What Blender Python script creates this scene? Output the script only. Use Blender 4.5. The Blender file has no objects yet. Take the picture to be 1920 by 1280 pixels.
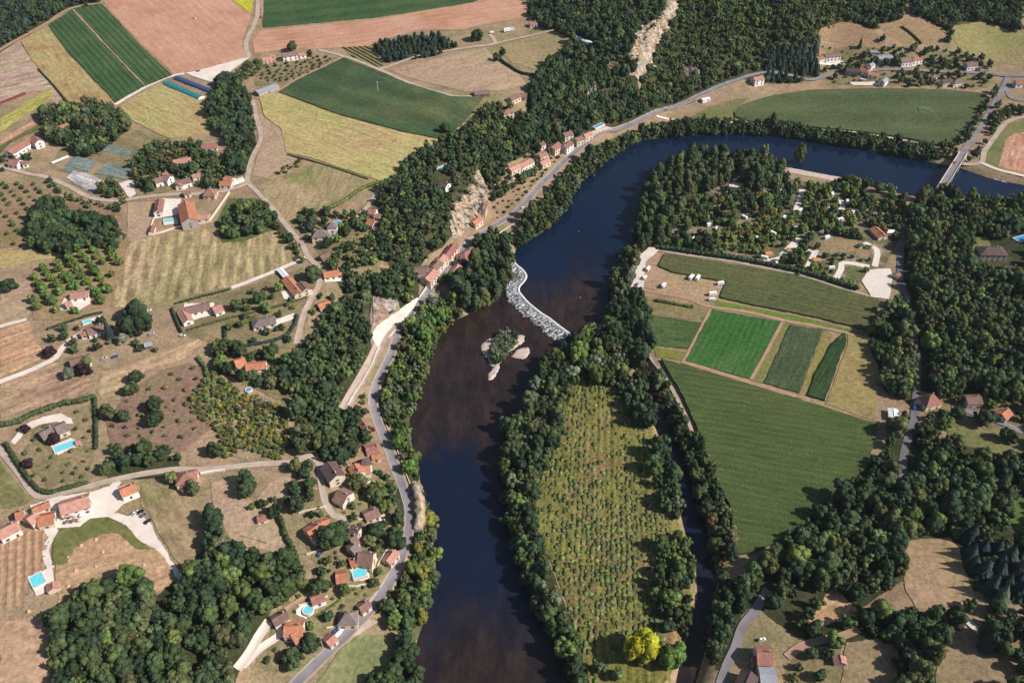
import bpy, bmesh, math, random
import numpy as np
from mathutils import Vector, Matrix
from mathutils.geometry import delaunay_2d_cdt

random.seed(7)
rng = np.random.default_rng(7)
SC = bpy.context.scene
COL = SC.collection

# ------------------------------------------------------------------ camera
H, PITCH, F = 430.0, math.radians(40.0), 1634.0        # height above river, pitch, focal length in photo pixels
cam = bpy.data.cameras.new('camera')
cam.sensor_width = 36.0
cam.lens = 36.0 * F / 1920.0
cam.clip_start, cam.clip_end = 1.0, 20000.0
camo = bpy.data.objects.new('camera', cam)
COL.objects.link(camo)
camo.location = (0, 0, H)
camo.rotation_euler = (math.pi / 2 - PITCH, 0, 0)
SC.camera = camo

# ------------------------------------------------------------------ sky, sun, exposure
SUN_EL, SUN_AZ = math.radians(39.0), math.radians(105.0)   # azimuth clockwise from +Y
w = bpy.data.worlds.new('World')
SC.world = w
w.use_nodes = True
nt = w.node_tree
sky = nt.nodes.new('ShaderNodeTexSky')
sky.sky_type = 'NISHITA'
sky.sun_disc = False
sky.sun_elevation, sky.sun_rotation = SUN_EL, SUN_AZ
bg = nt.nodes['Background']
bg.inputs[1].default_value = 0.066
nt.links.new(sky.outputs[0], bg.inputs[0])
sl = bpy.data.lights.new('sun', 'SUN')
sl.energy, sl.angle, sl.color = 4.4, math.radians(0.55), (1.0, 0.955, 0.90)
so = bpy.data.objects.new('sun', sl)
COL.objects.link(so)
sv = Vector((math.sin(SUN_AZ) * math.cos(SUN_EL), math.cos(SUN_AZ) * math.cos(SUN_EL), math.sin(SUN_EL)))
so.rotation_euler = sv.to_track_quat('Z', 'Y').to_euler()
so.location = (300, 0, 900)
SC.view_settings.view_transform = 'Standard'
SC.view_settings.look = 'None'
SC.view_settings.gamma = 1.0
SC.view_settings.use_curve_mapping = False
SC.view_settings.exposure = 0.36
SC.render.engine = 'CYCLES'
SC.cycles.max_bounces = 4
SC.cycles.diffuse_bounces = 2

# ------------------------------------------------------------------ helpers: properties, meshes
def tag(o, label=None, cat=None, group=None, kind=None):
    if label: o['label'] = label
    if cat: o['category'] = cat
    if group: o['group'] = group
    if kind: o['kind'] = kind
    return o

def empty(name, loc=(0, 0, 0), rz=0.0):
    o = bpy.data.objects.new(name, None)
    o.location = loc
    o.rotation_euler = (0, 0, rz)
    COL.objects.link(o)
    return o

def link(name, me, parent=None):
    o = bpy.data.objects.new(name, me)
    COL.objects.link(o)
    if parent is not None:
        o.parent = parent
    return o

def mesh_np(name, V, faces, mats=(), midx=None, smooth=False, tint=None):
    """faces: one (n,k) int array, or a list of such arrays"""
    if not isinstance(faces, list): faces = [faces]
    faces = [np.asarray(f, dtype=np.int32) for f in faces if len(f)]
    V = np.asarray(V, dtype=np.float32)
    me = bpy.data.meshes.new(name)
    nl = sum(f.size for f in faces)
    nf = sum(len(f) for f in faces)
    me.vertices.add(len(V)); me.loops.add(nl); me.polygons.add(nf)
    me.vertices.foreach_set('co', V.ravel())
    me.loops.foreach_set('vertex_index', np.concatenate([f.ravel() for f in faces]))
    tot = np.concatenate([np.full(len(f), f.shape[1], np.int32) for f in faces])
    start = np.concatenate([[0], np.cumsum(tot)[:-1]]).astype(np.int32)
    me.polygons.foreach_set('loop_start', start)
    me.polygons.foreach_set('loop_total', tot)
    if midx is not None: me.polygons.foreach_set('material_index', np.asarray(midx, np.int32))
    if smooth: me.polygons.foreach_set('use_smooth', np.ones(nf, bool))
    for m in mats: me.materials.append(m)
    if tint is not None:
        a = me.attributes.new('tint', 'FLOAT_COLOR', 'POINT')
        a.data.foreach_set('color', np.concatenate([tint, np.ones((len(tint), 1))], 1).astype(np.float32).ravel())
    me.update(calc_edges=True)
    return me

class MB:
    """collects boxes, prisms and tubes into one mesh"""
    def __init__(s): s.v = []; s.f = []; s.m = []
    def poly(s, pts, faces, m=0):
        b = len(s.v); s.v += [tuple(p) for p in pts]
        for f in faces: s.f.append([b + i for i in f]); s.m.append(m)
    def box(s, x0, x1, y0, y1, z0, z1, m=0):
        s.poly([(x0,y0,z0),(x1,y0,z0),(x1,y1,z0),(x0,y1,z0),(x0,y0,z1),(x1,y0,z1),(x1,y1,z1),(x0,y1,z1)],
               [(0,3,2,1),(4,5,6,7),(0,1,5,4),(1,2,6,5),(2,3,7,6),(3,0,4,7)], m)
    def tube(s, a, b, r0, r1=None, n=8, m=0):
        r1 = r0 if r1 is None else r1
        a, b = Vector(a), Vector(b); d = (b - a).normalized()
        u = d.orthogonal().normalized(); w_ = d.cross(u)
        pts = []
        for c, r in ((a, r0), (b, r1)):
            for k in range(n):
                t = 2 * math.pi * k / n
                pts.append(c + (u * math.cos(t) + w_ * math.sin(t)) * r)
        s.poly(pts, [(k, (k+1) % n, n + (k+1) % n, n + k) for k in range(n)] + [tuple(range(n))[::-1], tuple(range(n, 2*n))], m)
    def mesh(s, name, mats, smooth=False):
        me = bpy.data.meshes.new(name)
        me.from_pydata(s.v, [], s.f)
        for m in mats: me.materials.append(m)
        if len(mats) > 1: me.polygons.foreach_set('material_index', np.asarray(s.m, np.int32))
        if smooth: me.polygons.foreach_set('use_smooth', np.ones(len(s.f), bool))
        me.update()
        return me
    def build(s, name, mats, parent=None, smooth=False):
        return link(name, s.mesh(name, mats if isinstance(mats, (list, tuple)) else [mats], smooth), parent)

# ------------------------------------------------------------------ photo pixel -> world
SP, CP = math.sin(PITCH), math.cos(PITCH)
def ray(px, py):
    u = (np.asarray(px, float) - 960.0) / F
    v = (np.asarray(py, float) - 640.0) / F
    return np.stack([u, CP - v * SP, -SP - v * CP], -1)
def at_z(px, py, z):
    d = ray(px, py)
    t = (np.asarray(z, float) - H) / d[..., 2]
    return np.stack([d[..., 0] * t, d[..., 1] * t], -1)

# ------------------------------------------------------------------ terrain
CTRL = [  # photo x, y, height above the river in metres
(1300,900,5),(1500,800,6),(1600,900,6),(1400,600,5),(1600,560,6),(1250,530,4.5),(1300,380,4.5),(1500,400,5),(1650,430,6),
(1150,900,4),(1100,1100,4),(1180,1250,4),(1120,680,4),(970,900,4),(1350,1000,4.5),(1380,1200,6),(1450,1200,8),(1600,1150,10),
(1800,1200,14),(1800,900,10),(1750,700,8),(1900,500,10),(1850,400,7),(1900,700,12),(1920,1100,16),(1700,1000,9),(1880,330,6),
(1900,200,9),(1600,210,6),(1450,210,6),(1850,150,12),(1650,140,16),(1750,120,18),(1550,110,20),(1450,150,15),(1330,190,9),
(1600,60,40),(1750,50,42),(1850,70,32),(1900,100,25),(1900,20,50),(1700,10,56),(1500,30,62),(1400,60,48),(1350,30,66),
(1420,100,30),(1300,140,24),(1280,80,48),(1250,120,35),(1275,30,62),(1225,150,28),
(1200,60,68),(1150,80,62),(1100,100,54),(1150,20,72),(1050,30,60),(1000,60,55),(1020,120,48),(1060,170,40),(1180,140,42),
(1230,160,22),(1120,220,25),(1185,110,54),(1255,10,76),
(1250,207,9),(1150,247,9),(1060,300,9),(985,380,9),(930,425,9),(860,480,9),(800,550,10),(745,620,10),(735,670,9),(700,760,12),
(720,830,13),(745,890,13),(765,960,13),(745,1060,12),(700,1135,10),(620,1220,10),(560,1280,10),(715,650,13),(660,740,22),
(830,330,36),(800,400,33),(860,300,38),(900,260,40),(950,200,42),(980,150,46),(868,380,25),(888,345,29),(905,400,11),(890,420,10),
(925,370,13),(940,340,18),(1000,300,14),(1050,255,18),
(700,200,48),(600,250,46),(550,180,48),(800,150,48),(650,120,50),(600,60,55),(850,50,56),(500,40,56),(300,60,60),(150,100,58),
(50,60,62),(50,150,56),(300,200,50),(50,270,50),(150,330,46),(300,300,46),(450,250,46),(600,360,42),(700,370,41),(650,420,39),
(500,400,42),(350,400,43),(150,430,44),(50,380,46),(50,520,44),(350,500,40),(520,480,38),(600,470,37),(640,540,33),(700,500,32),
(760,480,26),(760,540,18),(690,600,19),(725,590,13),(650,600,27),(560,580,36),(450,580,38),(300,600,40),(100,600,43),(50,680,42),
(200,660,40),(400,650,37),(500,650,34),(600,650,28),(640,700,24),(560,720,30),(450,730,33),(300,720,36),(100,740,39),(30,850,38),
(120,830,37),(250,850,35),(400,850,32),(500,850,30),(600,850,27),(650,880,25),(690,900,20),(600,950,27),(650,1000,22),(700,980,18),
(600,1080,22),(660,1090,19),(690,1100,14),(640,1150,13),(560,1160,18),(500,1150,22),(480,1000,29),(350,950,32),(200,950,35),
(50,950,37),(60,1080,36),(200,1050,34),(330,1080,31),(300,1200,28),(150,1200,32),(50,1250,34),(450,1200,22),(500,1240,14),
(650,1240,6),(720,1230,5),(786,965,13),(760,1100,6),(800,1080,4),(780,700,5),(770,760,5),(840,600,5),(900,530,5),(900,480,6),
(950,460,5),(1040,390,5),(1120,310,5),(1200,250,6)]
_c = np.array(CTRL, float)
_cxy = at_z(_c[:, 0], _c[:, 1], _c[:, 2])
_out = np.array([(-1000,1500,75),(0,1700,120),(600,1700,130),(1100,1400,90),(-1000,600,55),(-600,50,40),(1000,500,25),(700,50,20),
                 (0,50,4),(-160,60,8),(-3000,3000,90),(3000,3000,110),(0,4000,130),(3000,-1000,40),(-3000,-1000,60),(0,-2000,20)], float)
_cx = np.concatenate([_cxy, _out[:, :2]]); _cz = np.concatenate([_c[:, 2], _out[:, 2]])
def _phi(a, b): return np.sqrt(((a[:, None, :] - b[None]) ** 2).sum(-1) + 14.0 ** 2)
_A = _phi(_cx, _cx); _n = len(_cx)
_M = np.block([[_A - 2.0 * np.eye(_n), np.ones((_n, 1))], [np.ones((1, _n)), np.zeros((1, 1))]])
_w = np.linalg.solve(_M, np.concatenate([_cz, [0]]))
def base_h(xy):
    out = np.empty(len(xy))
    for i in range(0, len(xy), 20000):
        out[i:i+20000] = _phi(xy[i:i+20000], _cx) @ _w[:-1] + _w[-1]
    return out

RIVER_PX = [(800,1300),(775,1245),(790,1190),(812,1120),(817,1060),(805,1000),(798,950),(785,900),(765,840),(765,790),(782,745),(802,690),
(818,640),(850,603),(885,588),(938,562),(962,500),(973,465),(1018,440),(1058,402),(1080,355),(1140,302),(1200,266),(1290,258),(1400,254),
(1500,264),(1620,282),(1740,307),(1800,319),(1850,336),(1930,352),(2100,400),
(2100,440),(1930,384),(1850,374),(1770,372),(1700,368),(1640,352),(1580,333),(1520,322),(1480,314),(1430,308),(1340,302),(1270,310),(1222,340),(1198,390),(1190,450),
(1168,490),(1150,540),(1142,590),(1100,622),(1070,640),(1045,665),(1018,700),(990,755),(955,810),(945,860),(948,920),(955,1000),(985,1100),
(1030,1190),(1070,1260),(1085,1300)]
CHANNEL_PX = [(1165,640),(1185,672),(1200,700),(1213,740),(1225,790),(1246,850),(1268,930),(1285,1000),(1305,1060),(1308,1120),(1293,1170),(1280,1220),(1262,1300),(1240,1430),
(1282,1430),(1300,1300),(1316,1240),(1332,1180),(1345,1120),(1342,1060),(1328,1000),(1313,930),(1290,860),(1258,790),(1238,740),(1215,690),(1195,655),(1180,632)]
def _pxw(pts, z=0.0):
    a = np.array(pts, float); return at_z(a[:, 0], a[:, 1], z)
RIVER = _pxw(RIVER_PX)
CHANNEL = _pxw(CHANNEL_PX)
# carry both on below the bottom of the picture
def _tail(poly, i0, i1):
    a, b = poly[i0], poly[i1]
    return np.concatenate([[a + (-5, -150)], poly, [b + (-5, -150)]])
RIVER = _tail(RIVER, 0, -1)

def inside(poly, pts):
    x, y = pts[:, 0], pts[:, 1]
    r = np.zeros(len(pts), bool)
    px, py = poly[:, 0], poly[:, 1]
    j = len(poly) - 1
    for i in range(len(poly)):
        c = (py[i] > y) != (py[j] > y)
        if c.any():
            xx = (px[j] - px[i]) * (y - py[i]) / ((py[j] - py[i]) if py[j] != py[i] else 1e-9) + px[i]
            r ^= c & (x < xx)
        j = i
    return r
def seg_dist(poly, pts, closed=True):
    best = np.full(len(pts), 1e9)
    n = len(poly)
    for i in range(n if closed else n - 1):
        a, b = poly[i], poly[(i + 1) % n]
        d = b - a
        t = np.clip(((pts - a) @ d) / max(d @ d, 1e-9), 0, 1)
        best = np.minimum(best, np.hypot(pts[:, 0] - a[0] - t * d[0], pts[:, 1] - a[1] - t * d[1]))
    return best
def sdist(poly, pts):
    d = seg_dist(poly, pts)
    return np.where(inside(poly, pts), -d, d)

GX = np.concatenate([[-6000,-3500,-2200,-1500,-1150,-980], np.arange(-860, 861, 4.5), [960,1150,1500,2200,3500,6000]])
GY = np.concatenate([[-3000,-1200,-400,-50,60,110], np.arange(150, 1500, 4.5), [1530,1600,1750,2100,3000,5000,8000]])
_gx, _gy = np.meshgrid(GX, GY)
_pts = np.stack([_gx.ravel(), _gy.ravel()], -1)
_z = base_h(_pts)
# small natural relief
_z = _z + 0.35 * np.sin(_pts[:, 0] * 0.071 + 1.3) * np.sin(_pts[:, 1] * 0.063) + 0.2 * np.sin(_pts[:, 0] * 0.19) * np.sin(_pts[:, 1] * 0.21 + 2)
_z = np.maximum(_z, 3.0)
_dr = np.minimum(sdist(RIVER, _pts), sdist(CHANNEL, _pts) + 0.5)
_s = np.clip((_dr + 4.0) / 11.0, 0, 1); _s = _s * _s * (3 - 2 * _s)
ZG = (-3.0 + (_z + 3.0) * _s).reshape(len(GY), len(GX))
DRIV = _dr.reshape(len(GY), len(GX))
def _bil(G, x, y):
    x = np.asarray(x, float); y = np.asarray(y, float)
    i = np.clip(np.searchsorted(GX, x) - 1, 0, len(GX) - 2); j = np.clip(np.searchsorted(GY, y) - 1, 0, len(GY) - 2)
    tx = np.clip((x - GX[i]) / (GX[i+1] - GX[i]), 0, 1); ty = np.clip((y - GY[j]) / (GY[j+1] - GY[j]), 0, 1)
    return (G[j, i] * (1-tx) + G[j, i+1] * tx) * (1-ty) + (G[j+1, i] * (1-tx) + G[j+1, i+1] * tx) * ty
def Z(x, y): return _bil(ZG, x, y)
def pix(px, py, lift=0.0):
    """photo pixels -> (n,3) points on the terrain (raised by lift)"""
    px = np.atleast_1d(np.asarray(px, float)); py = np.atleast_1d(np.asarray(py, float))
    d = ray(px, py)
    zs = np.arange(190.0, -6.0, -3.0)                    # march the ray down through height levels
    t = (zs[None, :] - H) / d[:, 2:3]
    X = d[:, 0:1] * t; Y = d[:, 1:2] * t
    g = Z(X, Y) + lift - zs[None, :]
    hit = g >= 0
    k = np.where(hit.any(1), hit.argmax(1), len(zs) - 1)
    k = np.maximum(k, 1)
    r = np.arange(len(px))
    g0, g1 = g[r, k-1], g[r, k]
    fr = np.clip(-g0 / np.where(np.abs(g1 - g0) < 1e-9, 1e-9, g1 - g0), 0, 1)
    x = X[r, k-1] + (X[r, k] - X[r, k-1]) * fr; y = Y[r, k-1] + (Y[r, k] - Y[r, k-1]) * fr
    return np.stack([x, y, Z(x, y)], -1)
def P(px, py, lift=0.0): return pix(px, py, lift)[0]
def PP(pts, lift=0.0):
    a = np.array(pts, float); return pix(a[:, 0], a[:, 1], lift)

# occupied ground (2 m cells): fields, roads, houses; trees keep off it
OX0, OY0, OS = -860.0, 150.0, 2.0
OCC = np.zeros((675, 860), bool)
def occ_poly(poly, pad=0.0):
    x0, y0 = poly.min(0) - pad; x1, y1 = poly.max(0) + pad
    i0, i1 = int(max(0, (x0-OX0)//OS)), int(min(OCC.shape[1]-1, (x1-OX0)//OS + 1))
    j0, j1 = int(max(0, (y0-OY0)//OS)), int(min(OCC.shape[0]-1, (y1-OY0)//OS + 1))
    if i1 <= i0 or j1 <= j0: return
    gx, gy = np.meshgrid(OX0 + (np.arange(i0, i1) + .5) * OS, OY0 + (np.arange(j0, j1) + .5) * OS)
    p = np.stack([gx.ravel(), gy.ravel()], -1)
    m = inside(poly, p)
    if pad > 0: m |= seg_dist(poly, p) < pad
    OCC[j0:j1, i0:i1] |= m.reshape(gx.shape)
def occ_line(pts, r):
    pts = np.asarray(pts)
    x0, y0 = pts.min(0) - r; x1, y1 = pts.max(0) + r
    i0, i1 = int(max(0, (x0-OX0)//OS)), int(min(OCC.shape[1]-1, (x1-OX0)//OS + 1))
    j0, j1 = int(max(0, (y0-OY0)//OS)), int(min(OCC.shape[0]-1, (y1-OY0)//OS + 1))
    if i1 <= i0 or j1 <= j0: return
    gx, gy = np.meshgrid(OX0 + (np.arange(i0, i1) + .5) * OS, OY0 + (np.arange(j0, j1) + .5) * OS)
    p = np.stack([gx.ravel(), gy.ravel()], -1)
    OCC[j0:j1, i0:i1] |= (seg_dist(pts, p, False) < r).reshape(gx.shape)
def occupied(x, y, r=0.0):
    for dx, dy in ((0,0),) if r <= 0 else ((0,0),(r,0),(-r,0),(0,r),(0,-r)):
        i, j = int((x+dx-OX0)//OS), int((y+dy-OY0)//OS)
        if 0 <= i < OCC.shape[1] and 0 <= j < OCC.shape[0] and OCC[j, i]: return True
    return False
# ------------------------------------------------------------------ materials
def new_mat(name):
    m = bpy.data.materials.new(name); m.use_nodes = True
    n = m.node_tree; b = n.nodes['Principled BSDF']
    return m, n, b
def N(n, t, **kw):
    x = n.nodes.new(t)
    for k, v in kw.items(): setattr(x, k, v)
    return x
def ramp(n, stops):
    r = N(n, 'ShaderNodeValToRGB'); e = r.color_ramp.elements
    while len(e) < len(stops): e.new(0.5)
    for i, (p, c) in enumerate(stops):
        e[i].position = p; e[i].color = (c[0], c[1], c[2], 1)
    return r
def noise(n, vec, scale, detail=4, rough=0.6):
    x = N(n, 'ShaderNodeTexNoise'); x.inputs['Scale'].default_value = scale
    x.inputs['Detail'].default_value = detail; x.inputs['Roughness'].default_value = rough
    n.links.new(vec, x.inputs['Vector']); return x
def mix(n, fac, a, b, mode='MIX'):
    x = N(n, 'ShaderNodeMix', data_type='RGBA', blend_type=mode)
    for sock, v in ((x.inputs[0], fac), (x.inputs[6], a), (x.inputs[7], b)):
        if isinstance(v, bpy.types.NodeSocket): n.links.new(v, sock)
        elif isinstance(v, (int, float)): sock.default_value = v
        else: sock.default_value = (v[0], v[1], v[2], 1)
    return x.outputs[2]
def maprange(n, v, a, b, c=0.0, d=1.0):
    x = N(n, 'ShaderNodeMapRange'); n.links.new(v, x.inputs[0])
    for i, k in enumerate((a, b, c, d)): x.inputs[i+1].default_value = k
    return x.outputs[0]
def position(n): return N(n, 'ShaderNodeNewGeometry').outputs['Position']

def plain(name, col, rough=0.8, var=0.15, scale=0.8, spec=0.2, metal=0.0):
    m, n, b = new_mat(name)
    tc = N(n, 'ShaderNodeTexCoord').outputs['Object']
    no = noise(n, tc, scale, 5)
    lo = tuple(max(0, c * (1 - var)) for c in col); hi = tuple(min(1, c * (1 + var)) for c in col)
    c = mix(n, maprange(n, no.outputs[0], 0.3, 0.7), lo, hi)
    n.links.new(c, b.inputs['Base Color'])
    b.inputs['Roughness'].default_value = rough; b.inputs['Specular IOR Level'].default_value = spec; b.inputs['Metallic'].default_value = metal
    return m

_field_n = [0]
def field_mat(name, cols, ang=None, row=3.0, rowamp=0.35, patch=0.02, fine=0.35, bump=0.3, row2=None, finea=0.35):
    """crop or soil: cols = [dark, mid, light]; ang = row direction in degrees; patchy in large and fine scale"""
    m, n, b = new_mat(name)
    pos = position(n)
    _field_n[0] += 1
    off = N(n, 'ShaderNodeVectorMath', operation='ADD'); n.links.new(pos, off.inputs[0]); off.inputs[1].default_value = (_field_n[0]*37.0, _field_n[0]*11.0, 0)
    v = off.outputs[0]
    big = noise(n, v, patch, 5, 0.62)
    sm = noise(n, v, fine, 3, 0.75)
    c = ramp(n, [(0.33, cols[0]), (0.5, cols[1]), (0.68, cols[2])])
    n.links.new(big.outputs[0], c.inputs[0])
    col = c.outputs[0]
    if ang is not None:
        rot = N(n, 'ShaderNodeVectorRotate', rotation_type='Z_AXIS'); n.links.new(pos, rot.inputs['Vector']); rot.inputs['Angle'].default_value = math.radians(-ang)
        st = N(n, 'ShaderNodeVectorMath', operation='MULTIPLY'); n.links.new(rot.outputs[0], st.inputs[0]); st.inputs[1].default_value = (0.04, 1.0/row, 0)
        nr = noise(n, st.outputs[0], 1.0, 3, 0.65)                       # streaks along the rows
        k = maprange(n, nr.outputs[0], 0.32, 0.68, 1.0 - rowamp, 1.0 + rowamp)
        cc = N(n, 'ShaderNodeVectorMath', operation='SCALE'); n.links.new(col, cc.inputs[0]); n.links.new(k, cc.inputs['Scale']); col = cc.outputs[0]
        if row2:                                                         # regular drill lines / tramlines
            wv = N(n, 'ShaderNodeTexWave', wave_type='BANDS', bands_direction='Y'); n.links.new(rot.outputs[0], wv.inputs['Vector'])
            wv.inputs['Scale'].default_value = 6.2832 / row2[0] / 20.0 * 1.0; wv.inputs['Distortion'].default_value = 0.6; wv.inputs['Detail'].default_value = 1
            k2 = maprange(n, wv.outputs['Fac'], 0.0, 1.0, 1.0 - row2[1], 1.0 + row2[1])
            c2 = N(n, 'ShaderNodeVectorMath', operation='SCALE'); n.links.new(col, c2.inputs[0]); n.links.new(k2, c2.inputs['Scale']); col = c2.outputs[0]
    kf = maprange(n, sm.outputs[0], 0.3, 0.7, 1.0 - finea, 1.0 + finea)
    cf = N(n, 'ShaderNodeVectorMath', operation='SCALE'); n.links.new(col, cf.inputs[0]); n.links.new(kf, cf.inputs['Scale'])
    n.links.new(cf.outputs[0], b.inputs['Base Color'])
    b.inputs['Roughness'].default_value = 0.95; b.inputs['Specular IOR Level'].default_value = 0.05
    if bump:
        bp = N(n, 'ShaderNodeBump'); bp.inputs['Strength'].default_value = bump; bp.inputs['Distance'].default_value = 1.0
        n.links.new(sm.outputs[0], bp.inputs['Height']); n.links.new(bp.outputs[0], b.inputs['Normal'])
    return m

def foliage_mat():
    m, n, b = new_mat('foliage')
    at = N(n, 'ShaderNodeAttribute', attribute_name='tint').outputs['Color']
    oi = N(n, 'ShaderNodeObjectInfo')
    c = mix(n, 1.0, at, oi.outputs['Color'], 'MULTIPLY')
    no = noise(n, position(n), 0.55, 3, 0.7)
    k = maprange(n, no.outputs[0], 0.3, 0.7, 0.72, 1.3)
    cc = N(n, 'ShaderNodeVectorMath', operation='SCALE'); n.links.new(c, cc.inputs[0]); n.links.new(k, cc.inputs['Scale'])
    n.links.new(cc.outputs[0], b.inputs['Base Color'])
    b.inputs['Roughness'].default_value = 0.7; b.inputs['Specular IOR Level'].default_value = 0.12
    tr = N(n, 'ShaderNodeBsdfTranslucent'); n.links.new(cc.outputs[0], tr.inputs[0])
    mx = N(n, 'ShaderNodeMixShader'); mx.inputs[0].default_value = 0.25
    n.links.new(b.outputs[0], mx.inputs[1]); n.links.new(tr.outputs[0], mx.inputs[2])
    n.links.new(mx.outputs[0], n.nodes['Material Output'].inputs['Surface'])
    return m
FOL = foliage_mat()
BARK = plain('bark', (0.10, 0.075, 0.055))

def paint_mat():
    m, n, b = new_mat('car_paint')
    n.links.new(N(n, 'ShaderNodeObjectInfo').outputs['Color'], b.inputs['Base Color'])
    b.inputs['Roughness'].default_value = 0.3; b.inputs['Coat Weight'].default_value = 0.5
    return m
PAINT = paint_mat()

def ground_mat():
    m, n, b = new_mat('dry_ground')
    pos = position(n)
    big = noise(n, pos, 0.012, 6, 0.65); mid = noise(n, pos, 0.07, 5, 0.65); fine = noise(n, pos, 0.6, 3, 0.75)
    c = ramp(n, [(0.34, (0.30, 0.185, 0.12)), (0.5, (0.34, 0.235, 0.15)), (0.66, (0.235, 0.20, 0.10))])
    n.links.new(big.outputs[0], c.inputs[0])
    g = ramp(n, [(0.45, (0, 0, 0)), (0.62, (1, 1, 1))]); n.links.new(mid.outputs[0], g.inputs[0])
    gm = N(n, 'ShaderNodeMath', operation='MULTIPLY'); n.links.new(g.outputs[0], gm.inputs[0]); gm.inputs[1].default_value = 0.45
    col = mix(n, gm.outputs[0], c.outputs[0], (0.115, 0.115, 0.05))
    k = maprange(n, fine.outputs[0], 0.3, 0.7, 0.62, 1.38)
    cc = N(n, 'ShaderNodeVectorMath', operation='SCALE'); n.links.new(col, cc.inputs[0]); n.links.new(k, cc.inputs['Scale'])
    n.links.new(cc.outputs[0], b.inputs['Base Color'])
    b.inputs['Roughness'].default_value = 0.95; b.inputs['Specular IOR Level'].default_value = 0.05
    return m
def water_mat():
    m, n, b = new_mat('river_water')
    pos = position(n)
    st = N(n, 'ShaderNodeVectorMath', operation='MULTIPLY'); n.links.new(pos, st.inputs[0]); st.inputs[1].default_value = (1.0, 0.35, 1.0)
    big = noise(n, st.outputs[0], 0.013, 5, 0.6)
    # shallow reach below the weir shows its brown bed, the dammed reach above is deep
    sx = N(n, 'ShaderNodeSeparateXYZ'); n.links.new(pos, sx.inputs[0])
    ad = N(n, 'ShaderNodeMath', operation='MULTIPLY_ADD'); n.links.new(big.outputs[0], ad.inputs[0]); ad.inputs[1].default_value = 260.0; n.links.new(sx.outputs[1], ad.inputs[2])
    shal = ramp(n, [(0.0, (1,1,1)), (0.12, (0.85,)*3), (0.23, (0.12,)*3), (0.40, (0.10,)*3), (0.50, (0.9,)*3), (0.82, (1,1,1)), (0.91, (0.35,)*3), (0.99, (0,0,0))])
    mr = maprange(n, ad.outputs[0], 330.0, 760.0)
    n.links.new(mr, shal.inputs[0])
    fine = noise(n, st.outputs[0], 0.09, 8, 0.8)
    bed = ramp(n, [(0.36, (0.014, 0.0095, 0.009)), (0.5, (0.028, 0.018, 0.0145)), (0.66, (0.052, 0.032, 0.022))]); n.links.new(fine.outputs[0], bed.inputs[0])
    deep = ramp(n, [(0.3, (0.0025, 0.0085, 0.026)), (0.7, (0.0055, 0.016, 0.040))]); n.links.new(big.outputs[0], deep.inputs[0])
    c = mix(n, shal.outputs[0], deep.outputs[0], bed.outputs[0])
    n.links.new(c, b.inputs['Base Color'])
    b.inputs['Roughness'].default_value = 0.06; b.inputs['IOR'].default_value = 1.33
    rp = noise(n, pos, 0.9, 3, 0.6)
    bp = N(n, 'ShaderNodeBump'); bp.inputs['Strength'].default_value = 0.12; bp.inputs['Distance'].default_value = 0.3
    n.links.new(rp.outputs[0], bp.inputs['Height']); n.links.new(bp.outputs[0], b.inputs['Normal'])
    return m
def rock_mat(name, warm):
    m, n, b = new_mat(name)
    pos = position(n)
    a = noise(n, pos, 0.09, 6, 0.7); d = noise(n, pos, 0.5, 5, 0.75)
    st = N(n, 'ShaderNodeVectorMath', operation='MULTIPLY'); n.links.new(pos, st.inputs[0]); st.inputs[1].default_value = (0.5, 0.5, 0.06)
    e = noise(n, st.outputs[0], 0.5, 4, 0.7)
    c = ramp(n, [(0.34, (0.30, 0.28, 0.26)), (0.45, (0.47, 0.41, 0.34)), (0.56, warm)])
    n.links.new(a.outputs[0], c.inputs[0])
    k = maprange(n, e.outputs[0], 0.36, 0.60, 0.32, 1.1)
    cc = N(n, 'ShaderNodeVectorMath', operation='SCALE'); n.links.new(c.outputs[0], cc.inputs[0]); n.links.new(k, cc.inputs['Scale'])
    v = ramp(n, [(0.60, (0, 0, 0)), (0.68, (1, 1, 1))]); n.links.new(d.outputs[0], v.inputs[0])
    col = mix(n, v.outputs[0], cc.outputs[0], (0.07, 0.075, 0.035))
    n.links.new(col, b.inputs['Base Color'])
    b.inputs['Roughness'].default_value = 0.95
    bp = N(n, 'ShaderNodeBump'); bp.inputs['Strength'].default_value = 0.8; bp.inputs['Distance'].default_value = 1.5
    n.links.new(d.outputs[0], bp.inputs['Height']); n.links.new(bp.outputs[0], b.inputs['Normal'])
    return m
def foam_mat():
    m, n, b = new_mat('white_water')
    pos = position(n)
    rot = N(n, 'ShaderNodeVectorRotate', rotation_type='Z_AXIS'); n.links.new(pos, rot.inputs['Vector']); rot.inputs['Angle'].default_value = math.radians(-221)
    st = N(n, 'ShaderNodeVectorMath', operation='MULTIPLY'); n.links.new(rot.outputs[0], st.inputs[0]); st.inputs[1].default_value = (0.22, 0.9, 1)
    a = noise(n, st.outputs[0], 0.9, 5, 0.7); d = noise(n, pos, 0.7, 5, 0.75)
    mx = N(n, 'ShaderNodeMath', operation='ADD'); n.links.new(a.outputs[0], mx.inputs[0]); n.links.new(d.outputs[0], mx.inputs[1])
    hf = N(n, 'ShaderNodeMath', operation='MULTIPLY'); n.links.new(mx.outputs[0], hf.inputs[0]); hf.inputs[1].default_value = 0.5
    c = ramp(n, [(0.42, (0.030, 0.024, 0.022)), (0.49, (0.17, 0.155, 0.145)), (0.56, (0.82, 0.83, 0.85))]); n.links.new(hf.outputs[0], c.inputs[0])
    n.links.new(c.outputs[0], b.inputs['Base Color']); b.inputs['Roughness'].default_value = 0.4
    return m
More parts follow.
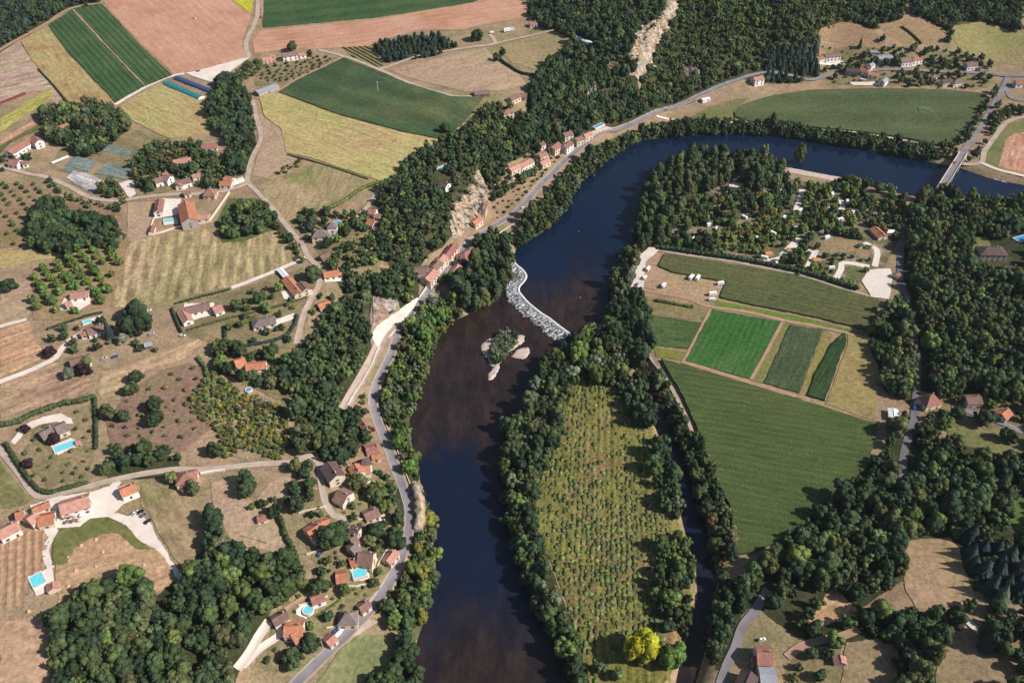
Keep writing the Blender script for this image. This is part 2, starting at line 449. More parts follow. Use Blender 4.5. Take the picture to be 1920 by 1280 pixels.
def tile_mat(name, col, var=0.28):
    m, n, b = new_mat(name)
    tc = N(n, 'ShaderNodeTexCoord').outputs['Object']
    a = noise(n, tc, 0.35, 5, 0.7); d = noise(n, tc, 2.4, 3, 0.7)
    oi = N(n, 'ShaderNodeObjectInfo').outputs['Random']
    lo = tuple(c * (1 - var) for c in col); hi = (min(1, col[0] * (1 + var)), min(1, col[1] * (1 + var * 1.2)), min(1, col[2] * (1 + var * 1.3)))
    c = mix(n, maprange(n, a.outputs[0], 0.3, 0.7), lo, hi)
    k = maprange(n, d.outputs[0], 0.3, 0.7, 0.78, 1.2)
    k2 = maprange(n, oi, 0, 1, 0.88, 1.12)
    kk = N(n, 'ShaderNodeMath', operation='MULTIPLY'); n.links.new(k, kk.inputs[0]); n.links.new(k2, kk.inputs[1])
    cc = N(n, 'ShaderNodeVectorMath', operation='SCALE'); n.links.new(c, cc.inputs[0]); n.links.new(kk.outputs[0], cc.inputs['Scale'])
    n.links.new(cc.outputs[0], b.inputs['Base Color']); b.inputs['Roughness'].default_value = 0.85; b.inputs['Specular IOR Level'].default_value = 0.2
    wv = N(n, 'ShaderNodeTexWave', wave_type='BANDS', bands_direction='X'); n.links.new(tc, wv.inputs['Vector']); wv.inputs['Scale'].default_value = 1.1
    bp = N(n, 'ShaderNodeBump'); bp.inputs['Strength'].default_value = 0.35; bp.inputs['Distance'].default_value = 0.08
    n.links.new(wv.outputs['Fac'], bp.inputs['Height']); n.links.new(bp.outputs[0], b.inputs['Normal'])
    return m

GROUND = ground_mat(); WATER = water_mat(); FOAM = foam_mat()
ROCK = rock_mat('limestone', (0.58, 0.41, 0.26)); ROCK2 = rock_mat('reddish_limestone', (0.36, 0.235, 0.175))
ROOF = dict(orange=tile_mat('orange_tiles', (0.47, 0.185, 0.105)), red=tile_mat('red_tiles', (0.32, 0.145, 0.11)), pink=tile_mat('pink_tiles', (0.44, 0.22, 0.165)),
            brown=tile_mat('brown_tiles', (0.215, 0.125, 0.10)), dark=tile_mat('dark_tiles', (0.12, 0.075, 0.07)), slate=tile_mat('slate_tiles', (0.20, 0.145, 0.13)),
            metal=plain('grey_sheet_metal', (0.30, 0.31, 0.34), 0.5, 0.15), white=plain('white_sheet', (0.74, 0.75, 0.77), 0.6, 0.08))
WALL = dict(cream=plain('cream_stone', (0.66, 0.55, 0.43), 0.9, 0.18, 0.9), white=plain('white_render', (0.80, 0.76, 0.71), 0.9, 0.08), grey=plain('grey_stone', (0.38, 0.34, 0.30), 0.9, 0.25, 1.1),
            wood=plain('weathered_boards', (0.22, 0.16, 0.12), 0.9, 0.25), pinkish=plain('pink_render', (0.62, 0.43, 0.36), 0.9, 0.1))
GLASS = plain('window_glass', (0.02, 0.025, 0.03), 0.1, 0.1, spec=0.5)
TRIM = plain('shutter_paint', (0.30, 0.25, 0.22), 0.7, 0.2)
DOORM = plain('door_wood', (0.16, 0.09, 0.06), 0.7)
ASPH = plain('asphalt', (0.225, 0.20, 0.205), 0.9, 0.22, 0.12)
ASPH_D = plain('dark_asphalt', (0.15, 0.14, 0.145), 0.9, 0.2, 0.12)
GRAVEL = plain('pale_gravel', (0.68, 0.58, 0.50), 0.95, 0.13, 0.15)
GRAVEL2 = plain('grey_gravel', (0.43, 0.335, 0.265), 0.95, 0.2, 0.15)
DIRT = plain('dirt_track', (0.38, 0.235, 0.155), 0.95, 0.2, 0.2)
PAVE = plain('pale_paving', (0.70, 0.61, 0.53), 0.85, 0.1, 0.4)
SAND = plain('river_sand', (0.52, 0.41, 0.34), 0.95, 0.25, 0.25)
CONC = plain('concrete', (0.52, 0.49, 0.46), 0.85, 0.15, 0.3)
WHITE = plain('white_paint', (0.80, 0.80, 0.80), 0.4, 0.04)
POOLW = plain('pool_water', (0.16, 0.62, 0.70), 0.08, 0.12, 0.5, 0.5)
POOLB = plain('blue_pool_water', (0.05, 0.33, 0.62), 0.08, 0.12, 0.5, 0.5)
RUBBER = plain('tyre_rubber', (0.02, 0.02, 0.02), 0.8)
LAMP = plain('lamp_glass', (0.75, 0.75, 0.7), 0.1)
# ------------------------------------------------------------------ terrain, water
nx, ny = len(GX), len(GY)
ii = np.arange(nx * ny).reshape(ny, nx)
tf = np.stack([ii[:-1, :-1], ii[:-1, 1:], ii[1:, 1:], ii[1:, :-1]], -1).reshape(-1, 4)
ground = link('ground', mesh_np('ground', np.stack([_gx.ravel(), _gy.ravel(), ZG.ravel()], -1), tf, [GROUND], smooth=True))
tag(ground, kind='structure')

WEIR_PX = [(964,492),(968,497),(980,507),(986,518),(981,528),(973,537),(972,546),(976,552),(988,566),(1002,578),(1015,588),(1028,596),(1050,613),(1072,629),(1082,637)]
UP = 1.1                                                   # the dammed reach stands higher
weir = _pxw(WEIR_PX, UP)
# dammed reach: everything upstream of the crest; its banks rise above the water
up_poly = np.concatenate([weir, _pxw([(1110,650),(1170,700),(1215,600),(1260,480),(1240,380),(1300,325),(1420,340),(1560,360),(1640,385),(1760,410),(1930,420),(2150,480),(2150,380),(1930,330),(1800,300),(1500,240),(1200,240),(1060,350),(960,440),(945,480)], UP)])
def flat_sheet(name, poly, z, m):
    r = delaunay_2d_cdt([Vector(p) for p in poly], [], [list(range(len(poly)))], 1, 1e-4)
    V = np.array([(v.x, v.y, z) for v in r[0]])
    return tag(link(name, mesh_np(name, V, np.array(r[2]), [m])), kind='structure')
flat_sheet('water', np.array([(-700, -300), (900, -300), (900, 1300), (-700, 1300)], float), 0.0, WATER)
flat_sheet('upper_river_water', up_poly, UP, WATER)

# ------------------------------------------------------------------ draped sheets
_layer = [0]
def densify(pts, step=7.0, closed=True):
    out = []
    n = len(pts)
    for i in range(n if closed else n - 1):
        a, b = np.array(pts[i], float), np.array(pts[(i + 1) % n], float)
        k = max(1, int(np.hypot(*(b - a)) / step))
        for t in range(k): out.append(a + (b - a) * t / k)
    if not closed: out.append(np.array(pts[-1], float))
    return out
def sheet(name, pts, m, off=0.2, up=0.0, wob=0.5, occ=True, lift=0.0, pad=0.0, world=None):
    """a polygon of photo pixels laid on the terrain; up > 0 stands the crop up from the soil"""
    W = PP(densify(pts), lift)[:, :2] if world is None else world
    if wob:
        k = np.arange(len(W)); W = W + wob * np.stack([np.sin(k*1.7 + len(W)) + np.sin(k*0.6), np.cos(k*2.3) + np.sin(k*0.9 + 2)], -1) * 0.5
    if occ: occ_poly(W, pad)
    _layer[0] += 1
    off = off + (_layer[0] % 40) * 0.006
    x0, y0 = W.min(0); x1, y1 = W.max(0)
    gx = GX[(GX > x0) & (GX < x1)]; gy = GY[(GY > y0) & (GY < y1)]
    step = 1
    a, b = np.meshgrid(gx, gy); g = np.stack([a.ravel(), b.ravel()], -1)
    if len(g):
        g = g[inside(W, g)]
        if len(g): g = g[seg_dist(W, g) > 1.5]
    vs = [Vector(p) for p in W] + [Vector(p) for p in g]
    r = delaunay_2d_cdt(vs, [], [list(range(len(W)))], 1, 1e-3)
    xy = np.array([(v.x, v.y) for v in r[0]])
    zt = Z(xy[:, 0], xy[:, 1]) + off
    V = np.concatenate([xy, (zt + up)[:, None]], 1)
    Fs = [np.array(r[2])]
    # keep faces upward
    p = V[Fs[0]]; nz = np.cross(p[:, 1] - p[:, 0], p[:, 2] - p[:, 0])[:, 2]
    Fs[0][nz < 0] = Fs[0][nz < 0][:, ::-1]
    if up > 0:
        nb = len(V)
        wz = Z(W[:, 0], W[:, 1]) + off
        V = np.concatenate([V, np.concatenate([W, (wz + up)[:, None]], 1), np.concatenate([W, (wz - 0.4)[:, None]], 1)])
        k = np.arange(len(W)); k2 = (k + 1) % len(W)
        Fs = [Fs[0], np.stack([nb + k, nb + k2, nb + len(W) + k2, nb + len(W) + k], -1)]
    return tag(link(name, mesh_np(name, V, Fs, [m])), kind='structure')

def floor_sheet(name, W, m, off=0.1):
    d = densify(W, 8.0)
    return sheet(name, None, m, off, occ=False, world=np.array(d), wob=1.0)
def smooth_line(W, step=3.0):
    W = np.asarray(W, float); out = []
    n = len(W)
    for i in range(n - 1):
        p0, p1, p2, p3 = W[max(i-1, 0)], W[i], W[i+1], W[min(i+2, n-1)]
        k = max(2, int(np.linalg.norm(p2 - p1) / step))
        for j in range(k):
            t = j / k
            out.append(0.5 * (2*p1 + (p2-p0)*t + (2*p0-5*p1+4*p2-p3)*t*t + (-p0+3*p1-3*p2+p3)*t**3))
    out.append(W[-1])
    return np.array(out)
def normals2(L):
    d = np.gradient(L, axis=0); d /= np.maximum(np.linalg.norm(d, axis=1), 1e-9)[:, None]
    return np.stack([-d[:, 1], d[:, 0]], -1)
def stroke(name, pts, width, m, off=0.3, occ=1.0, world=False, shift=0.0):
    """a road or track: a ribbon of the given width in metres along photo pixels"""
    W = np.asarray(pts, float) if world else PP(pts)[:, :2]
    L = smooth_line(W); nn = normals2(L)
    L = L + nn * shift
    _layer[0] += 1
    off = off + (_layer[0] % 25) * 0.005
    if occ is not None: occ_line(L, width / 2 + occ)
    cols = np.linspace(-0.5, 0.5, 5)
    Q = np.stack([L + nn * (c * width) for c in cols], 1)
    z = Z(Q[..., 0], Q[..., 1]); z = np.maximum(z, z.mean(1, keepdims=True)) + off
    V = np.concatenate([Q, z[..., None]], -1).reshape(-1, 3)
    k = np.arange(len(L) - 1)
    Fs = np.concatenate([np.stack([k*5 + c, k*5 + c + 1, (k+1)*5 + c + 1, (k+1)*5 + c], -1) for c in range(4)])[:, ::-1]
    p = V[Fs]; nz = np.cross(p[:, 1] - p[:, 0], p[:, 2] - p[:, 0])[:, 2]
    Fs[nz < 0] = Fs[nz < 0][:, ::-1]
    return tag(link(name, mesh_np(name, V, Fs, [m])), kind='structure')
def wang(a, b):
    p, q = P(*a), P(*b); return math.degrees(math.atan2(q[1]-p[1], q[0]-p[0]))

# ------------------------------------------------------------------ fields, in reading order
def fm(name, cols, a=None, b=None, **kw):
    return field_mat(name, cols, None if a is None else wang(a, b), **kw)
PLOUGH = [(0.40,0.20,0.125),(0.46,0.25,0.165),(0.48,0.285,0.20)]
GREEN_D = [(0.040,0.078,0.030),(0.050,0.092,0.035),(0.068,0.105,0.042)]
YELLOW = [(0.36,0.245,0.115),(0.37,0.29,0.13),(0.33,0.30,0.12)]
DRY = [(0.33,0.215,0.145),(0.38,0.265,0.18),(0.34,0.26,0.15)]
DRYG = [(0.31,0.22,0.13),(0.28,0.23,0.11),(0.17,0.175,0.07)]
PALEG = [(0.15,0.145,0.055),(0.17,0.17,0.065),(0.20,0.18,0.08)]
BRIGHT = [(0.10,0.15,0.028),(0.12,0.175,0.032),(0.15,0.185,0.04)]
CORN = [(0.058,0.084,0.028),(0.070,0.096,0.032),(0.088,0.106,0.036)]
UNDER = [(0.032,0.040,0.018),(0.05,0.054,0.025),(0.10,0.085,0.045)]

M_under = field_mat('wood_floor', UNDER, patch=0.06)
A = fm
sheet('ploughed_field', [(0,100),(35,79),(70,128),(117,182),(112,200),(96,190),(99,172),(60,172),(0,196)], A('fallow_soil', [(0.33,0.215,0.165),(0.39,0.275,0.21),(0.34,0.26,0.165)], (0,196),(99,172), row=6))
sheet('soya_field', [(39,78),(90,51),(125,97),(167,146),(208,186),(197,196),(165,190),(137,202),(117,178),(70,127)], A('ripening_soya', [(0.27,0.16,0.09),(0.36,0.26,0.12),(0.32,0.28,0.12)], (90,51),(208,186), row=4, rowamp=0.2, patch=0.03), up=0.4)
m_strip = A('strip_crop', GREEN_D, (91,48),(216,193), row=2.2, rowamp=0.22, row2=(6.5, 0.22), patch=0.015)
sheet('green_crop_field', [(91,48),(135,20),(271,163),(216,193),(206,180),(125,96)], m_strip, up=0.7)
sheet('green_crop_field', [(138,17),(193,10),(208,26),(260,83),(323,142),(274,162)], m_strip, up=0.7)
m_pl = A('ploughed_red_soil', PLOUGH, (195,6),(326,138), row=5, rowamp=0.12, finea=0.2, row2=(9.0, 0.03))
sheet('ploughed_field', [(195,6),(215,-14),(430,-14),(471,28),(457,68),(454,86),(466,107),(417,122),(346,137),(326,138),(260,78),(224,39)], m_pl)
sheet('mustard_field', [(428,-14),(435,0),(470,27),(475,0),(475,-14)], A('mustard_yellow', [(0.35,0.33,0.03),(0.42,0.40,0.04),(0.42,0.38,0.06)], row=3), up=0.5)
sheet('green_crop_field', [(497,-14),(492,53),(701,34),(886,5),(930,-14)], A('green_plateau_crop', GREEN_D, (492,53),(886,5), row=3, rowamp=0.16, row2=(26, 0.12)), up=0.6)
sheet('ploughed_field', [(490,57),(704,37),(920,0),(960,-14),(985,-10),(990,20),(985,32),(907,47),(870,56),(787,56),(701,80),(693,87),(597,92),(532,94),(478,100),(473,78)], A('ploughed_red_soil_far', PLOUGH, (490,57),(920,0), row=5, rowamp=0.12, finea=0.2, row2=(10.0, 0.035)))
sheet('soya_field', [(224,200),(300,157),(312,160),(375,186),(390,193),(397,234),(390,250),(318,261),(273,240),(245,224)], A('soya_middle', YELLOW, (245,224),(318,261), row=3, rowamp=0.22, patch=0.02), up=0.4)
sheet('yellow_crop_field', [(0,224),(89,169),(99,169),(99,181),(0,248)], A('yellow_strip', [(0.32,0.28,0.07),(0.36,0.32,0.09),(0.30,0.28,0.08)], (0,224),(89,169), row=3), up=0.3)
sheet('ploughed_field', [(0,262),(78,219),(79,227),(0,272)], A('strip_soil', PLOUGH, (0,266),(78,221)))
sheet('green_crop_field', [(0,274),(80,229),(82,240),(20,268),(0,290)], A('grass_strip', [(0.07,0.085,0.03),(0.10,0.11,0.04),(0.14,0.12,0.05)], (0,266),(78,221)))
sheet('green_crop_field', [(644,110),(714,137),(766,158),(845,182),(905,184),(897,198),(871,229),(850,247),(826,262),(753,247),(636,216),(524,173),(558,151)],
      A('green_slope_crop', [(0.044,0.074,0.034),(0.053,0.086,0.038),(0.10,0.115,0.05)], (524,173),(826,262), row=2.5, rowamp=0.18, row2=(38, 0.13), patch=0.014), up=0.8)
sheet('yellow_crop_field', [(485,180),(516,174),(636,217),(753,249),(826,263),(787,281),(766,310),(740,336),(722,343),(688,332),(647,318),(584,297),(537,287),(527,242),(496,219)],
      A('yellowing_crop', [(0.37,0.25,0.13),(0.40,0.31,0.14),(0.35,0.315,0.12)], (516,174),(826,263), row=4, rowamp=0.2, patch=0.016), up=0.4)
sheet('vineyard_field', [(641,90),(696,87),(721,124),(709,128),(662,107)], A('vineyard_soil', [(0.20,0.15,0.07),(0.25,0.19,0.09),(0.20,0.17,0.07)]))
sheet('meadow_field', [(733,133),(766,122),(910,90),(928,109),(975,141),(987,160),(949,169),(871,172),(818,159),(766,146)], A('dry_meadow_a', DRY, (733,133),(910,90), row=7, rowamp=0.14, patch=0.02))
sheet('meadow_field', [(933,88),(960,80),(1041,59),(1069,73),(1030,112),(1007,133),(960,118),(943,100)], A('dry_meadow_b', DRYG, (933,88),(1041,59), row=6, rowamp=0.12, patch=0.012))
sheet('grass_field', [(470,190),(485,215),(497,221),(527,243),(537,288),(560,300),(500,335),(474,330),(480,300),(495,262),(486,226)], A('dry_grass_a', DRY, row=6, patch=0.02))
sheet('meadow_field', [(482,350),(590,306),(625,313),(647,321),(688,336),(705,342),(636,380),(605,393),(579,393),(550,417),(537,420),(511,386)], A('dry_meadow_c', [(0.204,0.192,0.078),(0.324,0.240,0.132),(0.348,0.258,0.156)], (590,306),(537,420), row=4, rowamp=0.22, patch=0.03))
sheet('meadow_field', [(242,456),(276,446),(390,429),(417,458),(480,438),(519,432),(540,460),(553,481),(524,502),(480,520),(440,536),(340,558),(286,571),(235,577),(206,577),(230,490)],
      A('striped_stubble', [(0.25,0.225,0.10),(0.33,0.25,0.135),(0.38,0.26,0.17)], (320,450),(300,560), row=4.5, rowamp=0.42, patch=0.014, row2=(9, 0.16)))
sheet('yellow_crop_field', [(0,469),(125,476),(109,484),(60,490),(0,505)], A('yellow_small', YELLOW, row=4), up=0.3)
sheet('meadow_field', [(0,526),(60,521),(57,591),(50,599),(0,615)], A('dry_meadow_d', DRY, (0,617),(57,600), row=6, rowamp=0.12))
sheet('stubble_field', [(0,620),(52,602),(57,607),(65,640),(84,662),(72,676),(0,710)], A('red_stubble', [(0.360,0.210,0.126),(0.432,0.258,0.156),(0.372,0.258,0.144)], (0,620),(52,602), row=4))
sheet('stubble_field', [(0,718),(105,680),(140,700),(175,708),(175,740),(60,775),(0,790)], A('brown_stubble', [(0.288,0.180,0.120),(0.348,0.228,0.150),(0.300,0.222,0.120)], (0,790),(175,720), row=5))
sheet('stubble_field', [(180,735),(190,700),(250,680),(372,636),(385,645),(350,672),(300,692),(255,712),(215,742),(192,748)], A('tan_stubble', [(0.336,0.222,0.132),(0.396,0.270,0.168),(0.360,0.264,0.144)], (190,720),(380,640), row=6))
sheet('orchard_ground', [(0,345),(60,340),(120,372),(150,385),(225,388),(225,405),(150,402),(75,372),(55,405),(55,460),(0,466)], A('orchard_floor', [(0.228,0.144,0.090),(0.270,0.180,0.108),(0.204,0.162,0.072)]), occ=False)
sheet('orchard_ground', [(60,520),(62,505),(110,487),(190,442),(230,442),(234,500),(206,575),(170,582),(125,600),(62,600)], A('nut_orchard_floor', [(0.252,0.168,0.096),(0.312,0.210,0.120),(0.192,0.168,0.072)]), occ=False)
sheet('meadow_field', [(240,380),(288,378),(285,440),(250,455),(238,452)], A('bare_meadow', DRY, row=5))
sheet('grass_field', [(402,420),(430,372),(478,372),(515,398),(515,430),(455,455),(418,455)], A('green_paddock', [(0.07,0.095,0.035),(0.10,0.125,0.045),(0.16,0.14,0.06)]), occ=False)
sheet('scrub_ground', [(240,735),(300,695),(355,680),(380,690),(395,740),(400,800),(340,850),(210,845),(200,790)], A('scrub_floor', [(0.198,0.120,0.090),(0.234,0.150,0.108),(0.204,0.150,0.084)], patch=0.03), occ=False)
sheet('meadow_field', [(265,905),(330,920),(345,950),(385,985),(378,1030),(345,1072),(300,1005),(280,960),(262,945)], A('grey_meadow', [(0.240,0.174,0.102),(0.288,0.210,0.120),(0.204,0.180,0.072)], (345,1070),(270,910), row=6))
sheet('meadow_field', [(395,905),(445,890),(450,930),(480,940),(505,905),(540,890),(552,905),(545,940),(490,960),(540,1000),(540,1040),(430,1020),(420,990),(400,960)], A('village_meadow', DRY, patch=0.03), occ=False)
sheet('stubble_field', [(0,866),(20,892),(62,938),(48,946),(0,955)], A('stubble_corner', PALEG, (0,866),(60,935), row=5))
sheet('vineyard_field', [(0,1014),(28,1002),(82,990),(91,1015),(85,1060),(78,1072),(50,1095),(38,1135),(0,1143)], A('vineyard_earth', [(0.324,0.198,0.120),(0.396,0.240,0.150),(0.336,0.228,0.132)], (40,1000),(37,1130), row=2.2, rowamp=0.12, row2=(4.2, 0.22)))
sheet('meadow_field', [(100,1012),(115,990),(150,990),(168,974),(205,970),(235,985),(262,1014),(300,1034),(333,1086),(295,1110),(262,1085),(240,1070),(150,1095),(125,1120),(110,1140),(105,1080)], A('hay_meadow', [(0.372,0.222,0.132),(0.420,0.264,0.162),(0.336,0.246,0.120)], (105,1100),(300,1040), row=5, rowamp=0.2))
sheet('lawn', [(100,1012),(115,990),(150,990),(168,974),(205,970),(235,985),(262,1014),(285,1030),(255,1030),(225,1000),(195,1002),(170,1010),(140,1030),(125,1058),(100,1060)], A('watered_lawn', [(0.115,0.12,0.04),(0.14,0.145,0.05),(0.21,0.165,0.075)]), off=0.5)
sheet('stubble_field', [(0,1166),(93,1152),(97,1200),(96,1300),(0,1300)], A('tan_stubble_near', [(0.372,0.234,0.150),(0.420,0.270,0.174),(0.288,0.228,0.120)], (0,1166),(93,1152), row=6, rowamp=0.16))
sheet('meadow_field', [(640,1216),(672,1190),(735,1188),(742,1235),(742,1250),(690,1270),(680,1300),(580,1300)], A('river_meadow', [(0.16,0.18,0.075),(0.21,0.205,0.095),(0.26,0.22,0.12)], (600,1285),(700,1190), row=5, rowamp=0.12))
sheet('grass_verge_ground', [(975,420),(1020,372),(1062,318),(1110,277),(1170,250),(1206,240),(1206,262),(1150,300),(1085,352),(1060,400),(1018,438),(978,462)], A('bank_grass', [(0.09,0.09,0.04),(0.12,0.115,0.05),(0.17,0.14,0.07)], patch=0.05), occ=False, off=.12)
sheet('grass_verge_ground', [(810,560),(850,556),(870,590),(830,618),(815,650),(800,690),(782,740),(765,790),(765,840),(785,900),(775,915),(752,860),(735,800),(715,760),(720,725),(742,672),(750,635),(780,595)], A('bank_grass_b', [(0.08,0.085,0.035),(0.11,0.11,0.045),(0.17,0.14,0.07)], patch=0.05), occ=False, off=.12)
sheet('grass_verge_ground', [(780,995),(832,985),(818,1060),(812,1120),(790,1190),(770,1210),(730,1170),(722,1140),(745,1085),(768,1050)], A('bank_grass_c', [(0.08,0.085,0.035),(0.11,0.11,0.045),(0.17,0.14,0.07)], patch=0.05), occ=False, off=.12)
# far side: valley floor
sheet('maize_field', [(1377,213),(1397,196),(1450,181),(1520,171),(1640,168),(1770,170),(1849,178),(1846,192),(1820,236),(1790,269),(1760,274),(1700,261),(1600,247),(1500,238),(1400,228),(1378,221)],
      A('river_maize', [(0.072,0.093,0.042),(0.084,0.104,0.047),(0.10,0.112,0.05)], (1400,190),(1840,190), row=3, rowamp=0.12, row2=(44, 0.10), patch=0.012), up=1.6)
sheet('grass_field', [(1290,222),(1330,200),(1385,185),(1400,185),(1392,196),(1372,215),(1380,226),(1330,226)], A('river_grass', [(0.12,0.13,0.05),(0.15,0.16,0.06),(0.20,0.16,0.08)]))
sheet('meadow_field', [(1535,66),(1540,53),(1576,43),(1603,43),(1640,58),(1662,80),(1650,92),(1600,85),(1545,76)], A('dry_hill_a', [(0.240,0.156,0.096),(0.288,0.192,0.108),(0.240,0.186,0.096)], row=5))
sheet('meadow_field', [(1645,46),(1690,39),(1735,36),(1775,60),(1785,75),(1740,84),(1690,80),(1665,65)], A('dry_hill_b', [(0.240,0.156,0.096),(0.288,0.192,0.108),(0.240,0.186,0.096)], row=5))
sheet('meadow_field', [(1786,58),(1800,46),(1850,41),(1925,72),(1925,125),(1850,116),(1805,100),(1790,78)], A('dry_hill_c', [(0.276,0.204,0.108),(0.264,0.228,0.096),(0.204,0.204,0.072)], row=5))
sheet('ploughed_field', [(1872,312),(1886,262),(1902,251),(1935,246),(1935,330)], A('ploughed_river', PLOUGH, (1872,312),(1886,262), row=4))
sheet('grass_field', [(1845,302),(1848,285),(1866,262),(1893,232),(1935,222),(1935,245),(1902,250),(1885,261),(1871,312)], A('river_grass_b', [(0.13,0.14,0.05),(0.16,0.17,0.06),(0.20,0.17,0.08)]))
# right bank plots
sheet('camping_ground', [(1210,492),(1231,474),(1246,477),(1233,500),(1262,513),(1361,531),(1348,560),(1306,568),(1233,547),(1205,539)], A('camping_grass', [(0.312,0.204,0.126),(0.372,0.246,0.156),(0.288,0.228,0.120)]))
sheet('maize_field', [(1246,478),(1270,480),(1400,502),(1500,520),(1590,548),(1648,563),(1640,600),(1628,621),(1520,594),(1400,571),(1350,559),(1361,531),(1262,512),(1234,500)],
      A('camp_maize', [(0.105,0.098,0.045),(0.098,0.105,0.042),(0.076,0.092,0.036)], (1262,500),(1640,580), row=3, rowamp=0.16, row2=(5.5, 0.07), patch=0.016), up=1.3)
sheet('grass_verge_ground', [(1342,563),(1400,575),(1520,599),(1622,626),(1617,633),(1500,608),(1380,581),(1342,573)], A('bright_verge', BRIGHT))
sheet('garden_ground', [(1206,556),(1310,575),(1330,581),(1315,604),(1222,589)], A('weedy_garden', [(0.22,0.15,0.085),(0.23,0.18,0.09),(0.13,0.14,0.05)], patch=0.05))
sheet('green_crop_field', [(1221,591),(1314,606),(1290,655),(1225,648),(1216,610)], A('green_plot_a', [(0.05,0.088,0.03),(0.06,0.10,0.034),(0.08,0.11,0.04)], (1221,591),(1314,606), row=1.5), up=0.4)
sheet('green_crop_field', [(1336,581),(1464,604),(1404,711),(1285,677)], A('bright_green_plot', [(0.038,0.108,0.026),(0.047,0.122,0.030),(0.078,0.132,0.040)], (1336,581),(1285,677), row=1.6, rowamp=0.2, row2=(4.5, 0.10)), up=0.4)
sheet('grass_verge_ground', [(1467,606),(1479,609),(1430,720),(1409,713)], A('verge_strip', [(0.15,0.155,0.04),(0.17,0.175,0.05),(0.22,0.17,0.08)]))
sheet('green_crop_field', [(1481,610),(1543,619),(1497,737),(1433,719)], A('grey_green_plot', [(0.056,0.078,0.038),(0.068,0.09,0.042),(0.09,0.10,0.05)], (1481,610),(1433,719), row=1.6), up=0.5)
sheet('grass_verge_ground', [(1545,620),(1562,628),(1513,741),(1498,738)], A('yellow_verge', [(0.20,0.18,0.05),(0.23,0.20,0.06),(0.26,0.19,0.09)]))
sheet('green_crop_field', [(1584,626),(1586,642),(1546,752),(1513,743),(1530,700),(1560,645)], A('dark_row_plot', [(0.024,0.050,0.020),(0.034,0.062,0.024),(0.055,0.08,0.032)], (1584,626),(1520,745), row=2.0, rowamp=0.4), up=1.2)
sheet('meadow_field', [(1590,627),(1624,634),(1650,700),(1645,740),(1640,790),(1548,757),(1588,650)], A('dry_garden_meadow', [(0.252,0.180,0.078),(0.288,0.222,0.090),(0.228,0.198,0.084)], patch=0.05))
sheet('grass_verge_ground', [(1226,650),(1288,661),(1282,677),(1232,670)], A('bright_corner', [(0.14,0.16,0.035),(0.17,0.18,0.045),(0.20,0.18,0.06)]))
sheet('maize_field', [(1240,676),(1280,687),(1400,722),(1500,752),(1600,784),(1645,798),(1640,830),(1622,880),(1560,925),(1530,960),(1490,1000),(1440,1025),(1400,1040),(1374,1040),(1372,960),(1335,880),(1305,800),(1272,730),(1247,690)],
      A('big_maize', CORN, (1272,730),(1600,784), row=2.4, rowamp=0.2, row2=(5.2, 0.09), patch=0.010, fine=1.1, finea=0.55), up=1.8)
sheet('island_meadow_field', [(1085,712),(1130,715),(1165,735),(1185,770),(1222,790),(1228,830),(1232,880),(1250,940),(1275,985),(1290,1010),(1300,1080),(1300,1150),(1262,1230),(1255,1300),(1108,1300),(1085,1200),(1058,1115),(1030,1045),(1003,985),(998,915),(1040,850),(1060,780),(1073,730)],
      A('young_plantation', [(0.22,0.145,0.075),(0.185,0.16,0.05),(0.145,0.15,0.032)], (1130,800),(1125,1200), row=3.2, rowamp=0.34, row2=(4.4, 0.14), patch=0.03, fine=0.5, finea=0.5), occ=False)
# clearings in the wood on the right bank
sheet('ploughed_field', [(1515,1165),(1560,1100),(1612,1145),(1575,1165),(1535,1175)], A('orange_plot', [(0.432,0.252,0.132),(0.480,0.294,0.162),(0.408,0.276,0.144)], (1520,1160),(1560,1105), row=3, rowamp=0.3))
sheet('meadow_field', [(1696,1036),(1705,1012),(1780,1008),(1800,1030),(1810,1075),(1835,1130),(1720,1142),(1695,1100)], A('clearing_a', [(0.324,0.216,0.132),(0.372,0.246,0.150),(0.288,0.228,0.108)]))
sheet('meadow_field', [(1586,1205),(1650,1195),(1672,1240),(1682,1300),(1575,1300)], A('clearing_b', [(0.240,0.180,0.102),(0.288,0.210,0.120),(0.204,0.180,0.072)]))
sheet('meadow_field', [(1758,1205),(1800,1195),(1880,1215),(1900,1240),(1900,1300),(1752,1300)], A('clearing_c', [(0.240,0.174,0.102),(0.276,0.198,0.120),(0.228,0.180,0.084)]))
sheet('lawn', [(1780,790),(1830,810),(1925,845),(1925,868),(1860,848),(1790,830),(1775,815)], A('house_lawn', PALEG))
sheet('lawn', [(1890,935),(1925,930),(1925,1005),(1897,985)], A('green_lawn', [(0.09,0.13,0.03),(0.11,0.15,0.04),(0.14,0.16,0.05)]))
sheet('lawn', [(1822,448),(1850,442),(1858,460),(1845,482),(1824,478)], A('villa_lawn', PALEG))
sheet('camping_ground', [(1537,458),(1576,445),(1636,458),(1636,478),(1587,472),(1535,470)], A('play_ground', [(0.25,0.17,0.09),(0.29,0.20,0.11),(0.22,0.18,0.08)]))
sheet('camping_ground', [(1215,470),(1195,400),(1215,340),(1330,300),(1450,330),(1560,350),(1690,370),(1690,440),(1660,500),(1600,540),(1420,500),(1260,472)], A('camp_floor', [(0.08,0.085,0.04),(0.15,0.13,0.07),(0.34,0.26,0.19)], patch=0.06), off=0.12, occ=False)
m_rough = A('rough_grass', [(0.16,0.13,0.065),(0.20,0.165,0.085),(0.28,0.205,0.12)], patch=0.045)
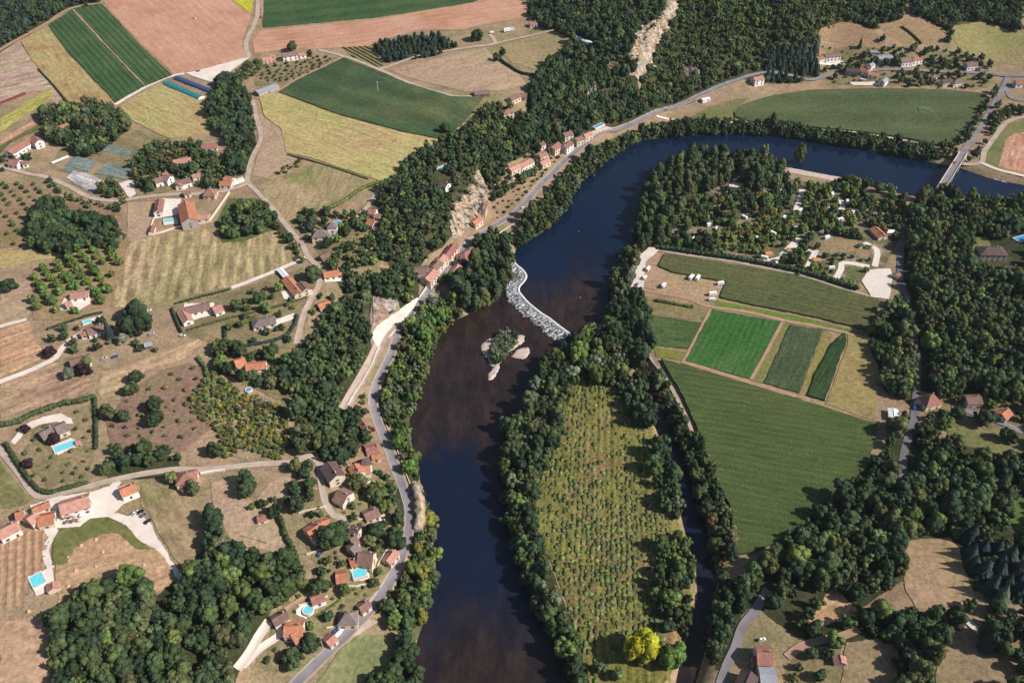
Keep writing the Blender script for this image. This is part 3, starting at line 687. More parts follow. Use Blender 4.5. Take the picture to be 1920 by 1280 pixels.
for pl in ([(120,270),(200,280),(245,240),(320,265),(300,275),(250,300),(240,318),(140,290),(100,300)], [(245,300),(400,280),(450,335),(300,362),(248,370)],
           [(320,575),(440,545),(575,500),(600,540),(560,640),(430,655),(340,625)], [(395,660),(540,640),(570,660),(540,760),(440,710)],
           [(590,470),(690,380),(725,345),(740,360),(700,430),(720,520),(650,540)], [(560,900),(640,950),(700,870),(745,900),(750,1050),(690,1120),(630,1210),(540,1260),(470,1250),(520,1150),(590,1080)],
           [(40,850),(80,785),(172,760),(175,890),(90,915)], [(480,120),(640,108),(520,160),(478,160)], [(1540,90),(1700,88),(1860,105),(1850,165),(1540,160)], [(1660,790),(1780,745),(1930,755),(1930,850),(1780,790)], [(1480,1215),(1580,1190),(1580,1300),(1470,1300)]):
    sheet('rough_grass_ground', pl, m_rough, off=0.07, occ=False, wob=2.0)
# the country goes on beyond the edges of the picture
for nm, pl, mt in (('meadow_field', [(-8,105),(-8,330),(-240,330),(-200,120)], 'dry_meadow_d'), ('stubble_field', [(-8,335),(-8,605),(-260,640),(-240,340)], 'brown_stubble'), ('stubble_field', [(-8,735),(-8,960),(-290,985),(-270,700)], 'tan_stubble'),
                   ('stubble_field', [(-8,1000),(-8,1430),(-340,1430),(-300,1000)], 'tan_stubble_near'), ('stubble_field', [(0,1302),(96,1302),(80,1430),(-4,1430)], 'tan_stubble_near'), ('meadow_field', [(580,1302),(680,1302),(690,1430),(470,1430)], 'river_meadow'),
                   ('meadow_field', [(1108,1302),(1255,1302),(1235,1430),(1125,1430)], 'young_plantation'), ('maize_field', [(1940,160),(1940,325),(2140,370),(2100,160)], 'river_maize')):
    sheet(nm, pl, bpy.data.materials[mt], occ=False)
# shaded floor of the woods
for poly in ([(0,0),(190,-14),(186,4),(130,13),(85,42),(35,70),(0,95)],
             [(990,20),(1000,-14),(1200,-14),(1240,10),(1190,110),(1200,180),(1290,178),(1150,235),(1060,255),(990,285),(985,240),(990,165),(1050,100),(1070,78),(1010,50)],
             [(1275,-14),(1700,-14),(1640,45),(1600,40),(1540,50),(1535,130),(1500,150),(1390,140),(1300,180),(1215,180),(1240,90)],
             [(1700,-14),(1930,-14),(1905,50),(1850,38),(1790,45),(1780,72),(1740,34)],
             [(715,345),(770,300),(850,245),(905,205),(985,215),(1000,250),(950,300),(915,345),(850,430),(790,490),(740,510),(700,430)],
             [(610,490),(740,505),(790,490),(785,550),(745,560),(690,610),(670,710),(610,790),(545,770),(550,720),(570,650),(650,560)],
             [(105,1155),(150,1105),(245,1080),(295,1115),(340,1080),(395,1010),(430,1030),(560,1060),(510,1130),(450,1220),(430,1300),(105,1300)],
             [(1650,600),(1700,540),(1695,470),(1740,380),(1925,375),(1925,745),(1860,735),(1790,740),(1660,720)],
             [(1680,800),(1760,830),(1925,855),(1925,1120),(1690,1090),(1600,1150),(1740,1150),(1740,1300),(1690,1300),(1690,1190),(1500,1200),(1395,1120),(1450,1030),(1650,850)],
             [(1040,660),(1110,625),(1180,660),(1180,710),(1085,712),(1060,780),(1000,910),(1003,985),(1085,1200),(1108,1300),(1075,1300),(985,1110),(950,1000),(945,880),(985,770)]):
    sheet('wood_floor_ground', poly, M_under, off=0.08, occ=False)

# ------------------------------------------------------------------ roads, tracks, yards
main_road = [(540,1300),(556,1280),(620,1218),(700,1137),(735,1085),(752,1045),(764,1005),(768,965),(757,920),(742,878),(725,830),(708,790),(700,755),(708,718),(730,672),(742,640),(745,622),(772,585),(800,553),(830,512),(865,472),(900,441),(950,410),(985,380),(1010,350),(1060,301),(1100,268),(1150,245),(1200,226),(1250,205),(1310,180),(1380,152),(1410,142),(1450,137),(1520,150),(1560,140),(1600,138),(1680,131),(1760,135),(1840,138),(1889,143),(1935,143)]
vill = [i for i, p in enumerate(main_road) if p[0] > 1450]
stroke('road_verge_ground', main_road[:31], 6.8, GRAVEL2, off=0.22, occ=None)
stroke('main_road', main_road, 5.3, ASPH, off=0.42, occ=2.0)
for s in (-2.4, 2.4):
    stroke('edge_line_marking_road', main_road[:32], 0.14, WHITE, off=0.56, occ=None, shift=s)
stroke('upper_lane_road', [(645,768),(660,742),(690,690),(708,655),(722,628),(742,606)], 7.5, GRAVEL2, off=0.36)
sheet('layby_ground', [(700,640),(695,628),(705,612),(735,592),(770,565),(790,555),(775,580),(752,605),(735,630),(722,640),(712,655)], GRAVEL, off=0.30)
stroke('bridge_road', [(1801,294),(1815,272),(1837,242),(1863,196),(1886,155),(1889,143)], 6.2, ASPH, off=0.5)
stroke('side_road', [(1886,160),(1893,180),(1905,187),(1935,190)], 6.0, ASPH, off=0.4)
stroke('gravel_track', [(1935,217),(1889,229),(1863,260),(1846,284),(1840,305),(1815,309),(1800,306)], 5.0, GRAVEL2, off=0.34)
stroke('gravel_track', [(1840,306),(1876,320),(1935,334)], 4.5, GRAVEL, off=0.34)
stroke('river_path', [(1231,219),(1285,227),(1325,229),(1442,230),(1537,238),(1633,252),(1700,266)], 4.0, GRAVEL, off=0.34, occ=-1)
stroke('farm_track', [(484,-12),(482,31),(466,68),(461,88),(468,108)], 5.0, GRAVEL2, off=0.34)
stroke('farm_track', [(346,139),(320,144),(273,164),(216,197)], 4.5, GRAVEL, off=0.34)
sheet('gravel_yard_ground', [(347,138),(391,128),(455,110),(470,108),(427,138),(406,158),(385,151),(368,146)], GRAVEL, off=0.28)
stroke('farm_track', [(597,94),(644,106),(714,132),(766,155),(845,180),(897,181)], 4.5, GRAVEL2, off=0.34)
stroke('farm_track', [(714,130),(780,107),(845,95),(918,85),(928,78),(918,65)], 4.5, GRAVEL2, off=0.34)
stroke('farm_track', [(925,84),(960,75),(1040,56)], 4.0, GRAVEL2, off=0.34)
stroke('red_earth_track', [(-5,97),(35,74),(88,44),(135,16),(195,4),(215,-12)], 5.0, DIRT, off=0.34)
stroke('red_earth_track', [(644,107),(558,150),(524,170),(480,186)], 4.0, DIRT, off=0.34)
stroke('red_earth_track', [(273,163),(200,88),(137,18)], 2.6, DIRT, off=0.5)
stroke('red_earth_track', [(486,-12),(494,30),(491,56)], 4.0, DIRT, off=0.34)
stroke('red_earth_track', [(871,230),(850,248),(826,264),(790,282)], 4.0, DIRT, off=0.34)
stroke('lane_road', [(474,188),(482,226),(489,260),(472,300),(464,335),(468,347),(480,358),(506,385),(540,427),(566,458),(576,479),(592,497)], 4.4, GRAVEL2, off=0.36)
stroke('lane_road', [(466,344),(430,357),(370,364),(300,367),(245,374),(224,378),(170,371),(133,352),(88,333),(60,328),(26,319),(-8,312)], 4.6, GRAVEL2, off=0.35)
stroke('white_track', [(578,481),(545,496),(524,505),(480,523),(434,540)], 4.2, GRAVEL, off=0.36)
stroke('lane_road', [(592,495),(600,515),(598,535),(585,560),(570,590),(562,620),(556,645)], 4.4, GRAVEL2, off=0.35)
stroke('lane_road', [(592,497),(620,480),(655,458),(690,440)], 3.5, DIRT, off=0.33)
stroke('lane_road', [(715,348),(695,380),(668,410)], 4.0, GRAVEL2, off=0.33)
stroke('white_track', [(-8,720),(47,699),(85,682),(104,672),(117,653),(135,636),(160,622)], 4.2, GRAVEL, off=0.36)
stroke('white_track', [(-8,615),(50,599)], 3.6, GRAVEL, off=0.34)
stroke('lane_road', [(-10,835),(14,858),(38,888),(62,922),(80,932),(110,926),(160,914),(200,903),(250,892),(285,886),(330,880),(370,881),(430,876),(490,870),(550,866),(580,855),(598,868),(600,885)], 4.4, GRAVEL2, off=0.36)
stroke('lane_road', [(600,885),(605,920),(612,945),(625,965),(650,975)], 4.0, GRAVEL2, off=0.34)
sheet('gravel_yard_ground', [(56,948),(100,932),(172,922),(205,912),(216,900),(228,903),(218,915),(250,905),(264,932),(232,945),(215,962),(240,968),(258,958),(286,985),(296,1010),(342,1080),(335,1089),(300,1036),(262,1014),(236,985),(206,970),(168,972),(150,988),(108,990),(112,1000),(98,1010),(60,990)], GRAVEL, off=0.30)
stroke('white_path', [(104,1000),(95,1012),(86,1032),(90,1052),(97,1066)], 3.6, GRAVEL, off=0.36)
sheet('pool_terrace_ground', [(52,1082),(100,1062),(103,1104),(70,1117)], PAVE, off=0.45)
sheet('farmyard_ground', [(305,373),(340,373),(340,402),(289,411),(292,398)], PAVE, off=0.30)
sheet('pool_terrace_ground', [(306,412),(332,408),(334,420),(308,424)], PAVE, off=0.42)
sheet('pool_terrace_ground', [(338,582),(398,574),(402,586),(350,602)], PAVE, off=0.42)
sheet('house_yard_ground', [(345,570),(345,600),(354,604),(405,588),(400,568)], PAVE, off=0.30)
sheet('house_yard_ground', [(112,582),(120,560),(140,552),(168,552),(170,570),(145,584)], PAVE, off=0.30)
sheet('pool_terrace_ground', [(152,603),(188,592),(192,598),(156,612)], PAVE, off=0.30)
sheet('house_yard_ground', [(20,830),(40,800),(80,782),(115,775),(135,785),(138,795),(118,795),(108,790),(82,795),(50,808),(28,834)], GRAVEL, off=0.30)
sheet('pool_terrace_ground', [(94,836),(133,822),(150,832),(108,855)], PAVE, off=0.42)
sheet('house_yard_ground', [(526,548),(545,543),(552,560),(536,566)], PAVE, off=0.34)
sheet('house_yard_ground', [(606,518),(640,516),(640,528),(610,530)], PAVE, off=0.30)
sheet('house_yard_ground', [(500,605),(552,588),(556,596),(510,614)], GRAVEL, off=0.30)
sheet('house_yard_ground', [(418,345),(455,332),(460,342),(430,352)], PAVE, off=0.30)
sheet('house_yard_ground', [(222,345),(250,335),(255,365),(244,372)], GRAVEL, off=0.30)
sheet('pool_terrace_ground', [(815,318),(835,308),(848,312),(840,322)], PAVE, off=0.34)
sheet('parking_ground', [(1218,463),(1237,468),(1211,492),(1206,540),(1203,565),(1180,552),(1189,513),(1200,479)], GRAVEL, off=0.30)
stroke('camp_path', [(1205,543),(1240,551),(1308,563)], 3.2, DIRT, off=0.34)
stroke('camp_lane_road', [(1230,467),(1270,475),(1400,495),(1500,515),(1600,547),(1640,560)], 4.0, GRAVEL2, off=0.36, occ=0.5)
sheet('parking_ground', [(1615,527),(1628,506),(1670,504),(1673,518),(1667,561),(1634,558)], PAVE, off=0.34)
sheet('lawn', [(1590,500),(1625,503),(1611,530),(1585,527)], A('camp_lawn', [(0.12,0.13,0.05),(0.14,0.15,0.055),(0.17,0.16,0.07)]))
for pl in ([(1508,515),(1520,490),(1528,475)],[(1565,527),(1577,505),(1582,493),(1630,500)],[(1465,480),(1490,455),(1500,447)],[(1430,492),(1450,488),(1470,482)],[(1488,462),(1520,470),(1533,474)],[(1640,500),(1645,475),(1640,465),(1620,455)],[(1492,395),(1500,372),(1505,350)],[(1570,400),(1580,388),(1572,370)]):
    stroke('camp_path', pl, 5.0, PAVE, off=0.36, occ=0.8)
sheet('camp_clearing_ground', [(1358,355),(1372,342),(1395,345),(1378,364)], GRAVEL, off=0.30)
sheet('sand_beach', [(1470,312),(1500,316),(1545,324),(1580,334),(1576,342),(1540,335),(1500,327),(1470,322)], SAND, off=0.15)
stroke('field_path', [(1214,662),(1228,682),(1247,708),(1268,745),(1290,790),(1300,818)], 2.6, GRAVEL2, off=0.40, occ=0.3)
stroke('dirt_track', [(1306,567),(1330,575),(1400,585),(1465,600),(1540,614),(1620,633),(1650,642)], 3.4, DIRT, off=0.34)
stroke('dirt_track', [(1333,580),(1310,625),(1283,677)], 2.8, DIRT, off=0.36)
stroke('dirt_track', [(1278,678),(1340,697),(1402,716),(1450,730),(1492,744)], 4.0, DIRT, off=0.36)
stroke('dirt_track', [(1467,604),(1440,655),(1408,712)], 2.4, DIRT, off=0.36)
stroke('wood_lane_road', [(1690,460),(1688,520),(1700,560),(1715,640),(1720,700),(1717,750),(1712,790),(1695,850),(1692,900)], 5.0, ASPH_D, off=0.30, occ=2.5)
stroke('wood_lane_road', [(1440,1105),(1415,1145),(1392,1175),(1378,1215),(1362,1250),(1345,1300)], 5.0, ASPH, off=0.30, occ=2.0)
stroke('hamlet_lane_road', [(1785,762),(1830,776),(1870,790),(1905,805),(1935,815)], 5.0, ASPH, off=0.34)
stroke('farm_track', [(1475,1232),(1500,1213),(1540,1200),(1580,1192),(1610,1180)], 4.5, DIRT, off=0.34)
stroke('farm_track', [(1800,1150),(1830,1180),(1850,1195),(1880,1205)], 4.0, GRAVEL, off=0.40)
stroke('farm_track', [(445,1255),(470,1222),(485,1195),(505,1165)], 5.0, GRAVEL, off=0.36)
stroke('farm_track', [(455,1250),(490,1215),(520,1195),(530,1180)], 4.0, GRAVEL, off=0.36)
stroke('village_path', [(505,1165),(540,1140),(565,1125),(600,1100)], 2.6, DIRT, off=0.36)
sheet('house_yard_ground', [(645,1182),(615,1210),(610,1200),(640,1172)], PAVE, off=0.34)
sheet('pool_terrace_ground', [(655,1068),(690,1064),(694,1086),(660,1090)], PAVE, off=0.5)
sheet('pool_terrace_ground', [(548,1150),(570,1130),(590,1138),(575,1160)], PAVE, off=0.5)
sheet('parking_ground', [(1080,262),(1100,250),(1135,238),(1150,240),(1120,252),(1085,272)], GRAVEL2, off=0.34)
sheet('hamlet_yard_ground', [(1592,155),(1640,154),(1665,157),(1660,162),(1600,160)], PAVE, off=0.34)
sheet('hamlet_yard_ground', [(1532,108),(1555,110),(1590,118),(1580,124),(1540,122)], GRAVEL, off=0.34)
sheet('church_yard_ground', [(640,1215),(690,1160),(710,1165),(672,1190)], GRAVEL2, off=0.3)
# vegetable beds under netting
m_net = A('netted_bed', [(0.13,0.16,0.145),(0.17,0.20,0.18),(0.22,0.24,0.22)], (141,294),(180,305), row=1.6, rowamp=0.35)
for pl in ([(140,291),(184,304),(166,322),(121,311)],[(202,305),(246,317),(239,338),(178,326)],[(110,319),(124,314),(152,322),(140,327)],[(205,272),(250,282),(243,292),(190,285)]):
    sheet('netted_crop_field', pl, m_net, off=0.35)
sheet('netted_crop_field', [(138,322),(168,327),(202,344),(171,364),(124,334)], A('pale_bed', [(0.36,0.34,0.33),(0.43,0.40,0.39),(0.24,0.22,0.21)], (138,323),(198,344), row=2.5, rowamp=0.5), off=0.35)
# ------------------------------------------------------------------ houses
def shared(name, fn, cache={}):
    if name not in cache: cache[name] = fn()
    return cache[name]
def window_mesh():
    m = MB()
    m.box(-0.62, -0.5, -0.06, 0.10, -0.75, 0.75, 0); m.box(0.5, 0.62, -0.06, 0.10, -0.75, 0.75, 0)
    m.box(-0.62, 0.62, -0.06, 0.10, 0.75, 0.88, 0); m.box(-0.7, 0.7, -0.06, 0.16, -0.88, -0.75, 0)
    m.box(-0.5, 0.5, -0.05, 0.02, -0.75, 0.75, 1); m.box(-0.04, 0.04, -0.04, 0.06, -0.75, 0.75, 0)
    m.box(-1.18, -0.66, -0.02, 0.07, -0.78, 0.78, 0); m.box(0.66, 1.18, -0.02, 0.07, -0.78, 0.78, 0)
    return m.mesh('window', [TRIM, GLASS])
def door_mesh():
    m = MB(); m.box(-0.6, 0.6, -0.05, 0.05, 0, 2.1); m.box(-0.72, -0.6, -0.05, 0.12, 0, 2.2); m.box(0.6, 0.72, -0.05, 0.12, 0, 2.2); m.box(-0.72, 0.72, -0.05, 0.12, 2.1, 2.25)
    m.box(0.42, 0.5, 0.05, 0.12, 1.0, 1.1)
    return m.mesh('door', [DOORM])
def chimney_mesh():
    m = MB(); m.box(-0.4, 0.4, -0.35, 0.35, -1.2, 1.1); m.box(-0.5, 0.5, -0.45, 0.45, 1.1, 1.25); m.tube((0,0,1.25), (0,0,1.6), 0.18, 0.15)
    return m.mesh('chimney', [WALL['grey']])

def volume(root, L, wd, he, pitch, roof, wall, hip, org, rz, windows=True, door=True, chim=True, skirt=3.0, lean=False):
    """walls, roof, windows, door, chimney of one block, long axis local x; org relative to the root"""
    hl, hw = L / 2, wd / 2
    tp = math.tan(pitch); hr = he + hw * tp
    R = Matrix.Translation(org) @ Matrix.Rotation(rz, 4, 'Z')
    def put(name, me):
        o = link(name, me, root); o.matrix_local = R; return o
    m = MB(); z0 = -skirt
    hipx = min(hw, hl * 0.8)
    if hip:
        m.box(-hl, hl, -hw, hw, z0, he)
    else:
        m.poly([(-hl,-hw,z0),(hl,-hw,z0),(hl,hw,z0),(-hl,hw,z0),(-hl,-hw,he),(hl,-hw,he),(hl,hw,he),(-hl,hw,he),(-hl,0,hr),(hl,0,hr)],
               [(0,3,2,1),(0,1,5,4),(2,3,7,6),(1,2,6,9,5),(3,0,4,8,7),(4,5,9,8),(6,7,8,9)])
    put('wall', m.mesh('wall', [WALL[wall]]))
    # roof with overhang and thickness; sheets slightly sagging at the ridge
    m = MB(); ov, th = 0.45, 0.22
    ew, el = hw + ov, hl + (ov if hip else 0.3)
    ze, zr = he - ov * tp + 0.12, hr + 0.12
    if hip:
        rx = hl - hipx
        top = [(-el,-ew,ze),(el,-ew,ze),(el,ew,ze),(-el,ew,ze),(-rx,0,zr),(rx,0,zr)]
        bot = [(x, y, z - th) for x, y, z in top[:4]]
        m.poly(top + bot, [(0,1,5,4),(2,3,4,5),(1,2,5),(3,0,4),(0,6,7,1),(1,7,8,2),(2,8,9,3),(3,9,6,0),(6,9,8,7)])
    else:
        sg = 0.12
        xs = [-el, -el*0.4, el*0.4, el]
        pts = []
        for k, x in enumerate(xs):
            s_ = sg if k in (1, 2) else 0
            pts += [(x,-ew,ze),(x,0,zr - s_),(x,ew,ze),(x,-ew,ze-th),(x,0,zr-th-s_),(x,ew,ze-th)]
        f = []
        for k in range(3):
            a, b = k*6, (k+1)*6
            f += [(a,b,b+1,a+1),(a+1,b+1,b+2,a+2),(a+3,a+4,b+4,b+3),(a+4,a+5,b+5,b+4),(a,a+3,b+3,b),(a+2,b+2,b+5,a+5)]
        f += [(0,1,4,3),(1,2,5,4),(18,21,22,19),(19,22,23,20)]
        m.poly(pts, f)
    ro = put('roof', m.mesh('roof', [ROOF[roof]]))
    rx = (hl - hipx + 0.2) if hip else el
    rc = MB(); rc.tube((-rx, 0, zr + 0.02), (rx, 0, zr + 0.02), 0.16, n=6)
    c = rc.build('ridge_cap', ROOF[roof], ro)
    if windows:
        wm = shared('window', window_mesh)
        n = max(1, int(L // 4.2)); st = 2 if he > 4.6 else 1
        for s in (-1, 1):
            for k in range(n):
                x = -hl + L * (k + 0.5) / n
                for f_ in range(st):
                    if f_ == 0 and door and s == -1 and k == n // 2: continue
                    o = link('window', wm, root)
                    o.matrix_local = R @ Matrix.Translation((x, s * hw, 1.55 + 2.7 * f_)) @ Matrix.Rotation(0 if s > 0 else math.pi, 4, 'Z')
        for s in (-1, 1):
            for f_ in range(st if hip else (2 if he > 3 else 1)):
                o = link('window', wm, root)
                o.matrix_local = R @ Matrix.Translation((s * hl, 0, 1.55 + 2.7 * f_)) @ Matrix.Rotation(-s * math.pi / 2, 4, 'Z')
    if door:
        o = link('door', shared('door', door_mesh), root)
        x = -hl + L * (max(1, int(L // 4.2)) // 2 + 0.5) / max(1, int(L // 4.2))
        o.matrix_local = R @ Matrix.Translation((x, -hw, 0.0)) @ Matrix.Rotation(math.pi, 4, 'Z')
    if chim:
        o = link('chimney', shared('chimney', chimney_mesh), ro)
        o.matrix_local = Matrix.Translation(((hl - hipx) * 0.8 if hip else hl * 0.62, 0.5, zr))

def house(label, *vols, name='house', cat='house', group=None):
    """vols: (ridge end px, ridge end px, width m, eaves m, roof, wall, options)"""
    root = None
    for i, v in enumerate(vols):
        a, b, wd, he, roof, wall = v[:6]; op = v[6] if len(v) > 6 else ''
        pitch = math.radians(28 if 'l' not in op else 14)
        if 's' in op: pitch = math.radians(44)
        hip = 'h' in op
        hr = he + wd / 2 * math.tan(pitch)
        p, q = P(a[0], a[1], hr), P(b[0], b[1], hr)
        c = (p + q) / 2; d = q - p
        L = max(math.hypot(d[0], d[1]), 2.0)
        rz = math.atan2(d[1], d[0])
        if rz > math.pi/2 + 0.01: rz -= math.pi
        if rz <= -math.pi/2 + 0.01: rz += math.pi
        if hip: L = L + wd * 0.9
        ca, sa = math.cos(rz), math.sin(rz)
        cr = np.array([(sx*L/2*ca - sy*wd/2*sa + c[0], sx*L/2*sa + sy*wd/2*ca + c[1]) for sx, sy in ((-1,-1),(1,-1),(1,1),(-1,1))])
        occ_poly(cr, 2.0)
        zz = Z(cr[:, 0], cr[:, 1]); zg = float(zz.mean())
        if root is None:
            root = empty(name, (c[0], c[1], zg)); base = Vector((c[0], c[1], zg))
            tag(root, label, cat, group)
        volume(root, L, wd, he, pitch, roof, wall, hip, Vector((c[0], c[1], zg)) - base, rz, windows='w' not in op, door=(i == 0), chim=(i == 0 and 'c' not in op), skirt=max(1.5, zg - float(zz.min()) + 1.0))
    return root
Hs = house
# plateau, top of the picture
Hs('white two-storey house with brown roof beside the red ploughed plateau field', ((528,100),(556,96),9,5.4,'brown','white'), ((560,100),(572,98),7,3,'pink','white'))
Hs('pink walled cottage with orange roof among shrubs by the plateau track', ((490,110),(506,106),8,3.2,'pink','pinkish'), ((505,103),(514,101),6,3,'orange','pinkish'))
Hs('long grey sheet-metal barn at the corner of the green slope field', ((480,171),(518,157),9,3.6,'metal','grey','lwc'), name='barn', cat='barn')
Hs('long low brown-roofed farm building at the end of the gravel track', ((889,170),(917,170),8,3,'brown','wood','wc'), name='barn', cat='barn')
Hs('brown roofed house where the meadow meets the cliff wood', ((955,182),(972,176),8,4,'brown','cream'), ((975,174),(988,177),8,4,'brown','cream'))
Hs('small square house with red hipped roof alone in the plateau wood', ((948,205),(955,205),8,5,'red','cream','h'))
Hs('red roofed cottage at the edge of the plateau forest beside dry meadow', ((993,42),(1006,40),8,3.2,'red','white'))
Hs('low red shed roof standing at the tip of the soya strip', ((104,196),(119,192),6,2.8,'red','grey','wc'), name='shed', cat='shed')
Hs('stone house with pale gable half hidden in the farm trees', ((110,236),(127,231),8,4.6,'red','cream'))
Hs('tiny pink roofed field hut at the corner of the dark green strips', ((203,193),(212,191),5,2.6,'pink','cream','wc'), name='hut', cat='hut')
Hs('large farmhouse with long red roof and tower wing beside the strips', ((14,283),(58,256),10,4.6,'red','white'), ((60,255),(72,263),8,6,'red','white'))
Hs('farm cottage with red roof below the large farmhouse', ((18,298),(36,301),9,4,'red','white'), ((40,303),(50,301),6,3.4,'brown','white'))
# hamlet of villas
Hs('villa with bright red roof beside the dark tree belt', ((378,272),(406,268),9,3.4,'red','white'))
Hs('long pink roofed villa facing a blue garden pool', ((324,300),(357,295),8,3.2,'pink','white'))
Hs('two-winged brown roofed house on the hamlet lane', ((288,335),(303,331),9,4.4,'brown','white'), ((305,328),(318,331),9,5,'slate','white'))
Hs('brown roofed villa with white gable in the middle of the hamlet', ((329,340),(355,333),9,4.2,'brown','white'), ((335,346),(337,338),6,4,'pink','white'))
Hs('small pink roofed house between hamlet trees', ((359,328),(376,324),7,3,'pink','white'))
Hs('little brown roofed cottage by the hamlet lane wall', ((343,360),(355,357),6,3,'brown','cream'))
Hs('square red pyramid-roofed cottage above the lane bend', ((390,353),(394,353),9,4,'red','cream','hs'))
Hs('new orange roofed house where the hamlet lanes meet', ((412,340),(434,339),8,3.2,'orange','white'), ((422,330),(436,334),7,4.6,'orange','white'))
Hs('small house hidden under garden trees behind the pink villa', ((304,325),(313,322),6,3,'red','white'))
Hs('converted stone barn with long bright orange roof and tall gable', ((346,374),(354,410),13,6.4,'orange','grey','c'), ((366,404),(392,401),9,3.6,'pink','cream','lc'), ((331,405),(338,404),4,2.4,'orange','cream'))
Hs('red roofed side building across the pale farmyard from the orange barn', ((299,371),(295,395),7,4.6,'red','white'))
Hs('slender red roofed pool hut on the corner of the farm wall', ((285,422),(282,434),4,2.6,'red','white','wc'), name='hut', cat='hut')
Hs('orange roofed house on the edge of the nut orchard', ((131,549),(165,546),8,3.2,'pink','white'), ((121,568),(132,564),7,3,'pink','white'))
Hs('brown roofed villa with a small pool behind it', ((162,616),(194,608),9,3.4,'brown','white'), ((150,624),(160,621),5,2.8,'red','white'))
Hs('courtyard villa with brown and pink wings round a turquoise pool', ((346,577),(392,568),9,3.2,'brown','white'), ((340,578),(352,600),7,3,'pink','white'), ((398,577),(414,571),9,3.4,'pink','white'))
Hs('grey roofed villa with white walls behind clipped hedges', ((483,600),(504,596),9,3.2,'slate','white','h'))
Hs('manor with steep purple-grey roof beside the field lane', ((592,431),(603,430),8.5,6,'slate','cream','hs'), ((610,440),(618,438),8,4,'slate','cream'), ((621,417),(623,417),6,8.5,'slate','white','hs'), name='manor', cat='house')
Hs('orange roofed house at the top of the wooded slope path', ((692,391),(704,394),8,4,'red','white'), ((704,400),(712,404),6,3.6,'pink','white'))
Hs('pink roofed house with white gable in the slope gardens', ((690,410),(703,416),8,4.4,'orange','white'), ((703,424),(708,428),5,3,'pink','white'))
Hs('small brown wooden barn by the crossroads', ((600,480),(616,472),6,3,'brown','wood','wc'), name='barn', cat='barn')
Hs('long narrow farm range with orange and brown roof beside the white track', ((536,517),(561,548),8,3.4,'orange','cream'), ((524,503),(536,517),4,2.6,'white','wood','lw'))
Hs('steep brown roofed barn next to the farm range', ((562,526),(574,542),9,4.2,'brown','cream','c'), name='barn', cat='barn')
Hs('white bungalow with orange roof facing the valley', ((606,509),(640,507),8,3,'orange','white'))
Hs('orange roofed cottage on the terrace above the cliff wood', ((596,569),(617,565),8,3,'orange','white'))
Hs('orange roofed house with two wings in the wood below the hedges', ((439,676),(458,671),9,3.4,'orange','white'), ((460,682),(498,680),8,3,'orange','white'))
Hs('brown roofed house by the white lane with purple trees', ((130,676),(166,665),9,3.2,'brown','white'))
Hs('low grey shed roof among bushes above the tan stubble', ((270,643),(284,640),5,2.6,'metal','wood','wc'), name='shed', cat='shed')
Hs('grey-brown stone house with two roofs above a turquoise pool', ((74,812),(100,799),9,3.4,'slate','cream'), ((102,800),(122,792),10,4,'slate','cream'))
Hs('tiny pink tiled pump house at the end of the pool', ((141,828),(149,825),4,2.2,'pink','cream','wc'), name='hut', cat='hut')
Hs('square house with red hipped roof standing alone by the lane', ((344,889),(352,888),10,5.6,'red','cream','h'), ((340,912),(350,910),5,3,'red','cream','l'))
Hs('orange roofed barn conversion on the white gravel yard', ((224,918),(252,908),8,4.2,'orange','white'))
Hs('large inn with long pink roof and terrace of parasols', ((110,945),(166,931),11,5,'pink','white'))
Hs('low orange roof between lane and gravel yard', ((60,953),(91,941),5,2.8,'orange','cream','w'))
Hs('small orange roofed gatehouse beside the inn', ((28,962),(42,958),7,3.6,'orange','cream'))
Hs('pink roofed wing house above the vineyard rows', ((50,972),(68,960),8,4.4,'pink','cream'), ((70,969),(100,964),9,3.8,'orange','cream'))
Hs('long pink roofed house along the top of the vineyard', ((-6,996),(31,978),9,4.2,'pink','white'))
Hs('small tiled pool house on the white pool terrace', ((97,1090),(99,1102),6,2.6,'pink','cream','wc'), name='hut', cat='hut')
Hs('lone red roofed hut with a blue door in the village meadow', ((482,969),(497,966),5,2.4,'red','white','wc'), name='hut', cat='hut')
# cliff village
Hs('white house on the cliff top above the road', ((826,337),(840,346),8,5.4,'dark','white'))
Hs('orange roofed house under the cliff beside a blue parasol', ((886,415),(900,408),7,4,'orange','cream'))
Hs('narrow brown roofed house built against the cliff foot', ((904,395),(908,376),6,4.6,'brown','cream'))
Hs('row house with long red roof in the village street', ((834,478),(853,456),8,6,'red','cream'))
Hs('middle row house with pink roof in the village street', ((820,488),(833,478),8,5.4,'pink','cream'))
Hs('row house with brown roof next to the flat-roofed barn', ((811,499),(824,488),8,5,'brown','cream'))
Hs('end row house with tan roof and bare gable wall', ((797,522),(814,504),10,5.4,'pink','cream'))
Hs('brown roofed barn standing behind the village row', ((777,501),(803,505),10,3.6,'brown','grey','lwc'), name='barn', cat='barn')
Hs('big riverside house with red hipped roof in the village', ((871,473),(884,468),12,7,'red','cream','h'))
Hs('narrow shaded house between the street and the big hipped house', ((856,488),(868,482),6,5,'brown','cream'))
Hs('small pink roofed riverside house at the street bend', ((850,508),(860,496),7,5,'pink','cream'))
Hs('brown roofed roadside house below the wooded cliff', ((1034,276),(1048,266),9,5,'red','cream'))
Hs('tall pale house next to the red roofed roadside house', ((1057,273),(1070,263),8,6,'brown','white'))
Hs('dark roofed house at the back of the roadside row', ((1056,250),(1072,245),8,5,'brown','cream'))
Hs('brown roofed house at the end of the roadside row', ((1078,260),(1092,254),8,4.6,'brown','cream'))
Hs('tan building by the roadside car park', ((1094,253),(1108,246),7,4.6,'pink','cream'))
Hs('small red roofed house above the road terrace', ((1010,290),(1024,285),7,4,'red','cream'))
Hs('red roofed house with lean-to beside the road terrace', ((1013,304),(1028,297),7,4,'pink','cream'))
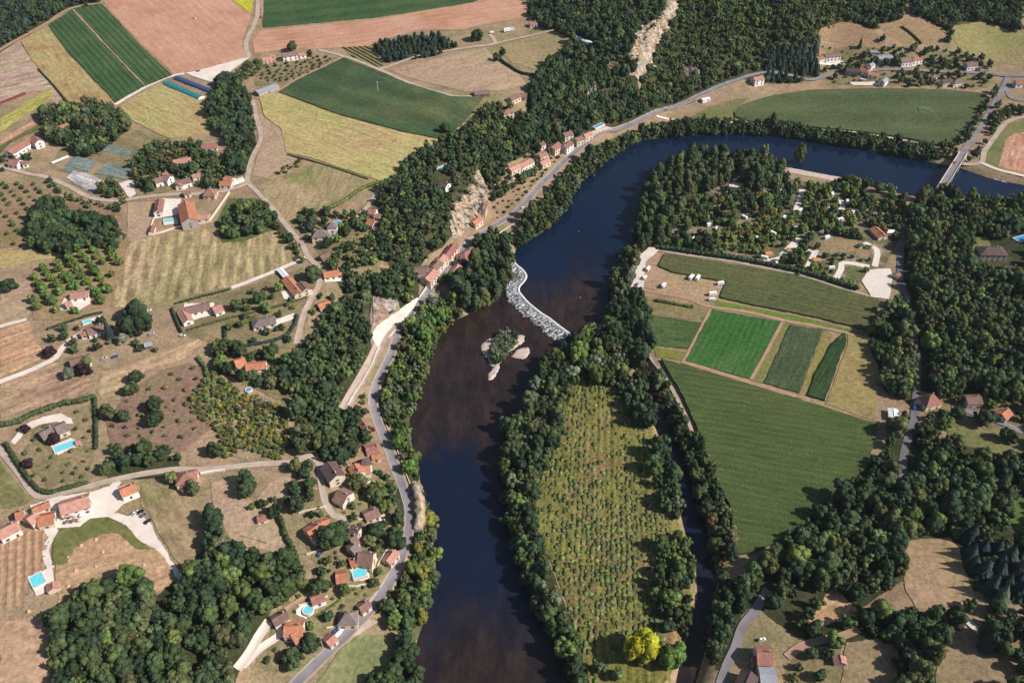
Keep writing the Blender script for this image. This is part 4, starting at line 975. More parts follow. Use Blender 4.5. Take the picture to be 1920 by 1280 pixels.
Hs('tan tiled house in the garden terraces above the road', ((973,305),(996,300),9,4.6,'pink','white'))
Hs('small pale house at the lower end of the terraces', ((955,314),(972,309),7,4.2,'pink','cream'))
Hs('cottage with pale roof hidden at the cliff foot', ((1010,270),(1020,266),6,4,'brown','cream'))
Hs('white cream house with brown roof where the road enters the conifers', ((1413,145),(1430,142),9,6,'pink','white'))
Hs('small white roadside kiosk by the riverside grass', ((1316,186),(1330,182),5,2.8,'white','white','lwc'), name='kiosk', cat='kiosk')
# hamlet across the bridge
Hs('large white villa with flat brown roof below the dry hill', ((1547,103),(1574,101),10,5,'brown','white','l'))
Hs('small white house beside the large white villa', ((1532,108),(1543,106),7,4,'red','white'))
Hs('long brown roofed house shading the hamlet road', ((1588,127),(1612,129),9,4.6,'dark','grey'))
Hs('orange roofed house end-on to the hamlet road', ((1617,125),(1630,131),8,4.2,'orange','white'))
Hs('white house with orange roof and pale yard', ((1629,134),(1648,137),8,3.6,'orange','white'))
Hs('white gabled barn beside the pale hamlet yard', ((1654,152),(1662,144),7,4.6,'metal','white'), name='barn', cat='barn')
Hs('white gabled cottage beneath the hamlet shed', ((1630,122),(1638,116),7,4,'metal','white'))
Hs('wide grey farm shed behind the hamlet houses', ((1646,107),(1673,103),11,4,'metal','grey','lwc'), name='shed', cat='shed')
Hs('low grey shed on the dry hill edge', ((1632,96),(1650,95),6,2.8,'metal','grey','lwc'), name='shed', cat='shed')
Hs('brown roofed house with lit gable in the hamlet middle', ((1689,110),(1707,108),10,5,'brown','white'))
Hs('red pointed roof house next to the brown roofed hamlet house', ((1713,108),(1722,106),9,5,'red','white','h'))
Hs('brown roofed house by the junction', ((1812,119),(1832,116),9,4.6,'brown','white'), ((1836,124),(1842,126),5,3,'brown','white'))
Hs('dark red roofed house shaded by trees along the maize field', ((1766,150),(1784,147),9,4,'dark','cream'))
Hs('hipped brown roofed house at the maize field edge', ((1792,150),(1800,149),9,4.4,'brown','white','h'))
Hs('white gabled cottage in the hamlet trees', ((1746,146),(1754,139),7,4,'brown','white'))
Hs('red roofed house east of the bridge junction', ((1904,152),(1925,150),9,4,'red','white'))
# lower village
Hs('long dark roofed church-like house with lit cream gable', ((613,864),(631,892),10,6,'dark','cream'))
Hs('brown roofed house next below the long dark roof', ((632,917),(652,930),11,4.6,'brown','cream'))
Hs('orange roofed cottage with white gable and slate turret', ((664,868),(672,884),8,4,'orange','white'), ((668,872),(694,876),8,3.6,'orange','white'), ((681,860),(683,860),6,6,'dark','white','hs'))
Hs('narrow red roof along the road below the upper lane', ((675,782),(686,800),5,3.4,'red','cream'))
Hs('red roofed roadside barn with shallow roof', ((685,838),(706,838),9,3.4,'red','cream','lc'), name='barn', cat='barn')
Hs('orange roofed lean-to beside the red roadside barn', ((697,851),(713,853),6,3,'orange','cream','lc'), name='shed', cat='shed')
Hs('orange house beside the large round pine', ((576,996),(603,980),11,4.8,'orange','cream'), ((600,978),(617,974),7,4,'orange','cream'))
Hs('low brown roofed house among terraces above the road', ((682,961),(708,955),8,3,'brown','cream'))
Hs('tall dark roofed house at the top of the village steps', ((655,990),(672,996),8,6,'dark','cream'))
Hs('narrow brown house joined below the tall dark roof', ((656,1008),(668,1004),8,5.4,'brown','cream'))
Hs('brown gabled village house beside the pool garden', ((656,1026),(668,1018),8,5.6,'slate','cream'))
Hs('dormered brown roofed house overlooking the village pool', ((671,1031),(700,1042),10,5.4,'brown','cream','s'))
Hs('small cream annex with orange roof by the village pool', ((656,1052),(667,1050),6,3,'orange','cream','l'))
Hs('bright orange roofed pavilion next to the village pool', ((629,1076),(649,1075),8,2.8,'orange','grey','wc'), name='pavilion', cat='pavilion')
Hs('long pink roofed house wall to wall with the road', ((724,1050),(740,1030),6,3.8,'pink','cream'))
Hs('orange roofed cottage above the round pool', ((582,1120),(606,1112),7,3,'red','white'))
Hs('pink roofed cottage on the gravel drive', ((510,1161),(537,1146),7,3,'brown','white'))
Hs('large orange house at the end of the gravel drive', ((532,1172),(568,1174),9,5,'orange','white'), ((545,1190),(566,1176),9,4.6,'orange','white'))
Hs('steep grey-brown hipped house beside the road', ((645,1149),(656,1150),8,4.4,'slate','cream','hs'))
Hs('narrow tiled house adjoining the grey hipped house', ((673,1138),(690,1126),6,3.4,'brown','cream'))
Hs('small pink tiled garage along the road', ((612,1202),(626,1190),6,2.8,'pink','cream','wc'), name='garage', cat='garage')
# right bank
Hs('campsite reception building with long orange roof', ((1640,424),(1658,440),9,3.4,'orange','cream'))
Hs('small red roofed campsite hut by the white parking', ((1680,514),(1685,511),6,2.8,'red','cream','wc'), name='hut', cat='hut')
Hs('large villa with brown hipped roof and grey facade by the wood', ((1850,464),(1874,464),13,6.5,'dark','grey','h'))
Hs('brown roofed annex beside the grey villa', ((1885,495),(1908,500),9,3.6,'dark','cream'))
Hs('house with red hipped roof beside the wood lane', ((1744,741),(1752,739),10,5,'red','cream','hs'))
Hs('brown roofed house with blue-grey wall in the lane hamlet', ((1812,745),(1840,742),9,4.6,'brown','grey'))
Hs('orange gabled house at the end of the lane hamlet', ((1878,776),(1892,765),8,4,'orange','cream'))
Hs('white roofed shed with red end beside the dry garden', ((1675,765),(1677,782),6,2.8,'white','white','lwc'), name='shed', cat='shed')
Hs('red roofed mill house by the shaded lane', ((1420,1222),(1448,1222),11,6,'red','cream'), ((1412,1236),(1420,1236),5,3.6,'red','cream'))
Hs('long dark roofed barn below the mill house', ((1396,1285),(1408,1258),9,5,'dark','grey','wc'), name='barn', cat='barn')
Hs('small square stone shed with pink roof by the dry clearing', ((1575,1227),(1578,1240),6,3,'pink','grey','wc'), name='shed', cat='shed')
Hs('grey flat-roofed stone outbuilding behind the mill house', ((1425,1262),(1455,1262),12,4,'metal','cream','lwc'), name='outbuilding', cat='outbuilding')

# ------------------------------------------------------------------ polytunnels and long sheds
def tunnel(label, a, b, wd, hgt, m, name='polytunnel'):
    p, q = P(*a), P(*b); c = (p + q) / 2; d = q - p; L = math.hypot(d[0], d[1]); rz = math.atan2(d[1], d[0])
    root = empty(name, tuple(c), rz); tag(root, label, 'greenhouse' if name == 'polytunnel' else 'crop cover')
    zz0 = p[2] - c[2]; zz1 = q[2] - c[2]
    n, k = 9, max(4, int(L // 4))
    V = []; Fq = []
    for i in range(k + 1):
        x = -L/2 + L * i / k; zb = zz0 + (zz1 - zz0) * i / k
        for j in range(n):
            t = math.pi * j / (n - 1)
            V.append((x, -wd/2 * math.cos(t), zb - 0.3 + (hgt + 0.3) * math.sin(t) ** 0.8 if 0 < j < n-1 else zb - 0.3))
    for i in range(k):
        for j in range(n - 1): Fq.append((i*n+j, i*n+j+1, (i+1)*n+j+1, (i+1)*n+j))
    link('cover', mesh_np('cover', V, np.array(Fq), [m], smooth=True), root)
    for x, zb in ((-L/2, zz0), (L/2, zz1)):
        e = MB(); pts = [(x, -wd/2 * math.cos(math.pi*j/8), zb - 0.3 + (hgt + 0.28) * max(0, math.sin(math.pi*j/8)) ** 0.8) for j in range(9)]
        e.poly(pts, [tuple(range(9))]); e.build('end_wall', WHITE, root)
    for i in range(1, k):
        x = -L/2 + L * i / k; zb = zz0 + (zz1 - zz0) * i / k
        h_ = MB()
        arc = [(x, -(wd/2+.04) * math.cos(math.pi*j/8), zb - 0.3 + (hgt + 0.36) * max(0, math.sin(math.pi*j/8)) ** 0.8) for j in range(9)]
        for u, v in zip(arc[:-1], arc[1:]): h_.tube(u, v, 0.06, n=4)
        h_.build('hoop', m, root)
    ca, sa = math.cos(rz), math.sin(rz)
    occ_poly(np.array([(sx*L/2*ca - sy*wd/2*sa + c[0], sx*L/2*sa + sy*wd/2*ca + c[1]) for sx, sy in ((-1,-1),(1,-1),(1,1),(-1,1))]), 2)
tunnel('long navy blue polytunnel beside the pale gravel yard', (331,147), (398,173), 7.5, 2.6, plain('navy_film', (0.05,0.085,0.17), 0.35, 0.15))
tunnel('long teal polytunnel next to the soya field', (311,157), (378,186), 9.0, 2.8, plain('teal_film', (0.035,0.19,0.20), 0.35, 0.15))
tunnel('dark red covered crop tunnel on the fallow soil', (-8,198), (48,176), 4.5, 1.6, plain('dark_red_film', (0.16,0.03,0.03), 0.6, 0.2))
tunnel('white nursery tunnel half hidden at the plateau forest edge', (1079,72), (1116,86), 7.0, 2.8, plain('white_film', (0.78,0.78,0.80), 0.5, 0.06))
tunnel('short white cloche tunnel by the netted beds', (97,306), (128,293), 2.6, 1.1, plain('cloche_film', (0.6,0.66,0.66), 0.5, 0.06), name='cloche_tunnel')

# ------------------------------------------------------------------ swimming pools
def pool(label, a, b, wd, water=POOLW, rnd=False):
    p, q = P(*a), P(*b); c = (p + q) / 2; d = q - p; L = math.hypot(d[0], d[1]); rz = math.atan2(d[1], d[0])
    e_ = np.array([-d[1], d[0]]) / max(L, 1e-6) * (L if rnd else wd) / 2
    zb = max(float(Z(u[0] + s_*e_[0], u[1] + s_*e_[1])) for u in (p, q, c) for s_ in (-1, 0, 1)) + 0.75
    root = empty('swimming_pool', (c[0], c[1], zb), rz); tag(root, label, 'pool')
    m = MB(); wt = MB()
    if rnd:
        n = 24; r = L / 2
        for k in range(n):
            t0, t1 = 2*math.pi*k/n, 2*math.pi*(k+1)/n
            o = [(math.cos(t)*rr, math.sin(t)*rr, z) for t, rr, z in ((t0,r,0.1),(t1,r,0.1),(t1,r+.5,0.1),(t0,r+.5,0.1),(t0,r,-.6),(t1,r,-.6),(t1,r+.5,-2),(t0,r+.5,-2))]
            m.poly(o, [(0,1,2,3)[::-1],(0,4,5,1),(3,2,6,7)])
        wt.poly([(math.cos(2*math.pi*k/n)*r*1.01, math.sin(2*math.pi*k/n)*r*1.01, -0.05) for k in range(n)], [tuple(range(n))])
    else:
        hx, hy, e = L/2, wd/2, 0.6
        m.box(-hx-e, hx+e, -hy-e, -hy, -2, 0.1); m.box(-hx-e, hx+e, hy, hy+e, -2, 0.1); m.box(-hx-e, -hx, -hy, hy, -2, 0.1); m.box(hx, hx+e, -hy, hy, -2, 0.1)
        wt.box(-hx-.01, hx+.01, -hy-.01, hy+.01, -1.5, -0.05)
        st = MB(); st.tube((hx-.6, -hy+.3, -0.6), (hx-.6, -hy+.3, 0.9), 0.05); st.tube((hx-1.1, -hy+.3, -0.6), (hx-1.1, -hy+.3, 0.9), 0.05); st.tube((hx-1.1, -hy+.3, .9), (hx-.6, -hy+.3, .9), 0.05)
        st.build('ladder', CONC, root)
    m.build('coping', PAVE, root); wt.build('water_surface', water, root)
    occ_line(np.array([p[:2], q[:2]]), wd/2 + 2)
pool('rectangular turquoise pool below the grey-brown stone house', (103,845), (141,832), 5.5)
pool('turquoise pool on white terrace in the courtyard villa', (361,590), (391,583), 5.0)
pool('turquoise pool on the white terrace below the vineyard', (66,1079), (76,1098), 6.0)
pool('bright turquoise pool below the dormered village house', (663,1080), (687,1077), 5.5)
pool('round turquoise pool in the village gardens', (569,1147), (588,1147), 6, rnd=True)
pool('pale blue pool inside the walled yard of the orange barn', (308,416), (327,413), 4.5)
pool('blue pool in front of the long pink roofed villa', (333,309), (354,304), 4.0, POOLB)
pool('turquoise pool behind the brown roofed villa', (157,606), (171,602), 4.0)
pool('blue pool beside the manor tower', (626,421), (638,418), 5.0, POOLB)
pool('turquoise pool on pale terrace in the cliff-top wood', (824,318), (840,312), 5.0)
pool('small round blue pool in a woodland clearing', (461,732), (472,732), 5, POOLB, rnd=True)
pool('dark blue pool with white surround by the villa wood', (1905,452), (1925,446), 7.0, POOLB)
pool('small blue pool beside the village road building', (1114,242), (1130,237), 4.0, POOLB)
pool('pale pool in the plateau caravan garden', (948,57), (962,54), 5.0)
# ------------------------------------------------------------------ weir, islet, cliffs, bridge
wl = smooth_line(weir, 2.0); wn = normals2(wl)
dn = np.array([-0.75, -0.66])                                # downstream
sgn = 1 if (wn[len(wn)//2] @ dn) > 0 else -1
wn = wn * sgn
root = empty('weir', (float(wl[:, 0].mean()), float(wl[:, 1].mean()), 0)); tag(root, 'curved stone weir with white water across the river', 'weir')
ro = Vector(root.location)
def ribbon(name, offs, m, parent=None, sub=ro, zj=0.0):
    V = []; k = len(offs)
    for p, n_ in zip(wl, wn):
        for o_, z in offs: q_ = o_ + (random.uniform(-2.5, 3.0) if (zj and o_ > 9.5) else 0); V.append((p[0] + n_[0]*q_ - sub.x, p[1] + n_[1]*q_ - sub.y, z + random.uniform(-zj, zj) - sub.z))
    i = np.arange(len(wl) - 1)
    f = np.concatenate([np.stack([i*k+c, i*k+c+1, (i+1)*k+c+1, (i+1)*k+c], -1) for c in range(k-1)])
    return link(name, mesh_np(name, np.array(V), f, [m]), parent)
ribbon('crest', [(-1.2,-1.5),(-1.2,UP+.22),(0.9,UP+.22),(0.9,-1)], plain('wet_concrete', (0.62,0.62,0.62), 0.6, 0.15, 0.4), root)
prof = [(0.88, UP+.05)] + [(2 + 1.0*j, UP * (1 - j/9) + 0.06) for j in range(10)]
ribbon('apron_water', prof, FOAM, root, zj=0.18)
# boulders of the apron: too many to pick apart, joined
def rock_pts(seed, n=9):
    r = np.random.default_rng(seed)
    bm = bmesh.new(); bmesh.ops.create_icosphere(bm, subdivisions=1, radius=1.0)
    v = np.array([p.co[:] for p in bm.verts]) * (1 + r.uniform(-.28, .28, (len(bm.verts), 1)))
    f = np.array([[q.index for q in p.verts] for p in bm.faces]); bm.free()
    return v, f
rv = [rock_pts(s) for s in range(6)]
def rocks(name, places, m, parent=None, sub=Vector((0,0,0))):
    V, Fa, b = [], [], 0
    for x, y, z, s in places:
        v, f = rv[random.randrange(6)]; a = random.uniform(0, 6.3)
        q = v * np.array([s * random.uniform(.8, 1.4), s * random.uniform(.7, 1.1), s * random.uniform(.5, .8)])
        q = np.stack([q[:,0]*math.cos(a) - q[:,1]*math.sin(a) + x - sub.x, q[:,0]*math.sin(a) + q[:,1]*math.cos(a) + y - sub.y, q[:,2] + z - sub.z], -1)
        V.append(q); Fa.append(f + b); b += len(q)
    return link(name, mesh_np(name, np.concatenate(V), np.concatenate(Fa), [m]), parent)
pl = []
for _ in range(300):
    i = random.randrange(len(wl)); o_ = random.uniform(2.5, 12.5)
    p = wl[i] + wn[i] * o_ + rng.uniform(-1, 1, 2)
    pl.append((p[0], p[1], UP * (1 - o_/11.5) + 0.05, random.uniform(0.35, 1.0)))
o = rocks('boulders', pl, plain('river_boulder', (0.13,0.115,0.105), 0.8, 0.4, 0.7), root, ro); o['kind'] = 'stuff'

def islet(name, pts, hgt, m=SAND):
    W = smooth_line(_pxw(pts + pts[:1], 0.3), 1.6)[:-1]; c = W.mean(0); W = W + rng.uniform(-.5, .5, W.shape)
    V = [(c[0], c[1], hgt)]; n = len(W)
    for t, z in ((0.55, hgt), (0.86, 0.35), (1.06, -0.6)):
        for p in W: V.append((*(c + (p - c) * t), z + random.uniform(-.08, .08)))
    f3 = [(0, 1 + k, 1 + (k+1) % n) for k in range(n)]
    f4 = [(1 + r*n + k, 1 + (r+1)*n + k, 1 + (r+1)*n + (k+1) % n, 1 + r*n + (k+1) % n) for r in range(2) for k in range(n)]
    tag(link(name, mesh_np(name, np.array(V), [np.array(f3), np.array(f4)], [m], smooth=True)), kind='structure')
islet('gravel_island_ground', [(900,648),(915,634),(932,632),(928,645),(918,655),(915,668),(908,668)], 0.7)
islet('gravel_island_ground', [(912,668),(925,640),(940,625),(962,628),(985,626),(984,640),(972,648),(962,655),(950,665),(938,682),(928,690),(916,684)], 0.9)
islet('gravel_island_ground', [(958,668),(968,655),(990,650),(994,660),(985,672),(972,672)], 0.6)
islet('gravel_island_ground', [(915,700),(930,682),(938,688),(925,710),(916,712)], 0.5)

def cliff(label, top, base, m, jag=2.4, zt=4.0, name='cliff', push=2.0, cap=7):
    """rock face between a top line and a base line (photo pixels) standing out of the slope"""
    n = 64; rows = 16
    def res(l):
        l = np.array(l, float); s = np.concatenate([[0], np.cumsum(np.hypot(*np.diff(l, axis=0).T))]); t = np.linspace(0, s[-1], n)
        return np.stack([np.interp(t, s, l[:, 0]), np.interp(t, s, l[:, 1])], -1)
    T, B = PP(res(top)), PP(res(base))
    V = []
    r = np.random.default_rng(len(label))
    ja = r.normal(0, 1, (rows + 1, n)); ja = ja*.5 + np.repeat(r.normal(0, 1, (1, n)), rows + 1, 0)*.7 + np.repeat(r.normal(0, 1, (rows + 1, n//4 + 1)), 4, 1)[:, :n]*.5
    ledge = np.cumsum(r.uniform(0.2, 1.8, rows + 1)); ledge = (ledge - ledge[0]) / (ledge[-1] - ledge[0])
    for i in range(rows + 1):
        f = i / rows; g = ledge[i]
        for k in range(n):
            p = B[k] + (T[k] - B[k]) * g
            h = B[k][2] - 2 + (T[k][2] + zt - B[k][2] + 2) * f
            e = math.sin(math.pi * (k + .5) / n) ** 0.35
            d = T[k] - B[k]; dl = math.hypot(d[0], d[1]) + 1e-6
            j = (ja[i, k] * jag - push * (1 - abs(2*f - 1))) * e
            V.append((p[0] + d[0]/dl*j, p[1] + d[1]/dl*j, p[2] + (h - p[2]) * e + ja[i, k] * 0.5))
    V = np.array(V)
    # cap running back into the slope
    back = V[rows*n:(rows+1)*n].copy(); dd = (T - B)[:, :2]; dd /= (np.linalg.norm(dd, axis=1)[:, None] + 1e-6)
    back[:, :2] += dd * cap; back[:, 2] = Z(back[:, 0], back[:, 1]) - 0.5
    V = np.concatenate([V, back])
    f = [(i*n+k, i*n+k+1, (i+1)*n+k+1, (i+1)*n+k) for i in range(rows + 1) for k in range(n - 1)]
    o = link(name, mesh_np(name, V, np.array(f), [m])); tag(o, label, 'cliff')
    occ_line((T[:, :2] + B[:, :2]) / 2, 3.0)
    return o
cliff('long pale ochre limestone cliff rising out of the wooded hill', [(1264,6),(1246,32),(1230,56),(1217,76),(1205,100),(1195,123),(1189,146)], [(1280,14),(1270,38),(1254,60),(1242,80),(1229,104),(1215,130),(1202,156)], ROCK, zt=9)
cliff('grey cliff band on the wooded hill behind the ochre cliff', [(1216,42),(1200,62),(1190,90),(1180,110)], [(1226,52),(1210,76),(1198,104),(1188,122)], ROCK, zt=3)
cliff('grey and tan rock outcrop in the wood above the roadside houses', [(1098,172),(1108,160),(1120,156),(1130,166)], [(1104,198),(1112,194),(1126,190),(1136,186)], ROCK, zt=5)
cliff('small rock outcrop in the wood between the two cliffs', [(1140,126),(1150,119),(1160,120)], [(1144,138),(1152,134),(1162,131)], ROCK, zt=2)
cliff('tall ochre cliff over the village street', [(898,322),(896,345),(884,368),(868,386),(850,402),(842,425)], [(908,340),(912,358),(904,384),(890,408),(876,428),(852,450)], ROCK, zt=8)
cliff('reddish rock slope with scree above the layby', [(694,582),(700,562),(716,546),(734,548),(744,560)], [(688,638),(702,620),(718,602),(738,590),(752,578)], ROCK2, zt=2, jag=1.2)
def rock_ridge(label, line, width, height, m):
    L = smooth_line(PP(line)[:, :2], 2.0); nn = normals2(L); r = np.random.default_rng(5); c = L.mean(0); zc = float(Z(*c))
    V = []; prof = [(-.5,-.1),(-.46,.45),(-.3,.85),(-.05,1.0),(.2,.92),(.38,.6),(.46,.25),(.5,-.25)]; k = len(prof)
    for i_, (p, n_) in enumerate(zip(L, nn)):
        e = max(.12, math.sin(math.pi * i_ / (len(L) - 1)) ** .5); hh = height * e * r.uniform(.75, 1.15)
        for o_, z_ in prof:
            q = p + n_ * (o_ * width * (.6 + .4*e) + r.normal(0, .45)); V.append((q[0]-c[0], q[1]-c[1], float(Z(*p)) - zc + z_ * hh + r.normal(0, .35)))
    f = [(a*k+b, a*k+b+1, (a+1)*k+b+1, (a+1)*k+b) for a in range(len(L)-1) for b in range(k-1)]
    o = link('rock_outcrop', mesh_np('rock_outcrop', np.array(V), np.array(f), [m])); o.location = (c[0], c[1], zc); tag(o, label, 'rock'); occ_line(L, width*.3)
rock_ridge('tall pale rock between the shaded road and the river', [(775,905),(781,925),(786,950),(787,975),(783,1000)], 8, 10, ROCK)
cliff('grey rock ledge on the slope under the long ochre cliff', [(1282,126),(1296,120),(1310,126)], [(1286,152),(1300,146),(1318,150)], ROCK2, zt=2)

# bridge
zd = 11.0
ba, bb = at_z(1800, 296, zd), at_z(1752, 372, zd)
dv = bb - ba; BL = float(np.hypot(*dv)); brz = math.atan2(dv[1], dv[0]); bc = (ba + bb) / 2
root = empty('road_bridge', (bc[0], bc[1], 0), brz); tag(root, 'long concrete road bridge over the river with slender piers', 'bridge')
m = MB(); m.box(-BL/2-14, BL/2+20, -3.7, 3.7, zd-0.9, zd); m.box(-BL/2-14, BL/2+20, -2.6, 2.6, zd-2.2, zd-.9); m.build('deck', CONC, root)
m = MB(); m.box(-BL/2-13.9, BL/2+19.9, -2.9, 2.9, zd, zd+.05); m.build('carriageway', ASPH, root)
for s in (-1, 1):
    m = MB(); m.box(-BL/2-14, BL/2+20, s*3.55-.15, s*3.55+.15, zd, zd+1.0); m.build('parapet', CONC, root)
for k in range(4):
    x = -BL/2 + BL * (k + .5) / 4
    m = MB(); m.poly([(x-1,-3.4,-3),(x+1,-3.4,-3),(x+1,3.4,-3),(x-1,3.4,-3),(x-.8,-4,zd-.9),(x+.8,-4,zd-.9),(x+.8,4,zd-.9),(x-.8,4,zd-.9)],[(0,3,2,1),(4,5,6,7),(0,1,5,4),(1,2,6,5),(2,3,7,6),(3,0,4,7)])
    m.box(x-1.6, x+1.6, -4.4, 4.4, -3, 0.9); m.build('pier', WALL['white'], root)
for x in (-BL/2-9, BL/2+12):
    m = MB(); m.box(x-5, x+5, -4.1, 4.1, -2, zd-.9); m.build('abutment', CONC, root)

# ------------------------------------------------------------------ walls, poles, sprinkler
def wall_line(label, pts, h, t=0.5, m=None, cat='wall', name='stone_wall'):
    L = smooth_line(PP(pts)[:, :2], 4.0); nn = normals2(L)
    c = L.mean(0); zc = float(Z(*c))
    V = []
    for p, n_ in zip(L, nn):
        z = float(Z(*p))
        for o_, zz in ((-t/2, -0.5), (-t/2, h), (t/2, h), (t/2, -0.5)):
            V.append((p[0]+n_[0]*o_-c[0], p[1]+n_[1]*o_-c[1], z+zz-zc + (random.uniform(-.06,.06) if zz > 0 else 0)))
    f = [(i*4+k, (i+1)*4+k, (i+1)*4+k+1, i*4+k+1) for i in range(len(L)-1) for k in range(3)] + [(0,1,2,3), tuple(len(V)-4+k for k in (3,2,1,0))]
    me = bpy.data.meshes.new(name); me.from_pydata(V, [], f); me.materials.append(m or WALL['cream']); me.update()
    o = link(name, me); o.location = (c[0], c[1], zc); tag(o, label, cat); return o
wall_line('pale garden wall round the orange barn yard', [(289,410),(283,440),(330,428),(352,424),(392,417)], 1.6)
wall_line('straight stone wall running uphill from the orange barn', [(393,416),(412,388),(430,362)], 1.6, 1.2)
wall_line('pale retaining wall beside the gravelled upper lane', [(650,765),(672,728),(695,690),(706,662),(712,652)], 1.4, 1.0, GRAVEL)
wall_line('low parapet on the river side of the bend', [(769,908),(755,870),(739,830),(722,792),(713,758)], 0.9, 0.5, WALL['cream'])
wall_line('roadside parapet above the riverside meadow', [(764,1045),(750,1080),(734,1110)], 0.9, 0.4)
wall_line('parapet along the road under the ochre cliff', [(913,453),(961,422),(997,391)], 0.9, 0.4)
wall_line('roadside wall below the end row house', [(786,560),(800,540),(812,527)], 2.0, 0.6)
wall_line('pale wall of the hamlet villa by the lane junction', [(428,352),(458,338)], 1.6, 0.6, WALL['white'])
wall_line('terrace wall over the village street car spaces', [(560,962),(590,955),(612,950)], 1.2, 0.5)
for lb, pts in (('terrace wall under the orange house with the pine', [(575,1040),(600,1032),(622,1024)]), ('garden wall below the dormered house', [(640,1098),(668,1100),(700,1092)]), ('wall between the red cottage and the long dark house', [(655,905),(680,908),(700,902)]),
                ('terrace wall over the round pool', [(560,1136),(590,1128),(615,1118)]), ('yard wall of the grey hipped house', [(612,1178),(640,1172),(662,1160)]), ('garden wall beside the low terrace house', [(672,975),(700,972),(722,966)]), ('stone wall above the long pink roadside house', [(708,1062),(720,1040),(735,1018)])):
    wall_line(lb, pts, 1.3, .5)
wall_line('white garden wall by the brown roofed house on the lane', [(376,888),(400,884),(422,882)], 1.4, 0.5, WALL['white'])

def pole(label, base, h, arm=True, m=CONC):
    p = P(*base); root = empty('utility_pole', tuple(p)); tag(root, label, 'pole')
    b = MB(); b.tube((0,0,-.5), (0,0,h), 0.22, 0.13); b.build('mast', m, root)
    if arm:
        b = MB(); b.box(-1.1, 1.1, -.08, .08, h-.7, h-.5); b.build('crossarm', m, root)
        for x in (-1, 0, 1):
            b = MB(); b.tube((x,0,h-.5), (x,0,h-.2), 0.08, n=6); b.build('insulator', WHITE, root)
pole('white utility pole standing in the green slope field', (709,172), 11, m=WHITE)
pole('tall concrete pole in the village meadow', (501,1019), 15)
pole('concrete pole beside the road near the small garage', (605,1212), 10)
pole('utility pole where the lane passes the square house', (465,862), 10)
pole('utility pole beside the manor lane', (560,470), 9)

# irrigation gun and its jet of water
p = P(1759, 230); root = empty('irrigation_gun', (p[0], p[1], p[2])); tag(root, 'irrigation gun throwing a white jet over the river maize', 'sprinkler')
b = MB(); b.tube((0,0,0), (0,0,3.2), 0.08); b.tube((0,0,3.1), (-.8,.2,3.7), 0.07); b.build('riser', CONC, root)
b = MB(); b.box(-1,1,-.7,.7,0.2,0.7); b.tube((-1,-.8,.4),(-1,.8,.4),0.4); b.tube((1,-.8,.4),(1,.8,.4),0.4); b.build('cart', RUBBER, root)
q = P(1722, 206) - p
V = []; K = 22
for k in range(K + 1):
    t = k / K; c = Vector((q[0]*t, q[1]*t, 3.6 + 38*t*(1-t)*0.55)); r_ = 0.12 + 0.75 * t
    for j in range(6): V.append((c.x, c.y + r_*math.cos(j*math.pi/3), c.z + r_*math.sin(j*math.pi/3)))
f = [(k*6+j, k*6+(j+1)%6, (k+1)*6+(j+1)%6, (k+1)*6+j) for k in range(K) for j in range(6)]
mj, n_, b_ = new_mat('water_spray'); tp = N(n_, 'ShaderNodeBsdfTransparent'); mx = N(n_, 'ShaderNodeMixShader'); mx.inputs[0].default_value = 0.45
b_.inputs['Base Color'].default_value = (0.85,0.87,0.9,1); n_.links.new(tp.outputs[0], mx.inputs[1]); n_.links.new(b_.outputs[0], mx.inputs[2]); n_.links.new(mx.outputs[0], n_.nodes['Material Output'].inputs[0])
link('water_jet', mesh_np('water_jet', np.array(V), np.array(f), [mj], smooth=True), root)

# ------------------------------------------------------------------ vehicles
def car_meshes():
    def loft(prof, w0, w1):
        pts = []; n = len(prof)
        for s in (-1, 1):
            for (x, z, k) in prof: pts.append((x, s * (w0 if k == 0 else w1), z))
        return pts, [tuple(range(n))[::-1], tuple(range(n, 2*n))] + [(i, (i+1) % n, n + (i+1) % n, n + i) for i in range(n)]
    m = MB()
    m.poly(*loft([(-2.1,.35,0),(2.1,.35,0),(2.15,.62,0),(1.95,.82,0),(1.05,.95,0),(-1.7,.98,0),(-2.1,.85,0)], .86, .86))
    m.poly(*loft([(0.25,1.43,1),(-1.35,1.45,1),(-1.40,1.49,1),(0.2,1.48,1)], .62, .62))
    body = m.mesh('body', [PAINT])
    m = MB(); a = [(1.05,.95,.80),(-1.75,.97,.80),(-1.4,1.44,.62),(0.25,1.43,.62)]
    m.poly([(x,-y,z) for x,z,y in a] + [(x,y,z) for x,z,y in a], [(0,1,2,3)[::-1],(4,5,6,7),(0,4,7,3)[::-1],(1,2,6,5)[::-1],(3,7,6,2)[::-1]])
    glass = m.mesh('cabin_glass', [GLASS])
    m = MB(); m.tube((0,-.1,0),(0,.1,0), .33, n=10); m.tube((0,-.11,0),(0,.11,0), .18, n=8); wheel = m.mesh('wheel', [RUBBER])
    m = MB(); m.box(-.05,.03,-.18,.18,-.07,.07); head = m.mesh('headlight', [LAMP])
    return body, glass, wheel, head
CARM = car_meshes()
def car(label, at, to, col, group=None, z=None):
    p = P(*at); q = P(*to); rz = math.atan2(q[1]-p[1], q[0]-p[0])
    root = empty('parked_car' if 'parked' in label else 'car', (p[0], p[1], (p[2] + 0.5) if z is None else z), rz); tag(root, label, 'car', group)
    body, glass, wheel, head = CARM
    o = link('body', body, root); o.color = (*col, 1); link('cabin_glass', glass, root)
    for x in (-1.3, 1.3):
        for y in (-.78, .78):
            o = link('wheel', wheel, root); o.location = (x, y, .33)
    for y in (-.6, .6):
        o = link('headlight', head, root); o.location = (2.1, y, .68)
    return root
WHT, SIL, BLK, RED, BLU, GRY = (.8,.8,.8), (.5,.52,.55), (.02,.02,.03), (.4,.02,.02), (.05,.12,.35), (.15,.16,.18)
